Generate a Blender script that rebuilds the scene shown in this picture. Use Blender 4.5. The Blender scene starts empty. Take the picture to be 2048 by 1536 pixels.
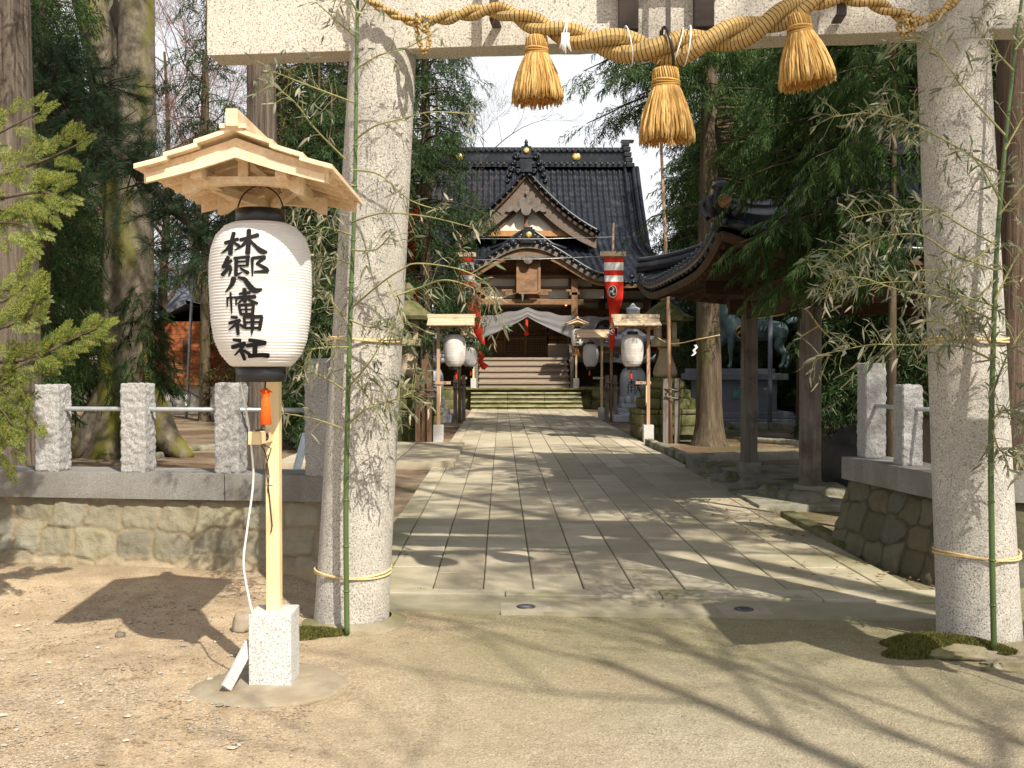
import bpy, bmesh, math, random
import numpy as np
from mathutils import Vector, Matrix, Euler, noise

C = bpy.context.scene
COL = C.collection
PI = math.pi
R = math.radians

# ---------------------------------------------------------------- camera
F = 2048.0                                   # focal length in photo pixels (photo is 2048 wide)
cam_d = bpy.data.cameras.new('camera')
cam_d.sensor_width = 36.0
cam_d.lens = 36.0
cam_d.clip_start = 0.05
cam_d.clip_end = 2000
cam = bpy.data.objects.new('camera', cam_d)
COL.objects.link(cam)
cam.location = (0, 0, 1.6)
cam.rotation_euler = (R(90) - math.atan(35 / F), 0, -math.atan(21 / F))
C.camera = cam

# ---------------------------------------------------------------- light
SUN_EL = R(46.3)
SUN_AZ = Vector((0.525, -0.851, 0)).normalized()
SUN_DIR = Vector((SUN_AZ.x * math.cos(SUN_EL), SUN_AZ.y * math.cos(SUN_EL), math.sin(SUN_EL)))
w = bpy.data.worlds.new('World')
C.world = w
w.use_nodes = True
wt = w.node_tree
wt.nodes.clear()
wo = wt.nodes.new('ShaderNodeOutputWorld')
bg = wt.nodes.new('ShaderNodeBackground')
sky = wt.nodes.new('ShaderNodeTexSky')
sky.sky_type = 'NISHITA'
sky.sun_disc = False
sky.sun_elevation = SUN_EL
sky.sun_rotation = math.atan2(SUN_AZ.x, SUN_AZ.y)
sky.air_density = 1.2
sky.dust_density = 4.5
sky.ozone_density = 1.0
bg.inputs['Strength'].default_value = 0.072
veil = wt.nodes.new('ShaderNodeMix'); veil.data_type = 'RGBA'      # milky spring haze: thick low over the horizon, thin overhead
veil.inputs[7].default_value = (10.8, 11.0, 11.3, 1)
geo = wt.nodes.new('ShaderNodeTexCoord'); sxyz = wt.nodes.new('ShaderNodeSeparateXYZ'); mr = wt.nodes.new('ShaderNodeMapRange')
wt.links.new(geo.outputs['Generated'], sxyz.inputs[0]); wt.links.new(sxyz.outputs[2], mr.inputs[0])
mr.inputs[1].default_value = 0.30; mr.inputs[2].default_value = 0.75; mr.inputs[3].default_value = 0.93; mr.inputs[4].default_value = 0.15
wt.links.new(mr.outputs[0], veil.inputs[0])
wt.links.new(sky.outputs[0], veil.inputs[6])
wt.links.new(veil.outputs[2], bg.inputs['Color'])
wt.links.new(bg.outputs[0], wo.inputs['Surface'])

sun_d = bpy.data.lights.new('sun', 'SUN')
sun_d.energy = 5.0
sun_d.angle = R(0.53)
sun_d.color = (1.0, 0.93, 0.80)
sun = bpy.data.objects.new('sun', sun_d)
COL.objects.link(sun)
sun.location = (20, -30, 40)
sun.rotation_euler = (-SUN_DIR).to_track_quat('-Z', 'Y').to_euler()

C.view_settings.view_transform = 'Standard'
C.view_settings.look = 'None'
C.view_settings.exposure = 0.55
C.view_settings.gamma = 1.0
C.view_settings.use_curve_mapping = False
C.cycles.max_bounces = 6
C.cycles.diffuse_bounces = 3
C.cycles.transparent_max_bounces = 8

# ---------------------------------------------------------------- pixel -> world
_Rm = cam.rotation_euler.to_matrix()
def at(px, py, Y):
    d = _Rm @ Vector(((px - 1024) / F, -(py - 768) / F, -1))
    return Vector((0, 0, 1.6)) + d * (Y / d.y)
def gnd(px, py, z=0.0):
    d = _Rm @ Vector(((px - 1024) / F, -(py - 768) / F, -1))
    return Vector((0, 0, 1.6)) + d * ((z - 1.6) / d.z)

# ---------------------------------------------------------------- tags and objects
def tag(o, label=None, cat=None, group=None, kind=None):
    if label: o['label'] = label
    if cat: o['category'] = cat
    if group: o['group'] = group
    if kind: o['kind'] = kind
    return o
def thing(name, label, cat, loc=(0, 0, 0), rz=0.0, group=None):
    o = bpy.data.objects.new(name, None)
    o.empty_display_size = 0.1
    COL.objects.link(o)
    o.location = loc
    o.rotation_euler = (0, 0, rz)
    return tag(o, label, cat, group)
def dup(root, loc, rz, label, scale=None):
    r = root.copy(); COL.objects.link(r)
    r.location = loc; r.rotation_euler = (0, 0, rz); r['label'] = label
    if scale: r.scale = (scale,) * 3
    for ch in list(root.children):
        c = ch.copy(); COL.objects.link(c); c.parent = r
        for g in list(ch.children):
            d = g.copy(); COL.objects.link(d); d.parent = c
    return r

def fbm(p, o=4):
    return noise.fractal(p, 0.8, 2.1, o)

class MB:
    """collects shapes into ONE mesh"""
    def __init__(s):
        s.v = []; s.f = []; s.sm = []; s.uv = {}
    def add(s, vs, fs, smooth=False, M=None):
        b = len(s.v)
        if M is not None: vs = [M @ Vector(p) for p in vs]
        s.v.extend([tuple(p) for p in vs])
        for f in fs:
            s.f.append(tuple(b + i for i in f)); s.sm.append(smooth)
        return b
    def box(s, c, d, M=None, taper=1.0):
        x, y, z = d[0] / 2, d[1] / 2, d[2] / 2
        vs = []
        for k, t in ((-z, 1.0), (z, taper)):
            for i, j in ((-x, -y), (x, -y), (x, y), (-x, y)):
                vs.append((c[0] + i * t, c[1] + j * t, c[2] + k))
        s.add(vs, [(3, 2, 1, 0), (4, 5, 6, 7), (0, 1, 5, 4), (1, 2, 6, 5), (2, 3, 7, 6), (3, 0, 4, 7)], False, M)
        return s
    def bar(s, a, b, w, h=None, up=(0, 0, 1)):
        a = Vector(a); b = Vector(b); h = h or w
        d = b - a; L = d.length; d.normalize()
        u = Vector(up)
        if abs(d.dot(u)) > 0.98: u = Vector((0, 1, 0))
        x = d.cross(u).normalized(); z = x.cross(d)
        M = Matrix(((x.x, d.x, z.x, (a.x + b.x) / 2), (x.y, d.y, z.y, (a.y + b.y) / 2), (x.z, d.z, z.z, (a.z + b.z) / 2), (0, 0, 0, 1)))
        return s.box((0, 0, 0), (w, L, h), M)
    def tube(s, pts, rad, n=8, cap=True, smooth=True, rough=0.0, rf=3.0, uv=False):
        pts = [Vector(p) for p in pts]
        if not hasattr(rad, '__len__'): rad = [rad] * len(pts)
        m = len(pts); vs = []
        T = [(pts[min(i + 1, m - 1)] - pts[max(i - 1, 0)]).normalized() for i in range(m)]
        u = T[0].cross(Vector((0, 0, 1)))
        if u.length < 0.05: u = T[0].cross(Vector((0, 1, 0)))
        u.normalize()
        for i in range(m):
            u = (u - T[i] * u.dot(T[i])).normalized()
            vv = T[i].cross(u)
            for k in range(n):
                a = 2 * PI * k / n
                o = u * math.cos(a) + vv * math.sin(a)
                r = rad[i]
                if rough: r *= 1 + rough * fbm((pts[i] * 0.35 + o * rf))
                vs.append(pts[i] + o * r)
        fs = [(i * n + k, i * n + (k + 1) % n, (i + 1) * n + (k + 1) % n, (i + 1) * n + k) for i in range(m - 1) for k in range(n)]
        if cap:
            fs.append(tuple(range(n - 1, -1, -1))); fs.append(tuple(range((m - 1) * n, m * n)))
        s.add(vs, fs, smooth)
        return s
    def lathe(s, prof, n=24, c=(0, 0, 0), smooth=True, M=None, cap=True):
        vs = []
        for r, z in prof:
            for k in range(n):
                a = 2 * PI * k / n
                vs.append((c[0] + r * math.cos(a), c[1] + r * math.sin(a), c[2] + z))
        m = len(prof)
        fs = [(i * n + k, i * n + (k + 1) % n, (i + 1) * n + (k + 1) % n, (i + 1) * n + k) for i in range(m - 1) for k in range(n)]
        if cap:
            fs.append(tuple(range(n - 1, -1, -1))); fs.append(tuple(range((m - 1) * n, m * n)))
        s.add(vs, fs, smooth, M)
        return s
    def prism(s, poly, depth, M=None):
        """poly in (x,z), extruded along y from 0 to depth"""
        n = len(poly)
        vs = [(x, 0, z) for x, z in poly] + [(x, depth, z) for x, z in poly]
        fs = [tuple(range(n)), tuple(range(2 * n - 1, n - 1, -1))]
        fs += [(i, n + i, n + (i + 1) % n, (i + 1) % n) for i in range(n)]
        s.add(vs, fs, False, M)
        return s
    def ribbon(s, lower, upper, depth, M=None):
        """closed strip between two curves in (x,z), with thickness along y"""
        n = len(lower)
        vs = []
        for y in (0, depth):
            vs += [(x, y, z) for x, z in lower] + [(x, y, z) for x, z in upper]
        fs = []
        for i in range(n - 1):
            fs += [(i, i + 1, n + i + 1, n + i), (2 * n + i + 1, 2 * n + i, 3 * n + i, 3 * n + i + 1),
                   (i + 1, i, 2 * n + i, 2 * n + i + 1), (n + i, n + i + 1, 3 * n + i + 1, 3 * n + i)]
        fs += [(0, n, 3 * n, 2 * n), (n - 1, 3 * n - 1, 4 * n - 1, 2 * n - 1)]
        s.add(vs, fs, False, M)
        return s
    def grid(s, fn, nu, nv, smooth=True, flip=False):
        vs = [fn(i / nu, j / nv) for j in range(nv + 1) for i in range(nu + 1)]
        q = nu + 1
        fs = []
        for j in range(nv):
            for i in range(nu):
                f = (j * q + i, j * q + i + 1, (j + 1) * q + i + 1, (j + 1) * q + i)
                fs.append(f[::-1] if flip else f)
        s.add(vs, fs, smooth)
        return s
    def slabgrid(s, fn, nu, nv, th, smooth=True):
        """a grid surface given real thickness th downwards in z"""
        s.grid(fn, nu, nv, smooth)
        def lo(u, v):
            p = fn(u, v); return (p[0], p[1], p[2] - th)
        s.grid(lo, nu, nv, smooth, True)
        for (a, b, n) in ((lambda t: (t, 0), 0, nu), (lambda t: (t, 1), 1, nu), (lambda t: (0, t), 1, nv), (lambda t: (1, t), 0, nv)):
            vs = []
            for i in range(n + 1):
                uu = a(i / n); vs += [fn(*uu), lo(*uu)]
            fs = [(2 * i, 2 * i + 1, 2 * i + 3, 2 * i + 2) if b == 0 else (2 * i + 2, 2 * i + 3, 2 * i + 1, 2 * i) for i in range(n)]
            s.add(vs, fs, False)
        return s
    def roughbox(s, c, d, amp=0.01, f=6.0, n=10, seed=0.0, M=None, nz=None, rnd=0.12):
        """a hewn block: a box of fine faces pushed about by noise"""
        x, y, z = d[0] / 2, d[1] / 2, d[2] / 2
        nz = nz or n
        off = Vector((seed * 13.7, seed * 7.1, seed * 3.3))
        def fin(p):
            p = Vector(p)
            q = Vector((p.x / x, p.y / y, p.z / z))
            e = sorted((abs(q.x), abs(q.y), abs(q.z)))
            k = max(0, e[1] - (1 - rnd)) / max(rnd, 1e-4) if rnd else 0
            ax = max(range(3), key=lambda i: abs(q[i]))
            nn = Vector((0, 0, 0)); nn[ax] = 1 if q[ax] > 0 else -1
            h = fbm(p * f + off, 5)
            nd = Vector((q.x, q.y, q.z)).normalized()
            p2 = p + (nn * 0.4 + nd * 0.6) * amp * h - nd * amp * 0.9 * k * k
            return (c[0] + p2.x, c[1] + p2.y, c[2] + p2.z)
        for ax, (a, b), (na, nb) in ((0, (1, 2), (n, nz)), (1, (0, 2), (n, nz)), (2, (0, 1), (n, n))):
            dd = (x, y, z)
            for sg in (-1, 1):
                vs = []
                for j in range(nb + 1):
                    for i in range(na + 1):
                        p = [0, 0, 0]
                        p[ax] = sg * dd[ax]; p[a] = (2 * i / na - 1) * dd[a]; p[b] = (2 * j / nb - 1) * dd[b]
                        vs.append(fin(p))
                q = na + 1
                fl = (sg > 0) ^ (ax == 1)
                fs = []
                for j in range(nb):
                    for i in range(na):
                        g = (j * q + i, j * q + i + 1, (j + 1) * q + i + 1, (j + 1) * q + i)
                        fs.append(g if fl else g[::-1])
                s.add(vs, fs, True, M)
        return s
    def rock(s, c, d, seed=0, amp=0.25, n=10, f=1.3):
        off = Vector((seed * 3.1, seed * 1.7, seed * 5.3))
        vs = []
        for j in range(n + 1):
            th = PI * j / n
            for i in range(2 * n):
                a = PI * i / n
                p = Vector((math.sin(th) * math.cos(a), math.sin(th) * math.sin(a), math.cos(th)))
                r = 1 + amp * fbm(p * f + off, 4)
                p = Vector([math.copysign(abs(k) ** 0.75, k) for k in p]) * r
                vs.append((c[0] + p.x * d[0] / 2, c[1] + p.y * d[1] / 2, c[2] + p.z * d[2] / 2))
        q = 2 * n
        fs = [(j * q + i, (j + 1) * q + i, (j + 1) * q + (i + 1) % q, j * q + (i + 1) % q) for j in range(n) for i in range(q)]
        s.add(vs, fs, True)
        return s
    def build(s, name, mat, parent=None, loc=None, bevel=0.0, weld=False):
        me = bpy.data.meshes.new(name)
        me.from_pydata(s.v, [], s.f)
        me.polygons.foreach_set('use_smooth', s.sm)
        if mat: me.materials.append(mat)
        if weld:
            bm = bmesh.new(); bm.from_mesh(me)
            bmesh.ops.remove_doubles(bm, verts=bm.verts, dist=1e-4)
            bm.to_mesh(me); bm.free()
        me.update()
        o = bpy.data.objects.new(name, me)
        COL.objects.link(o)
        if parent is not None: o.parent = parent
        if loc is not None: o.location = loc
        if bevel:
            m = o.modifiers.new('bevel', 'BEVEL'); m.width = bevel; m.segments = 2; m.limit_method = 'ANGLE'; m.angle_limit = R(40)
        return o

def quadmesh(name, v, f, mat, parent=None, smooth=False):
    """fast mesh of quads from numpy arrays"""
    me = bpy.data.meshes.new(name)
    n, m = len(v), len(f)
    me.vertices.add(n); me.vertices.foreach_set('co', np.ascontiguousarray(v, dtype=np.float32).ravel())
    me.loops.add(4 * m); me.loops.foreach_set('vertex_index', np.ascontiguousarray(f, dtype=np.int32).ravel())
    me.polygons.add(m)
    me.polygons.foreach_set('loop_start', np.arange(0, 4 * m, 4, dtype=np.int32))
    me.polygons.foreach_set('use_smooth', np.full(m, smooth, dtype=bool))
    me.update(calc_edges=True)
    me.materials.append(mat)
    o = bpy.data.objects.new(name, me)
    COL.objects.link(o)
    if parent is not None: o.parent = parent
    return o

# ---------------------------------------------------------------- materials
class NT:
    def __init__(s, name):
        s.m = bpy.data.materials.new(name); s.m.use_nodes = True
        s.t = s.m.node_tree; s.t.nodes.clear()
        s.out = s.t.nodes.new('ShaderNodeOutputMaterial')
        s.b = s.t.nodes.new('ShaderNodeBsdfPrincipled')
        s.t.links.new(s.b.outputs[0], s.out.inputs['Surface'])
        s.tc = s.t.nodes.new('ShaderNodeTexCoord')
    def n(s, ty, ins=None, **kw):
        x = s.t.nodes.new('ShaderNode' + ty)
        for k, v in kw.items(): setattr(x, k, v)
        for k, v in (ins or {}).items(): s.put(x.inputs[k], v)
        return x
    def put(s, sock, v):
        if isinstance(v, bpy.types.NodeSocket): s.t.links.new(v, sock)
        elif isinstance(v, bpy.types.Node): s.t.links.new(v.outputs[0], sock)
        else:
            if isinstance(v, (tuple, list)) and len(v) == 3 and sock.type == 'RGBA': v = (*v, 1)
            sock.default_value = v
    def obj(s, sc=(1, 1, 1)):
        return s.n('Mapping', {'Vector': s.tc.outputs['Object'], 'Scale': sc})
    def world(s, sc=(1, 1, 1)):
        g = s.n('NewGeometry')
        return s.n('Mapping', {'Vector': g.outputs['Position'], 'Scale': sc})
    def noise(s, vec, scale=5, detail=6, rough=0.6, dist=0.0):
        return s.n('TexNoise', {'Vector': vec, 'Scale': scale, 'Detail': detail, 'Roughness': rough, 'Distortion': dist})
    def ramp(s, fac, stops, interp='LINEAR'):
        x = s.n('ValToRGB', {'Fac': fac})
        x.color_ramp.interpolation = interp
        e = x.color_ramp.elements
        while len(e) > 1: e.remove(e[-1])
        for i, (p, c) in enumerate(stops):
            k = e[0] if i == 0 else e.new(p)
            k.position = p
            k.color = (*c, 1) if hasattr(c, '__len__') else (c, c, c, 1)
        return x
    def mix(s, fac, a, b, mode='MIX'):
        x = s.n('Mix', data_type='RGBA', blend_type=mode)
        s.put(x.inputs[0], fac); s.put(x.inputs[6], a); s.put(x.inputs[7], b)
        return x.outputs[2]
    def math(s, op, a, b=0.0, c=None):
        x = s.n('Math', operation=op)
        s.put(x.inputs[0], a); s.put(x.inputs[1], b)
        if c is not None: s.put(x.inputs[2], c)
        return x.outputs[0]
    def bump(s, h, strength=0.5, dist=0.01):
        return s.n('Bump', {'Height': h, 'Strength': strength, 'Distance': dist})
    def fin(s, color, rough=0.8, bump=None, spec=0.3, metal=0.0):
        s.put(s.b.inputs['Base Color'], color)
        s.put(s.b.inputs['Roughness'], rough)
        s.put(s.b.inputs['Specular IOR Level'], spec)
        s.put(s.b.inputs['Metallic'], metal)
        if bump is not None: s.put(s.b.inputs['Normal'], bump)
        return s.m

def mottled(name, c1, c2, scale=4, rough=0.8, bump=0.3, bdist=0.01, stretch=(1, 1, 1), fine=40, spec=0.3, metal=0, c3=None, p3=0.6, s3=1.5, isl=0.0):
    """two-colour noise, fine bump, an optional third stain colour, and a little colour change per piece"""
    t = NT(name)
    co = t.obj(stretch)
    n1 = t.noise(co, scale, 8, 0.65)
    col = t.ramp(n1.outputs['Fac'], [(0.3, c1), (0.7, c2)]).outputs[0]
    if c3:
        n3 = t.noise(t.world(), s3, 6, 0.6)
        k = t.ramp(n3.outputs['Fac'], [(p3 - 0.06, 0), (p3 + 0.08, 1)])
        col = t.mix(k.outputs[0], col, c3)
    if isl:
        g = t.n('NewGeometry')
        v = t.math('MULTIPLY_ADD', g.outputs['Random Per Island'], isl * 2, 1 - isl)
        col = t.mix(1.0, col, t.n('CombineColor', {0: v, 1: v, 2: v}).outputs[0], 'MULTIPLY')
    n2 = t.noise(co, fine, 6, 0.7)
    h = t.math('ADD', n1.outputs['Fac'], t.math('MULTIPLY', n2.outputs['Fac'], 0.6))
    return t.fin(col, rough, t.bump(h, bump, bdist), spec, metal)

def granite(name, base, dark, light, sp=260, amt=0.45, bump=0.5, stain=None, bd=0.006, grime=0.0):
    t = NT(name)
    co = t.obj()
    n = t.noise(co, sp, 3, 0.8)
    k1 = t.ramp(n.outputs['Fac'], [(0.38, dark), (0.47, base), (0.56, base), (0.64, light)])
    big = t.noise(co, 3.0, 8, 0.65)
    col = t.mix(t.math('MULTIPLY', t.ramp(big.outputs['Fac'], [(0.35, 0), (0.75, 1)]).outputs[0], amt), k1.outputs[0], dark)
    if stain:
        s1 = t.noise(t.world((1, 1, 0.45)), 1.7, 7, 0.65)
        col = t.mix(t.math('MULTIPLY', t.ramp(s1.outputs['Fac'], [(0.5, 0), (0.68, 1)]).outputs[0], 0.75), col, stain)
    n2 = t.noise(co, 60, 6, 0.75)
    h = t.math('ADD', n2.outputs['Fac'], t.math('MULTIPLY', n.outputs['Fac'], 0.5))
    return t.fin(col, 0.85, t.bump(h, bump, bd), 0.25)

def leafmat(name, c1, c2, c3, trans=0.35, rough=0.55):
    """leaf: colour varies per spray; light passes through"""
    t = NT(name)
    g = t.n('NewGeometry')
    r = t.ramp(g.outputs['Random Per Island'], [(0.0, c1), (0.5, c2), (1.0, c3)])
    nn = t.noise(t.world(), 1.1, 3, 0.5)
    k = t.ramp(nn.outputs['Fac'], [(0.3, 0.75), (0.7, 1.25)])
    col = t.mix(1.0, r.outputs[0], k.outputs[0], 'MULTIPLY')
    t.fin(col, rough, None, 0.3)
    tr = t.n('BsdfTranslucent', {'Color': col})
    mx = t.n('MixShader', {0: trans, 1: t.b.outputs[0], 2: tr.outputs[0]})
    t.t.links.new(mx.outputs[0], t.out.inputs['Surface'])
    return t.m

def bark(name, dark, mid, light, fx=14, fz=1.3, bd=0.03, moss=None, mossamt=0.5, low=0.0):
    t = NT(name)
    co = t.obj((1, 1, fz / fx))
    n1 = t.noise(co, fx, 7, 0.7, 0.4)
    n2 = t.noise(t.obj((1, 1, 0.35)), fx * 3.5, 5, 0.7)
    col = t.ramp(n1.outputs['Fac'], [(0.32, dark), (0.48, mid), (0.68, light)]).outputs[0]
    if moss:
        s = t.noise(t.world((1, 1, 0.35)), 1.6, 6, 0.6)
        sv = s.outputs['Fac']
        if low:    # moss is thick on the lower trunk and thins out upwards
            zz = t.n('SeparateXYZ', {0: t.n('NewGeometry').outputs['Position']}).outputs[2]
            sv = t.math('ADD', sv, t.n('MapRange', {'Value': zz, 'From Min': 6.0, 'From Max': 1.5, 'To Min': -low * .6, 'To Max': low}).outputs[0])
        col = t.mix(t.ramp(sv, [(1 - mossamt - 0.06, 0), (1 - mossamt + 0.08, 1)]).outputs[0], col, moss)
    h = t.math('ADD', n1.outputs['Fac'], t.math('MULTIPLY', n2.outputs['Fac'], 0.35))
    return t.fin(col, 0.9, t.bump(h, 0.9, bd), 0.15)

def wood(name, c1, c2, sc=(1, 1, 0.08), scale=22, rough=0.7, bd=0.003, c3=None, isl=0.0):
    t = NT(name)
    co = t.obj(sc)
    n1 = t.noise(co, scale, 5, 0.6, 1.2)
    col = t.ramp(n1.outputs['Fac'], [(0.3, c1), (0.7, c2)]).outputs[0]
    if c3:
        s = t.noise(t.world(), 2.5, 5, 0.6)
        col = t.mix(t.ramp(s.outputs['Fac'], [(0.5, 0), (0.7, 1)]).outputs[0], col, c3)
    if isl:
        g = t.n('NewGeometry')
        v = t.math('MULTIPLY_ADD', g.outputs['Random Per Island'], isl * 2, 1 - isl)
        col = t.mix(1.0, col, t.n('CombineColor', {0: v, 1: v, 2: v}).outputs[0], 'MULTIPLY')
    return t.fin(col, rough, t.bump(n1.outputs['Fac'], 0.5, bd), 0.3)

def plain(name, c, rough=0.5, metal=0.0, spec=0.4, var=0.15, sc=9):
    t = NT(name)
    n = t.noise(t.obj(), sc, 5, 0.6)
    lo = tuple(k * (1 - var) for k in c); hi = tuple(min(1, k * (1 + var)) for k in c)
    return t.fin(t.ramp(n.outputs['Fac'], [(0.3, lo), (0.7, hi)]).outputs[0], rough, t.bump(n.outputs['Fac'], 0.15, 0.002), spec, metal)

# straw, wood, stone, leaves
m_gran_warm = granite('granite_pillar', (0.53, 0.495, 0.44), (0.13, 0.125, 0.12), (0.74, 0.70, 0.63), 98, 0.30, 0.8, (0.40, 0.37, 0.32), 0.01)
m_gran_beam = granite('granite_beam', (0.55, 0.505, 0.435), (0.14, 0.13, 0.12), (0.74, 0.69, 0.61), 98, 0.2, 0.5)
m_gran_grey = granite('granite_post', (0.42, 0.41, 0.40), (0.14, 0.14, 0.145), (0.66, 0.65, 0.63), 150, 0.25, 0.8, None, 0.012)
m_gran_pale = granite('granite_block', (0.54, 0.53, 0.51), (0.22, 0.22, 0.22), (0.68, 0.67, 0.65), 120, 0.03, 0.2)
m_gran_white = granite('granite_white', (0.44, 0.46, 0.50), (0.26, 0.28, 0.31), (0.56, 0.58, 0.62), 70, 0.2, 0.2)
m_coping = granite('coping_stone', (0.25, 0.24, 0.225), (0.12, 0.115, 0.11), (0.36, 0.35, 0.33), 150, 0.4, 0.4, (0.14, 0.13, 0.11))
m_ped = granite('pedestal_granite', (0.20, 0.22, 0.26), (0.12, 0.13, 0.16), (0.27, 0.29, 0.33), 80, 0.3, 0.2)
m_moss_stone = mottled('mossy_stone', (0.105, 0.10, 0.045), (0.21, 0.19, 0.095), 5, 0.95, 0.7, 0.02, fine=50, c3=(0.075, 0.085, 0.025), p3=0.52, s3=3)
m_kerb = mottled('kerb_stone', (0.20, 0.19, 0.15), (0.33, 0.31, 0.25), 6, 0.9, 0.7, 0.02, fine=60, c3=(0.10, 0.11, 0.035), p3=0.55, s3=2)
m_rock = mottled('rock', (0.15, 0.14, 0.115), (0.27, 0.25, 0.20), 4, 0.9, 0.8, 0.03, fine=30, c3=(0.09, 0.10, 0.035), p3=0.57, s3=3)
m_newwood = wood('new_cypress_wood', (0.66, 0.46, 0.28), (0.83, 0.68, 0.48), (1, 0.12, 1), 30, 0.6, 0.002, isl=0.06)
m_newpost = wood('new_cypress_post', (0.70, 0.52, 0.28), (0.80, 0.63, 0.38), (1, 1, 0.05), 30, 0.6, 0.001)
m_agedroof = wood('weathered_roof_board', (0.42, 0.33, 0.22), (0.62, 0.52, 0.38), (1, 0.1, 1), 25, 0.75, 0.003, c3=(0.24, 0.18, 0.13))
m_agedpost = wood('weathered_stand_post', (0.34, 0.20, 0.12), (0.50, 0.33, 0.21), (1, 1, 0.05), 26, 0.75)
m_greywood = wood('grey_weathered_wood', (0.11, 0.095, 0.08), (0.23, 0.20, 0.17), (1, 1, 0.05), 20, 0.85, 0.004, c3=(0.07, 0.055, 0.045))
m_templewood = wood('temple_wood', (0.16, 0.085, 0.042), (0.29, 0.165, 0.085), (0.2, 0.2, 1), 10, 0.75, 0.004, c3=(0.10, 0.07, 0.05))
m_darkwood = wood('dark_brown_wood', (0.05, 0.028, 0.017), (0.10, 0.06, 0.036), (0.2, 0.2, 1), 10, 0.8, 0.004)
m_stairwood = wood('stair_wood', (0.24, 0.19, 0.145), (0.36, 0.295, 0.235), (0.1, 1, 1), 16, 0.8, 0.004, isl=0.1)
m_orangewood = wood('orange_wood_panel', (0.36, 0.17, 0.06), (0.50, 0.26, 0.10), (1, 1, 0.1), 12, 0.7)
m_plaster = plain('white_plaster', (0.70, 0.66, 0.57), 0.9, 0, 0.1, 0.08, 3)
m_black = plain('black_lacquer', (0.012, 0.012, 0.013), 0.28, 0, 0.5)
m_wire = plain('dark_wire', (0.03, 0.022, 0.018), 0.5)
m_ink = plain('black_ink', (0.012, 0.012, 0.013), 0.75, 0, 0.2)
m_metal = plain('galvanised_steel', (0.50, 0.52, 0.55), 0.4, 0.6, 0.5, 0.15, 20)
m_iron = plain('brown_iron', (0.075, 0.06, 0.055), 0.55, 0.3, 0.4, 0.3, 12)
m_cable = plain('white_cable', (0.78, 0.78, 0.76), 0.45)
m_orange = plain('orange_silk', (0.80, 0.13, 0.015), 0.7, 0, 0.2, 0.15, 60)
m_red = plain('red_cloth', (0.62, 0.035, 0.018), 0.85, 0, 0.1, 0.12, 6)
m_redsilk = plain('red_tassel', (0.60, 0.05, 0.02), 0.8, 0, 0.1, 0.2, 40)
m_white = plain('white_cloth', (0.78, 0.77, 0.75), 0.9, 0, 0.1, 0.05, 5)
m_gold = plain('gold_leaf', (0.75, 0.55, 0.16), 0.35, 0.7, 0.5)
m_bronze = mottled('green_bronze', (0.075, 0.125, 0.14), (0.125, 0.20, 0.215), 5, 0.6, 0.4, 0.01, fine=30, spec=0.4, metal=0.2, c3=(0.07, 0.10, 0.10), p3=0.55, s3=3)
m_greenplate = plain('green_plate', (0.10, 0.27, 0.22), 0.6, 0.2)
m_tile = mottled('black_roof_tile', (0.006, 0.0075, 0.011), (0.016, 0.019, 0.027), 2.5, 0.34, 0.12, 0.004, fine=25, spec=0.45, c3=(0.035, 0.037, 0.04), p3=0.6, s3=2.5)
m_bark_cedar = bark('cedar_bark', (0.05, 0.035, 0.028), (0.13, 0.105, 0.082), (0.23, 0.19, 0.15), 22, 1.0, 0.05)
m_bark_red = bark('red_cedar_bark', (0.055, 0.035, 0.025), (0.17, 0.115, 0.085), (0.28, 0.20, 0.15), 16, 0.8, 0.03)
m_bark_zel = bark('zelkova_bark', (0.065, 0.053, 0.04), (0.13, 0.108, 0.08), (0.21, 0.18, 0.14), 9, 6, 0.012, (0.125, 0.12, 0.022), 0.43, 0.10)
m_bark_mid = bark('brown_bark', (0.04, 0.028, 0.018), (0.088, 0.066, 0.043), (0.15, 0.12, 0.083), 14, 1.5, 0.02, (0.085, 0.08, 0.028), 0.36)
m_twig = plain('bare_twig', (0.13, 0.095, 0.075), 0.85, 0, 0.2, 0.3, 8)
m_twigdark = plain('dark_twig', (0.05, 0.038, 0.03), 0.9, 0, 0.2, 0.3, 8)
m_sugi = leafmat('cedar_leaf', (0.013, 0.030, 0.009), (0.028, 0.060, 0.016), (0.060, 0.104, 0.026), 0.28)
m_sugi_lit = leafmat('cedar_leaf_sunlit', (0.02, 0.045, 0.012), (0.043, 0.09, 0.02), (0.085, 0.14, 0.032), 0.35)  # brighter copy of the cedar leaf: sunlight is put into its green
m_sugi_brown = leafmat('cedar_leaf_brownish', (0.05, 0.05, 0.016), (0.08, 0.085, 0.025), (0.13, 0.10, 0.035), 0.3)
m_pine = leafmat('pine_needle', (0.012, 0.030, 0.012), (0.022, 0.050, 0.020), (0.035, 0.070, 0.025), 0.2)
m_hinoki = leafmat('cypress_leaf_bright', (0.04, 0.075, 0.014), (0.13, 0.17, 0.03), (0.34, 0.32, 0.06), 0.4)
m_bamboo_leaf = leafmat('dry_bamboo_leaf', (0.10, 0.135, 0.08), (0.20, 0.22, 0.145), (0.42, 0.37, 0.26), 0.3)
m_bamboo = mottled('bamboo_culm', (0.05, 0.085, 0.022), (0.085, 0.13, 0.04), 8, 0.4, 0.05, 0.002, (1, 1, 0.2), 40, 0.5)
m_bamboo_twig = plain('bamboo_twig', (0.25, 0.24, 0.10), 0.6, 0, 0.3, 0.2, 10)
m_ropethin = plain('straw_rope_tie', (0.62, 0.47, 0.24), 0.85, 0, 0.1, 0.25, 60)
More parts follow.
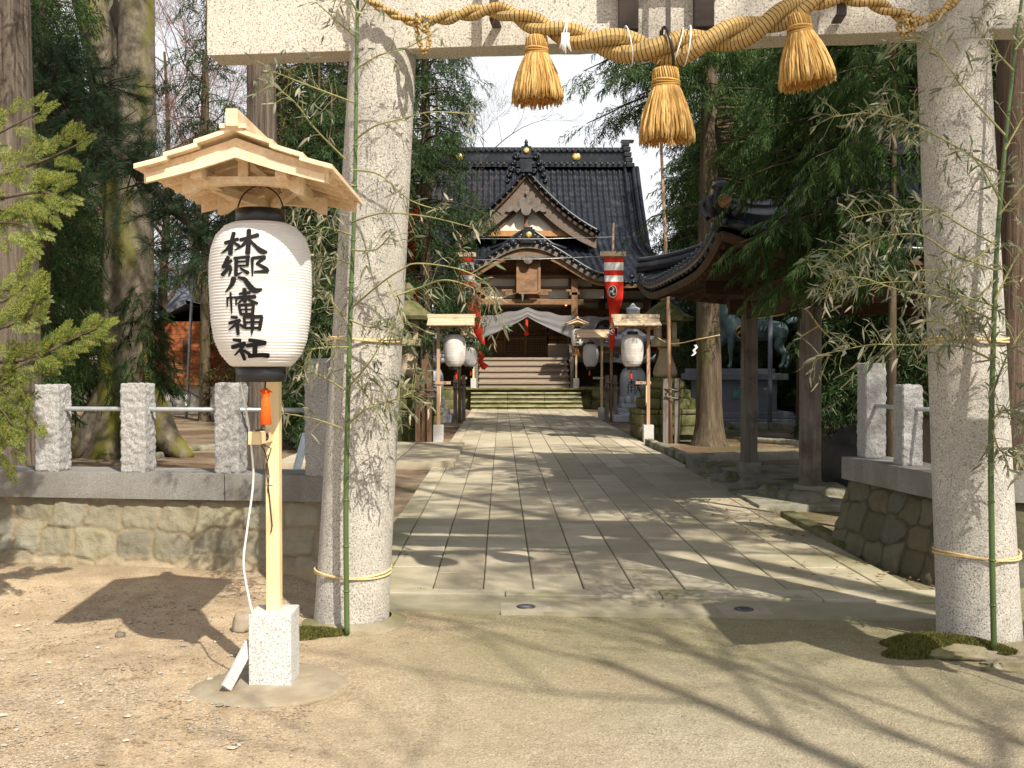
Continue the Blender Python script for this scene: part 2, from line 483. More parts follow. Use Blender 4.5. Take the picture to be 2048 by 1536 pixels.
# ================================================================ SETTING: ground and path
def ground_material():
    t = NT('sandy_ground')
    g = t.world()
    sep = t.n('SeparateXYZ', {0: t.n('NewGeometry').outputs['Position']})
    X, Y = sep.outputs[0], sep.outputs[1]
    big = t.noise(g, 0.9, 7, 0.6)
    mid = t.noise(g, 6, 7, 0.7)
    fine = t.noise(g, 105, 4, 0.85)
    grit = t.n('TexVoronoi', {'Vector': g, 'Scale': 95.0, 'Randomness': 1.0})
    sand = t.ramp(mid.outputs['Fac'], [(0.25, (0.34, 0.235, 0.14)), (0.5, (0.545, 0.405, 0.26)), (0.75, (0.66, 0.52, 0.36))]).outputs[0]
    grey = t.ramp(mid.outputs['Fac'], [(0.25, (0.285, 0.25, 0.18)), (0.7, (0.49, 0.435, 0.325))]).outputs[0]
    # the swept, greyer strip in front of the path
    fx = t.n('MapRange', {'Value': t.math('ADD', X, t.math('MULTIPLY', big.outputs['Fac'], 1.4)), 'From Min': -0.7, 'From Max': 1.4})
    col = t.mix(fx.outputs[0], sand, grey)
    # moss film near the threshold
    my = t.n('MapRange', {'Value': t.math('ADD', Y, t.math('MULTIPLY', big.outputs['Fac'], 2.2)), 'From Min': 5.0, 'From Max': 7.0})
    mx = t.n('MapRange', {'Value': X, 'From Min': -1.2, 'From Max': -0.1})
    mk = t.math('MULTIPLY', t.math('MULTIPLY', my.outputs[0], mx.outputs[0]), t.ramp(mid.outputs['Fac'], [(0.3, 0.45), (0.65, 1)]).outputs[0])
    col = t.mix(t.math('MULTIPLY', mk, 0.95), col, (0.17, 0.17, 0.07))
    dk = t.noise(g, 0.55, 6, 0.65)
    col = t.mix(t.ramp(dk.outputs['Fac'], [(0.52, 0), (0.66, 0.5)]).outputs[0], col, (0.25, 0.18, 0.105))
    # coarse gravel patches on the sandy side
    gp = t.noise(g, 0.75, 5, 0.55)
    gk = t.math('MULTIPLY', t.ramp(gp.outputs['Fac'], [(0.50, 0), (0.60, 1)]).outputs[0], t.math('SUBTRACT', 1.0, fx.outputs[0]))
    gcol = t.ramp(grit.outputs['Color'], [(0.0, (0.24, 0.175, 0.11)), (0.5, (0.45, 0.36, 0.25)), (1.0, (0.70, 0.62, 0.50))]).outputs[0]
    col = t.mix(t.math('MULTIPLY_ADD', gk, 0.5, 0.22), col, gcol)
    # the grove floor behind the wall: brown soil and moss
    by = t.n('MapRange', {'Value': Y, 'From Min': 7.3, 'From Max': 7.9})
    soil = t.ramp(mid.outputs['Fac'], [(0.25, (0.10, 0.062, 0.038)), (0.7, (0.19, 0.125, 0.08))]).outputs[0]
    yard = t.ramp(mid.outputs['Fac'], [(0.25, (0.22, 0.165, 0.11)), (0.7, (0.34, 0.27, 0.19))]).outputs[0]
    b2 = t.noise(g, 0.33, 5, 0.6)
    soil = t.mix(t.ramp(b2.outputs['Fac'], [(0.42, 0), (0.55, 1)]).outputs[0], soil, yard)
    b3 = t.noise(g, 0.5, 6, 0.6)
    rx = t.n('MapRange', {'Value': X, 'From Min': 2.0, 'From Max': 3.2})
    mossk = t.ramp(t.math('ADD', b3.outputs['Fac'], t.math('MULTIPLY', rx.outputs[0], 0.12)), [(0.56, 0), (0.70, 1)]).outputs[0]
    mossk = t.math('MULTIPLY', mossk, t.ramp(mid.outputs['Fac'], [(0.35, 0.15), (0.6, 1)]).outputs[0])
    soil = t.mix(mossk, soil, (0.085, 0.095, 0.03))
    col = t.mix(by.outputs[0], col, soil)
    spk = t.ramp(fine.outputs['Fac'], [(0.30, 0.25), (0.42, 0.85), (0.58, 1.08), (0.70, 1.9)])
    col = t.mix(1.0, col, spk.outputs[0], 'MULTIPLY')
    lump = t.noise(g, 22, 6, 0.7)
    h = t.math('ADD', t.math('MULTIPLY', lump.outputs['Fac'], 1.0), t.math('MULTIPLY', fine.outputs['Fac'], 0.5))
    h = t.math('ADD', h, t.math('MULTIPLY', grit.outputs['Distance'], 0.35))
    return t.fin(col, 0.95, t.bump(h, 0.9, 0.018), 0.15)
m_ground = ground_material()

xs = sorted(set([-260, -120, -60, -30, -18] + [round(-12 + 0.15 * i, 3) for i in range(134)] + [10, 14, 20, 32, 60, 120, 260]))
ys = sorted(set([-60, -25, -8, -2] + [round(0.5 + 0.1 * i, 3) for i in range(75)] + [8.5, 9, 10, 11, 12, 14, 16, 18, 20, 24, 28, 33, 40, 48, 60, 80, 120, 200, 400]))
def ground_z(x, y):
    k = min(1, max(0, (7.2 - y) / 0.6))
    z = 0.022 * fbm((x * 0.9, y * 0.9, 0.3), 5) * k
    if x > -1.4 and y > 5.6: z -= 0.012 * min(1, (y - 5.6))
    # soil piled against the wall foot
    if x < -1.2 and 6.4 < y < 8.2: z += 0.075 * (y - 6.4) * min(1, (-1.2 - x) / 0.5) * min(1, (8.2 - y) / .4)
    if y >= 8.2: z += 0.0
    return z - (0.01 if -1.4 < x < 3.3 and 6.9 < y < 39 else 0)
gb = MB()
gv = [(x, y, ground_z(x, y)) for y in ys for x in xs]
q = len(xs)
gb.add(gv, [(j * q + i, j * q + i + 1, (j + 1) * q + i + 1, (j + 1) * q + i) for j in range(len(ys) - 1) for i in range(q - 1)], True)
tag(gb.build('ground', m_ground), None, None, None, 'structure')

# ---- paved approach: long granite slabs with mossy joints
def paving_material():
    t = NT('paving_granite')
    co = t.world()
    g = t.n('NewGeometry')
    fine = t.noise(co, 120, 4, 0.8)
    mid = t.noise(co, 2.2, 7, 0.65)
    base = t.ramp(g.outputs['Random Per Island'], [(0.0, (0.355, 0.305, 0.22)), (0.5, (0.43, 0.375, 0.275)), (1.0, (0.50, 0.44, 0.33))]).outputs[0]
    col = t.mix(t.ramp(mid.outputs['Fac'], [(0.45, 0), (0.75, 0.65)]).outputs[0], base, (0.235, 0.22, 0.14))
    spk = t.ramp(fine.outputs['Fac'], [(0.30, 0.6), (0.45, 0.95), (0.6, 1.05), (0.72, 1.35)])
    col = t.mix(1.0, col, spk.outputs[0], 'MULTIPLY')
    sep = t.n('SeparateXYZ', {0: g.outputs['Position']})
    # green film where the paving meets the threshold and the shady right side
    e1 = t.n('MapRange', {'Value': sep.outputs[0], 'From Min': 1.3, 'From Max': 3.0})
    e2 = t.n('MapRange', {'Value': sep.outputs[0], 'From Min': -0.5, 'From Max': -1.0})
    e3 = t.n('MapRange', {'Value': sep.outputs[1], 'From Min': 16.0, 'From Max': 8.0})
    mo = t.noise(co, 1.3, 6, 0.6)
    k = t.math('MULTIPLY', t.math('MULTIPLY', t.math('MAXIMUM', e1.outputs[0], e2.outputs[0]), e3.outputs[0]), t.ramp(mo.outputs['Fac'], [(0.35, 0), (0.65, 0.8)]).outputs[0])
    col = t.mix(k, col, (0.17, 0.165, 0.06))
    return t.fin(col, 0.85, t.bump(t.math('ADD', fine.outputs['Fac'], mid.outputs['Fac']), 0.5, 0.006), 0.3)
m_paving = paving_material()
m_joint = mottled('joint_moss', (0.07, 0.07, 0.025), (0.19, 0.16, 0.09), 9, 0.95, 0.6, 0.01, fine=60)
rng = random.Random(4)
jb = MB(); jb.box((0.92, 23.1, 0.0), (4.02, 31.9, 0.022)); tag(jb.build('path_bed', m_joint), None, None, None, 'structure')
def slab(mb, x0, x1, y0, y1, z, tilt=0.003):
    g = rng.uniform(0.0025, 0.0055)
    a, b = rng.uniform(-tilt, tilt), rng.uniform(-tilt, tilt)
    x0 += g; x1 -= g; y0 += g; y1 -= g
    e = 0.006
    vs = [(x0, y0, 0.005), (x1, y0, 0.005), (x1, y1, 0.005), (x0, y1, 0.005),
          (x0, y0, z - e + a), (x1, y0, z - e + b), (x1, y1, z - e + b), (x0, y1, z - e + a),
          (x0 + e, y0 + e, z + a), (x1 - e, y0 + e, z + b), (x1 - e, y1 - e, z + b), (x0 + e, y1 - e, z + a)]
    fs = [(8, 9, 10, 11)]
    for i in range(4):
        j = (i + 1) % 4
        fs += [(i, j, 4 + j, 4 + i), (4 + i, 4 + j, 8 + j, 8 + i)]
    mb.add(vs, fs)
pv = MB()
cols = [-0.86, -0.49, -0.13, 0.225, 0.585, 0.94, 1.30, 1.66, 2.02, 2.38, 2.72]
Y0, Y1 = 7.17, 38.0
for a, b in zip(cols[:-1], cols[1:]):
    y = Y0 - rng.uniform(0, 0.0)
    first = True
    while y < Y1 - 0.05:
        L = rng.choice((0.62, 0.8, 0.95, 1.1, 1.25))
        if first: L = rng.uniform(0.3, 1.1); first = False
        y2 = min(y + L, Y1)
        if Y1 - y2 < 0.3: y2 = Y1
        slab(pv, a, b, y, y2, 0.025)
        y = y2
for a, b in ((-1.09, -0.86), (2.72, 2.94)):
    y = Y0
    while y < Y1 - 0.05:
        y2 = min(y + rng.uniform(1.0, 1.6), Y1)
        slab(pv, a, b, y, y2, 0.028)
        y = y2
tag(pv.build('path_slabs', m_paving), None, None, None, 'structure')
# threshold: kerb strip and concrete band, skewed a little like the gate
m_thr = mottled('threshold_stone', (0.33, 0.295, 0.22), (0.43, 0.385, 0.29), 5, 0.85, 0.4, 0.006, fine=110, c3=(0.22, 0.21, 0.12), p3=0.55, s3=2)
m_band = mottled('concrete_band', (0.235, 0.21, 0.145), (0.33, 0.295, 0.21), 4, 0.9, 0.6, 0.008, fine=110, c3=(0.24, 0.225, 0.15), p3=0.55, s3=1.4)
kb = MB()
def skew(y): return lambda x: y - 0.085 * (x - 0.9)
def strip(mb, x0, x1, f0, f1, z, n=6):
    for i in range(n):
        a = x0 + (x1 - x0) * i / n + 0.003; b = x0 + (x1 - x0) * (i + 1) / n - 0.003
        vs = [(a, f0(a), -0.02), (b, f0(b), -0.02), (b, f1(b), -0.02), (a, f1(a), -0.02),
              (a, f0(a), z), (b, f0(b), z), (b, f1(b), z), (a, f1(a), z)]
        mb.add(vs, [(4, 5, 6, 7), (0, 1, 5, 4), (1, 2, 6, 5), (2, 3, 7, 6), (3, 0, 4, 7)])
strip(kb, -1.05, 3.25, skew(6.98), lambda x: 7.20 - 0.02 * (x - .9), 0.027, 4)
tag(kb.build('threshold_kerb', m_thr, bevel=0.006), None, None, None, 'structure')
cb = MB(); strip(cb, -1.12, 3.1, skew(6.56), skew(6.972), 0.010, 1)
tag(cb.build('concrete_strip', m_band), None, None, None, 'structure')

m_frame = mottled('light_surround', (0.27, 0.24, 0.18), (0.36, 0.325, 0.25), 5, 0.9, 0.4, 0.006, fine=110)
# lights set flush in the concrete band
for (px, py, lab) in ((1052, 1214, 'round dark in-ground light near the middle of the concrete strip'),
                      (1488, 1219, 'round dark in-ground light in the concrete strip by the bamboo-hung pillar shadow')):
    p = gnd(px, py, 0.01)
    t_ = thing('ground_light', lab, 'ground light', (p.x, p.y, 0.01), 0, 'lights set in the threshold')
    MB().lathe([(0.062, -0.01), (0.062, 0.006), (0.052, 0.009), (0.05, 0.007)], 20).build('rim', m_iron, t_)
    MB().lathe([(0.0496, -0.01), (0.0496, 0.0062), (0.03, 0.0085), (0.002, 0.009)], 20).build('lens', plain('lamp_glass', (0.10, 0.11, 0.16), 0.15, 0.2), t_)
    MB().box((0, 0, -0.012), (0.33, 0.26, 0.025)).build('stone_frame', m_frame, t_)

# pebbles and gravel strewn over the sand
def pebbles(name, n, region, size, mat, seed):
    r = random.Random(seed); mb = MB()
    for _ in range(n):
        x, y = region(r)
        s = size * r.uniform(0.4, 1.0) ** 1.6 * 1.6
        z = ground_z(x, y)
        a = r.uniform(0, 6.28)
        M = Matrix.Translation((x, y, z + s * 0.12)) @ Matrix.Rotation(a, 4, 'Z') @ Matrix.Diagonal((s * r.uniform(.8, 1.5), s * r.uniform(.7, 1.1), s * r.uniform(0.35, 0.6), 1))
        vs = []
        for (i, j, k) in ((1, 0, 0), (-1, 0, 0), (0, 1, 0), (0, -1, 0), (0, 0, 1), (0, 0, -1), (.7, .7, .3), (-.7, .7, .3), (.7, -.7, .3), (-.7, -.7, .3)):
            q_ = r.uniform(0.75, 1.1); vs.append((i * q_ * .5, j * q_ * .5, k * q_ * .5))
        fs = [(0, 6, 4), (6, 2, 4), (2, 7, 4), (7, 1, 4), (1, 9, 4), (9, 3, 4), (3, 8, 4), (8, 0, 4), (0, 5, 6), (6, 5, 2), (2, 5, 7), (7, 5, 1), (1, 5, 9), (9, 5, 3), (3, 5, 8), (8, 5, 0)]
        mb.add(vs, fs, False, M)
    o = mb.build(name, mat); tag(o, None, None, None, 'stuff'); return o
m_peb = mottled('pebble', (0.20, 0.15, 0.10), (0.42, 0.36, 0.28), 3, 0.9, 0.3, 0.01, isl=0.3)
def reg_left(r):
    while True:
        p = gnd(r.uniform(-60, 620), 1190 + 346 * r.random() ** 1.1)
        if noise.noise((p.x * 1.3, p.y * 1.3, 2.0)) > r.uniform(-0.5, 0.35): return p.x, p.y
def reg_front(r):
    p = gnd(r.uniform(300, 2048), r.uniform(1250, 1550)); return p.x, p.y
o = pebbles('gravel', 5200, reg_left, 0.0125, m_peb, 3); tag(o, 'coarse sand and small gravel scattered over the bare ground', 'gravel')
o = pebbles('grit', 4200, reg_front, 0.0075, m_peb, 5); tag(o, 'fine grit lying on the swept ground before the gate', 'grit')
def reg_big(r):
    p = gnd(r.uniform(-40, 480), r.uniform(1210, 1500)); return p.x, p.y
o = pebbles('stones', 110, reg_big, 0.026, mottled('pale_stone', (0.26, 0.22, 0.17), (0.48, 0.44, 0.37), 3, 0.9, 0.3, 0.01, isl=0.35), 8); tag(o, 'loose pale stones in the gravel by the lantern stand', 'stones')
# fallen leaves
def litter(name, n, reg, size, mat, seed, lab):
    r = random.Random(seed); V = []; Fq = []
    for _ in range(n):
        x, y, z = reg(r); s = size * r.uniform(.5, 1.3); a = r.uniform(0, 6.28)
        c, d = math.cos(a), math.sin(a); t1, t2 = r.uniform(0, .5), r.uniform(-.2, .5)
        b = len(V)
        for (i, j, k) in ((-1, 0, t1), (0, -.35, 0), (1, 0, t2), (0, .35, 0)):
            V.append((x + s * (i * c - j * d), y + s * (i * d + j * c), z + s * k + 0.003))
        Fq.append((b, b + 1, b + 2, b + 3))
    o = quadmesh(name, np.array(V), np.array(Fq), mat); tag(o, lab, 'leaf litter', None, 'stuff')
m_litter = leafmat('dead_leaf', (0.14, 0.06, 0.03), (0.22, 0.11, 0.05), (0.30, 0.18, 0.09), 0.1, 0.8)
def reg_lit(r):
    x, y = r.choice(((r.uniform(-6, -1.15), r.uniform(8, 26)), (r.uniform(3.0, 9), r.uniform(9, 26)), (r.uniform(2.2, 3.2), r.uniform(7.4, 12)), (r.uniform(3.2, 7), r.uniform(16, 21))))
    return x, y, 0.04 if -1.1 < x < 2.95 and y > 7.1 else max(ground_z(x, y), 0)
litter('fallen_leaves', 800, reg_lit, 0.03, m_litter, 6, 'dead brown leaves and cedar twigs fallen on the soil')
# ================================================================ stone torii
TL = Vector((-0.954, 6.45, 0)); TR = Vector((2.83, 6.0, 0))
TU = (TR - TL).normalized(); TN = Vector((-TU.y, TU.x, 0))
def tY(px, off=0.0):
    y = 6.3
    for _ in range(4):
        X = (px - 1003) / F * y
        y = TL.y + (X - TL.x) * TU.y / TU.x + off
    return y
torii = thing('stone_torii', 'large granite torii gate with two leaning round pillars and a long tie beam', 'torii gate', ((TL + TR) / 2).to_tuple())
TC = (TL + TR) / 2
def pillar(base, top, r0, r1):
    b = Vector(base) - TC; t = Vector(top) - TC
    mb = MB(); pts = []; rr = []
    n = 60
    for i in range(n + 1):
        f = i / n
        pts.append(b + (t - b) * f - Vector((0, 0, 0.12 * (1 - f)))); rr.append((r0 + (r1 - r0) * f) * (1 + 0.06 * math.exp(-f * 30)))
    mb.tube(pts, rr, 44, True, True, 0.012, 2.5)
    return mb
PLT = Vector((-0.674, 6.45, 4.72)); PRT = Vector((2.59, 6.03, 4.72))
pillar(TL, PLT, 0.232, 0.200).build('pillar', m_gran_warm, torii)
pillar(TR, PRT, 0.232, 0.185).build('pillar', m_gran_warm, torii)
# tie beam passes through both pillars
a0 = TL + (-0.88) * TU - TC; a1 = TR + 0.95 * TU - TC
def beamM(a, b):
    d = (b - a); L = d.length; d.normalize(); n = Vector((-d.y, d.x, 0))
    return Matrix(((d.x, n.x, 0, (a.x + b.x) / 2), (d.y, n.y, 0, (a.y + b.y) / 2), (0, 0, 1, 0), (0, 0, 0, 1))), L
Mb, Lb = beamM(a0, a1)
nb = MB(); nb.roughbox((0, 0, 3.77), (Lb, 0.22, 0.46), 0.006, 5, 44, 2, Mb, 8, 0.04)
nb.build('tie_beam', m_gran_beam, torii)
kb = MB(); Mk, Lk = beamM(a0 - TU * 0.25, a1 + TU * 0.25)
kb.prism([(-Lk / 2 + .12, 4.62), (0, 4.58), (Lk / 2 - .12, 4.62), (Lk / 2, 4.95), (0, 4.86), (-Lk / 2, 4.95)], 0.42, Mk @ Matrix.Translation((0, -0.21, 0)))
kb.prism([(-Lk / 2 - .1, 4.955), (0, 4.865), (Lk / 2 + .1, 4.955), (Lk / 2 + .2, 5.28), (0, 5.14), (-Lk / 2 - .2, 5.28)], 0.56, Mk @ Matrix.Translation((0, -0.28, 0)))
kb.build('lintel', m_gran_beam, torii)
# iron straps that carry the rope
for px, yb in ((988, 40), (1683, 30), (1336, 92)):
    p = at(px, yb, tY(px, -0.27)) - TC
    q_ = Vector((p.x, p.y, 4.02))
    mb = MB(); mb.bar(p, q_, 0.055 if px != 1336 else .03, 0.012, TN)
    if px != 1336: mb.bar(p + Vector((0, 0, .006)), p + TN * 0.15 + Vector((0, 0, .006)), 0.055, 0.012)
    mb.bar(q_, q_ + TN * 0.16, 0.05, 0.012)
    mb.build('rope_strap', m_iron, torii)
m_padc = mottled('collar_cement', (0.24, 0.205, 0.145), (0.36, 0.31, 0.225), 7, .95, .9, .012, fine=120, c3=(.20, .18, .09), p3=.5, s3=3)
# cement collar around each foot
for c, nm in ((TL, 1), (TR, 2)):
    mb = MB()
    prof = []
    for i in range(8):
        f = i / 7
        prof.append((0.23 + 0.15 * f, 0.05 * (1 - f) ** 1.2 - 0.018))
    mb.lathe(prof[::-1], 36, tuple(Vector(c) - TC + Vector((0.03, -0.01, 0))), True, None, False)
    mb.build('foot_collar', m_padc, torii)

m_blackwood = wood('blackened_wood', (.018, .012, .010), (.04, .027, .022), (.2, .2, 1), 12, .7)
plaque = thing('name_plaque', 'dark wooden shrine plaque fixed in the middle above the straw rope', 'plaque', at(1332, 10, tY(1332, -0.17)).to_tuple(), math.atan2(TU.y, TU.x))
pm = MB(); pm.box((0, 0.0, 0.52), (0.50, 0.06, 0.62)); pm.build('board', m_blackwood, plaque, bevel=0.008)
fr = MB()
fr.box((-0.285, -0.01, 0.5), (0.068, 0.09, 0.85)); fr.box((0.285, -0.01, 0.5), (0.068, 0.09, 0.85)); fr.box((0, -0.01, 0.86), (0.5, 0.09, 0.06)); fr.box((0, -0.01, 0.18), (0.5, 0.09, 0.06))
fr.build('frame', m_blackwood, plaque, bevel=0.006)
for s in (-1, 1):
    MB().box((s * 0.22, 0.02, -0.02), (0.12, 0.06, 0.24)).build('bracket', m_blackwood, plaque, bevel=0.008)

# ================================================================ straw rope
def rope_mat():
    t = NT('straw_rope')
    uv = t.n('UVMap')
    sep = t.n('SeparateXYZ', {0: uv.outputs[0]})
    co = t.obj()
    fib = t.n('TexNoise', {'Vector': t.n('Mapping', {'Vector': uv.outputs[0], 'Scale': (6, 60, 1)}), 'Scale': 6.0, 'Detail': 5.0})
    big = t.noise(co, 5, 5)
    straw = t.ramp(fib.outputs['Fac'], [(0.25, (0.27, 0.16, 0.055)), (0.5, (0.45, 0.295, 0.11)), (0.8, (0.60, 0.43, 0.20))]).outputs[0]
    straw = t.mix(t.ramp(big.outputs['Fac'], [(0.45, 0), (0.7, 0.6)]).outputs[0], straw, (0.40, 0.30, 0.14))
    fr = t.math('FRACT', t.math('ADD', t.math('MULTIPLY', sep.outputs[0], 46.0), t.math('MULTIPLY', big.outputs['Fac'], 1.2)))
    k = t.math('LESS_THAN', fr, 0.2)
    col = t.mix(t.math('MULTIPLY', k, 0.92), straw, (0.035, 0.03, 0.022))
    h = t.math('SUBTRACT', fib.outputs['Fac'], t.math('MULTIPLY', k, 0.5))
    return t.fin(col, 0.85, t.bump(h, 0.7, 0.004), 0.15)
m_rope = rope_mat()
def straw_mat(name, a, b, c):
    t = NT(name)
    g = t.n('NewGeometry')
    col = t.ramp(g.outputs['Random Per Island'], [(0, a), (0.5, b), (1, c)]).outputs[0]
    n = t.noise(t.obj((1, 1, 0.15)), 60, 4)
    col = t.mix(t.ramp(n.outputs['Fac'], [(0.4, 0), (0.7, 0.5)]).outputs[0], col, a)
    return t.fin(col, 0.8, t.bump(n.outputs['Fac'], 0.4, 0.003), 0.2)
m_straw = straw_mat('straw', (0.29, 0.155, 0.04), (0.49, 0.30, 0.095), (0.66, 0.45, 0.19))
m_strawin = straw_mat('straw_ends', (0.30, 0.12, 0.03), (0.44, 0.20, 0.05), (0.52, 0.27, 0.08))

def catmull(P, n):
    out = []
    m = len(P)
    for i in range(m - 1):
        p0, p1, p2, p3 = P[max(i - 1, 0)], P[i], P[i + 1], P[min(i + 2, m - 1)]
        for k in range(n):
            t = k / n
            out.append([0.5 * (2 * b + (c - a) * t + (2 * a - 5 * b + 4 * c - d) * t * t + (3 * b - a - 3 * c + d) * t ** 3) for a, b, c, d in zip(p0, p1, p2, p3)])
    out.append(list(P[-1]))
    return out
def twist_rope(name, pts, mat, parent, pitch=9.0, nst=2, ns=12, fill=0.525):
    """pts: list of (x,y,z,r). nst strands laid around each other, pitch in radii per turn"""
    me_v, me_f, uvs = [], [], []
    ph0 = 0.0
    P = [Vector(p[:3]) for p in pts]; m = len(P)
    T = [(P[min(i + 1, m - 1)] - P[max(i - 1, 0)]).normalized() for i in range(m)]
    U = []; u = T[0].cross(Vector((0, 0, 1))).normalized()
    for i in range(m):
        u = (u - T[i] * u.dot(T[i])).normalized(); U.append(u.copy())
    ph = [0.0]; L = [0.0]
    for i in range(1, m):
        d = (P[i] - P[i - 1]).length; L.append(L[-1] + d); ph.append(ph[-1] - d / (pitch * 0.5 * (pts[i][3] + pts[i - 1][3])) * 2 * PI)
    for k in range(nst):
        base = len(me_v)
        cl = []
        for i in range(m):
            a = ph[i] + 2 * PI * k / nst
            V = T[i].cross(U[i]); r = pts[i][3]
            cl.append(P[i] + (U[i] * math.cos(a) + V * math.sin(a)) * r * (1 - fill))
        TT = [(cl[min(i + 1, m - 1)] - cl[max(i - 1, 0)]).normalized() for i in range(m)]
        s_ = 0
        for i in range(m):
            if i: s_ += (cl[i] - cl[i - 1]).length
            uu = (U[i] - TT[i] * U[i].dot(TT[i])).normalized(); vv = TT[i].cross(uu)
            for j in range(ns + 1):
                b = 2 * PI * j / ns
                me_v.append(tuple(cl[i] + (uu * math.cos(b) + vv * math.sin(b)) * pts[i][3] * fill))
                uvs.append((s_, j / ns))
        q_ = ns + 1
        for i in range(m - 1):
            for j in range(ns):
                me_f.append((base + i * q_ + j, base + i * q_ + j + 1, base + (i + 1) * q_ + j + 1, base + (i + 1) * q_ + j))
    o = quadmesh(name, np.array(me_v), np.array(me_f), mat, parent, True)
    uvl = o.data.uv_layers.new(name='UVMap')
    arr = np.array(uvs)[np.array(me_f).ravel()]
    uvl.data.foreach_set('uv', arr.astype(np.float32).ravel())
    return o
RO = -0.36
def rp(px, py, r, off=RO):
    p = at(px, py, tY(px, off)); return (p.x, p.y, p.z, r)
rope_t = thing('straw_rope', 'thick twisted straw shimenawa rope bound with black net, swagged below the stone beam', 'straw rope', (0, 0, 0))
main = [rp(838, 46, .036, -.26), rp(905, 34, .046, -.3), rp(985, 21, .054, -.31), rp(1042, 37, .066), rp(1134, 70, .078), rp(1247, 92, .104), rp(1332, 101, .108), rp(1391, 86, .104), rp(1482, 65, .098), rp(1555, 37, .092), rp(1629, 3, .070), rp(1685, -8, .056, -.31), rp(1750, 8, .046, -.3), rp(1822, 42, .038, -.26)]
main = [(x, y, z, r_ * .92) for x, y, z, r_ in main]
twist_rope('swag', catmull(main, 16), m_rope, rope_t, 7.0)
lend = [rp(690, -45, .022, -.24), rp(740, 2, .026, -.27), rp(790, 30, .029, -.27), rp(842, 50, .03, -.26)]
twist_rope('tail', catmull(lend, 14), m_rope, rope_t, 7.0)
rend = [rp(1818, 44, .032, -.26), rp(1865, 34, .03, -.25), rp(1905, 4, .028, -.24), rp(1940, -40, .026, -.2)]
twist_rope('tail', catmull(rend, 14), m_rope, rope_t, 7.0)
for sx, pts in ((838, ((828, 38), (836, 75), (848, 104), (858, 80), (850, 40))), (1812, ((1796, 40), (1800, 62), (1812, 70), (1826, 55), (1822, 28)))):
    kk = [rp(a, b, .017, -.3 - .03 * math.sin(i)) for i, (a, b) in enumerate(pts)]
    twist_rope('knot', catmull(kk, 12), m_rope, rope_t, 7.0)
    kk = [rp(a + 8, b - 6, .015, -.34) for i, (a, b) in enumerate(((sx - 14, 32), (sx - 4, 62), (sx + 6, 66), (sx + 12, 40)))]
    twist_rope('knot', catmull(kk, 12), m_rope, rope_t, 7.0)
sf = MB(); rs = random.Random(3); CP = catmull(main, 16)
for _ in range(150):
    p = CP[rs.randrange(6, len(CP) - 6)]; a = rs.uniform(0, 6.28); o_ = Vector((rs.uniform(-.3, .3), math.cos(a), math.sin(a))).normalized()
    s_ = Vector(p[:3]) + o_ * p[3] * .93; l_ = rs.uniform(.02, .06); d_ = (o_ + Vector((rs.uniform(-1.5, 1.5), rs.uniform(-.5, .5), rs.uniform(-.9, .3)))).normalized()
    sf.tube([s_, s_ + d_ * l_ * .5, s_ + d_ * l_ + Vector((0, 0, -.008))], [.0017, .0014, .0008], 3, False)
sf.build('stray_straw', m_straw, rope_t)['kind'] = 'stuff'
# white paper ties and a dark cord on the swag
def ring(px, py, r, rot, mat, w_=0.006, turns=1.0):
    c = at(px, py, tY(px, RO)); mb = MB(); pts = []
    for i in range(29):
        a = 2 * PI * turns * i / 28
        pts.append(c + Vector((math.sin(rot) * math.sin(a) * r * 1.0 + 0.03 * math.sin(rot) * i / 28, math.cos(a) * r, math.sin(a) * r)))
    mb.tube(pts, w_, 6); return mb
for px, py, r, rot, wd in ((1126, 66, .084, 0.3, .004), (1131, 68, .084, 0.1, .004), (1258, 92, .108, -0.2, .0035), (1352, 97, .111, 0.3, .004), (1373, 92, .11, 0.12, .004)):
    ring(px, py, r, rot, m_cable, wd).build('paper_tie', m_cable, rope_t)
mb = MB()
for k in range(7):
    p = at(1124 + k * 2.2, 84, tY(1126, RO - .1)); mb.tube([p + Vector((0, -.005, .05)), p, p + Vector((.004 * k - .01, 0, -.03 - .012 * (k % 4)))], 0.0045, 5)
mb.build('paper_streamer', m_cable, rope_t)
ring(1336, 98, .118, -0.25, m_iron, .009, 1.2).build('cord', m_black, rope_t)

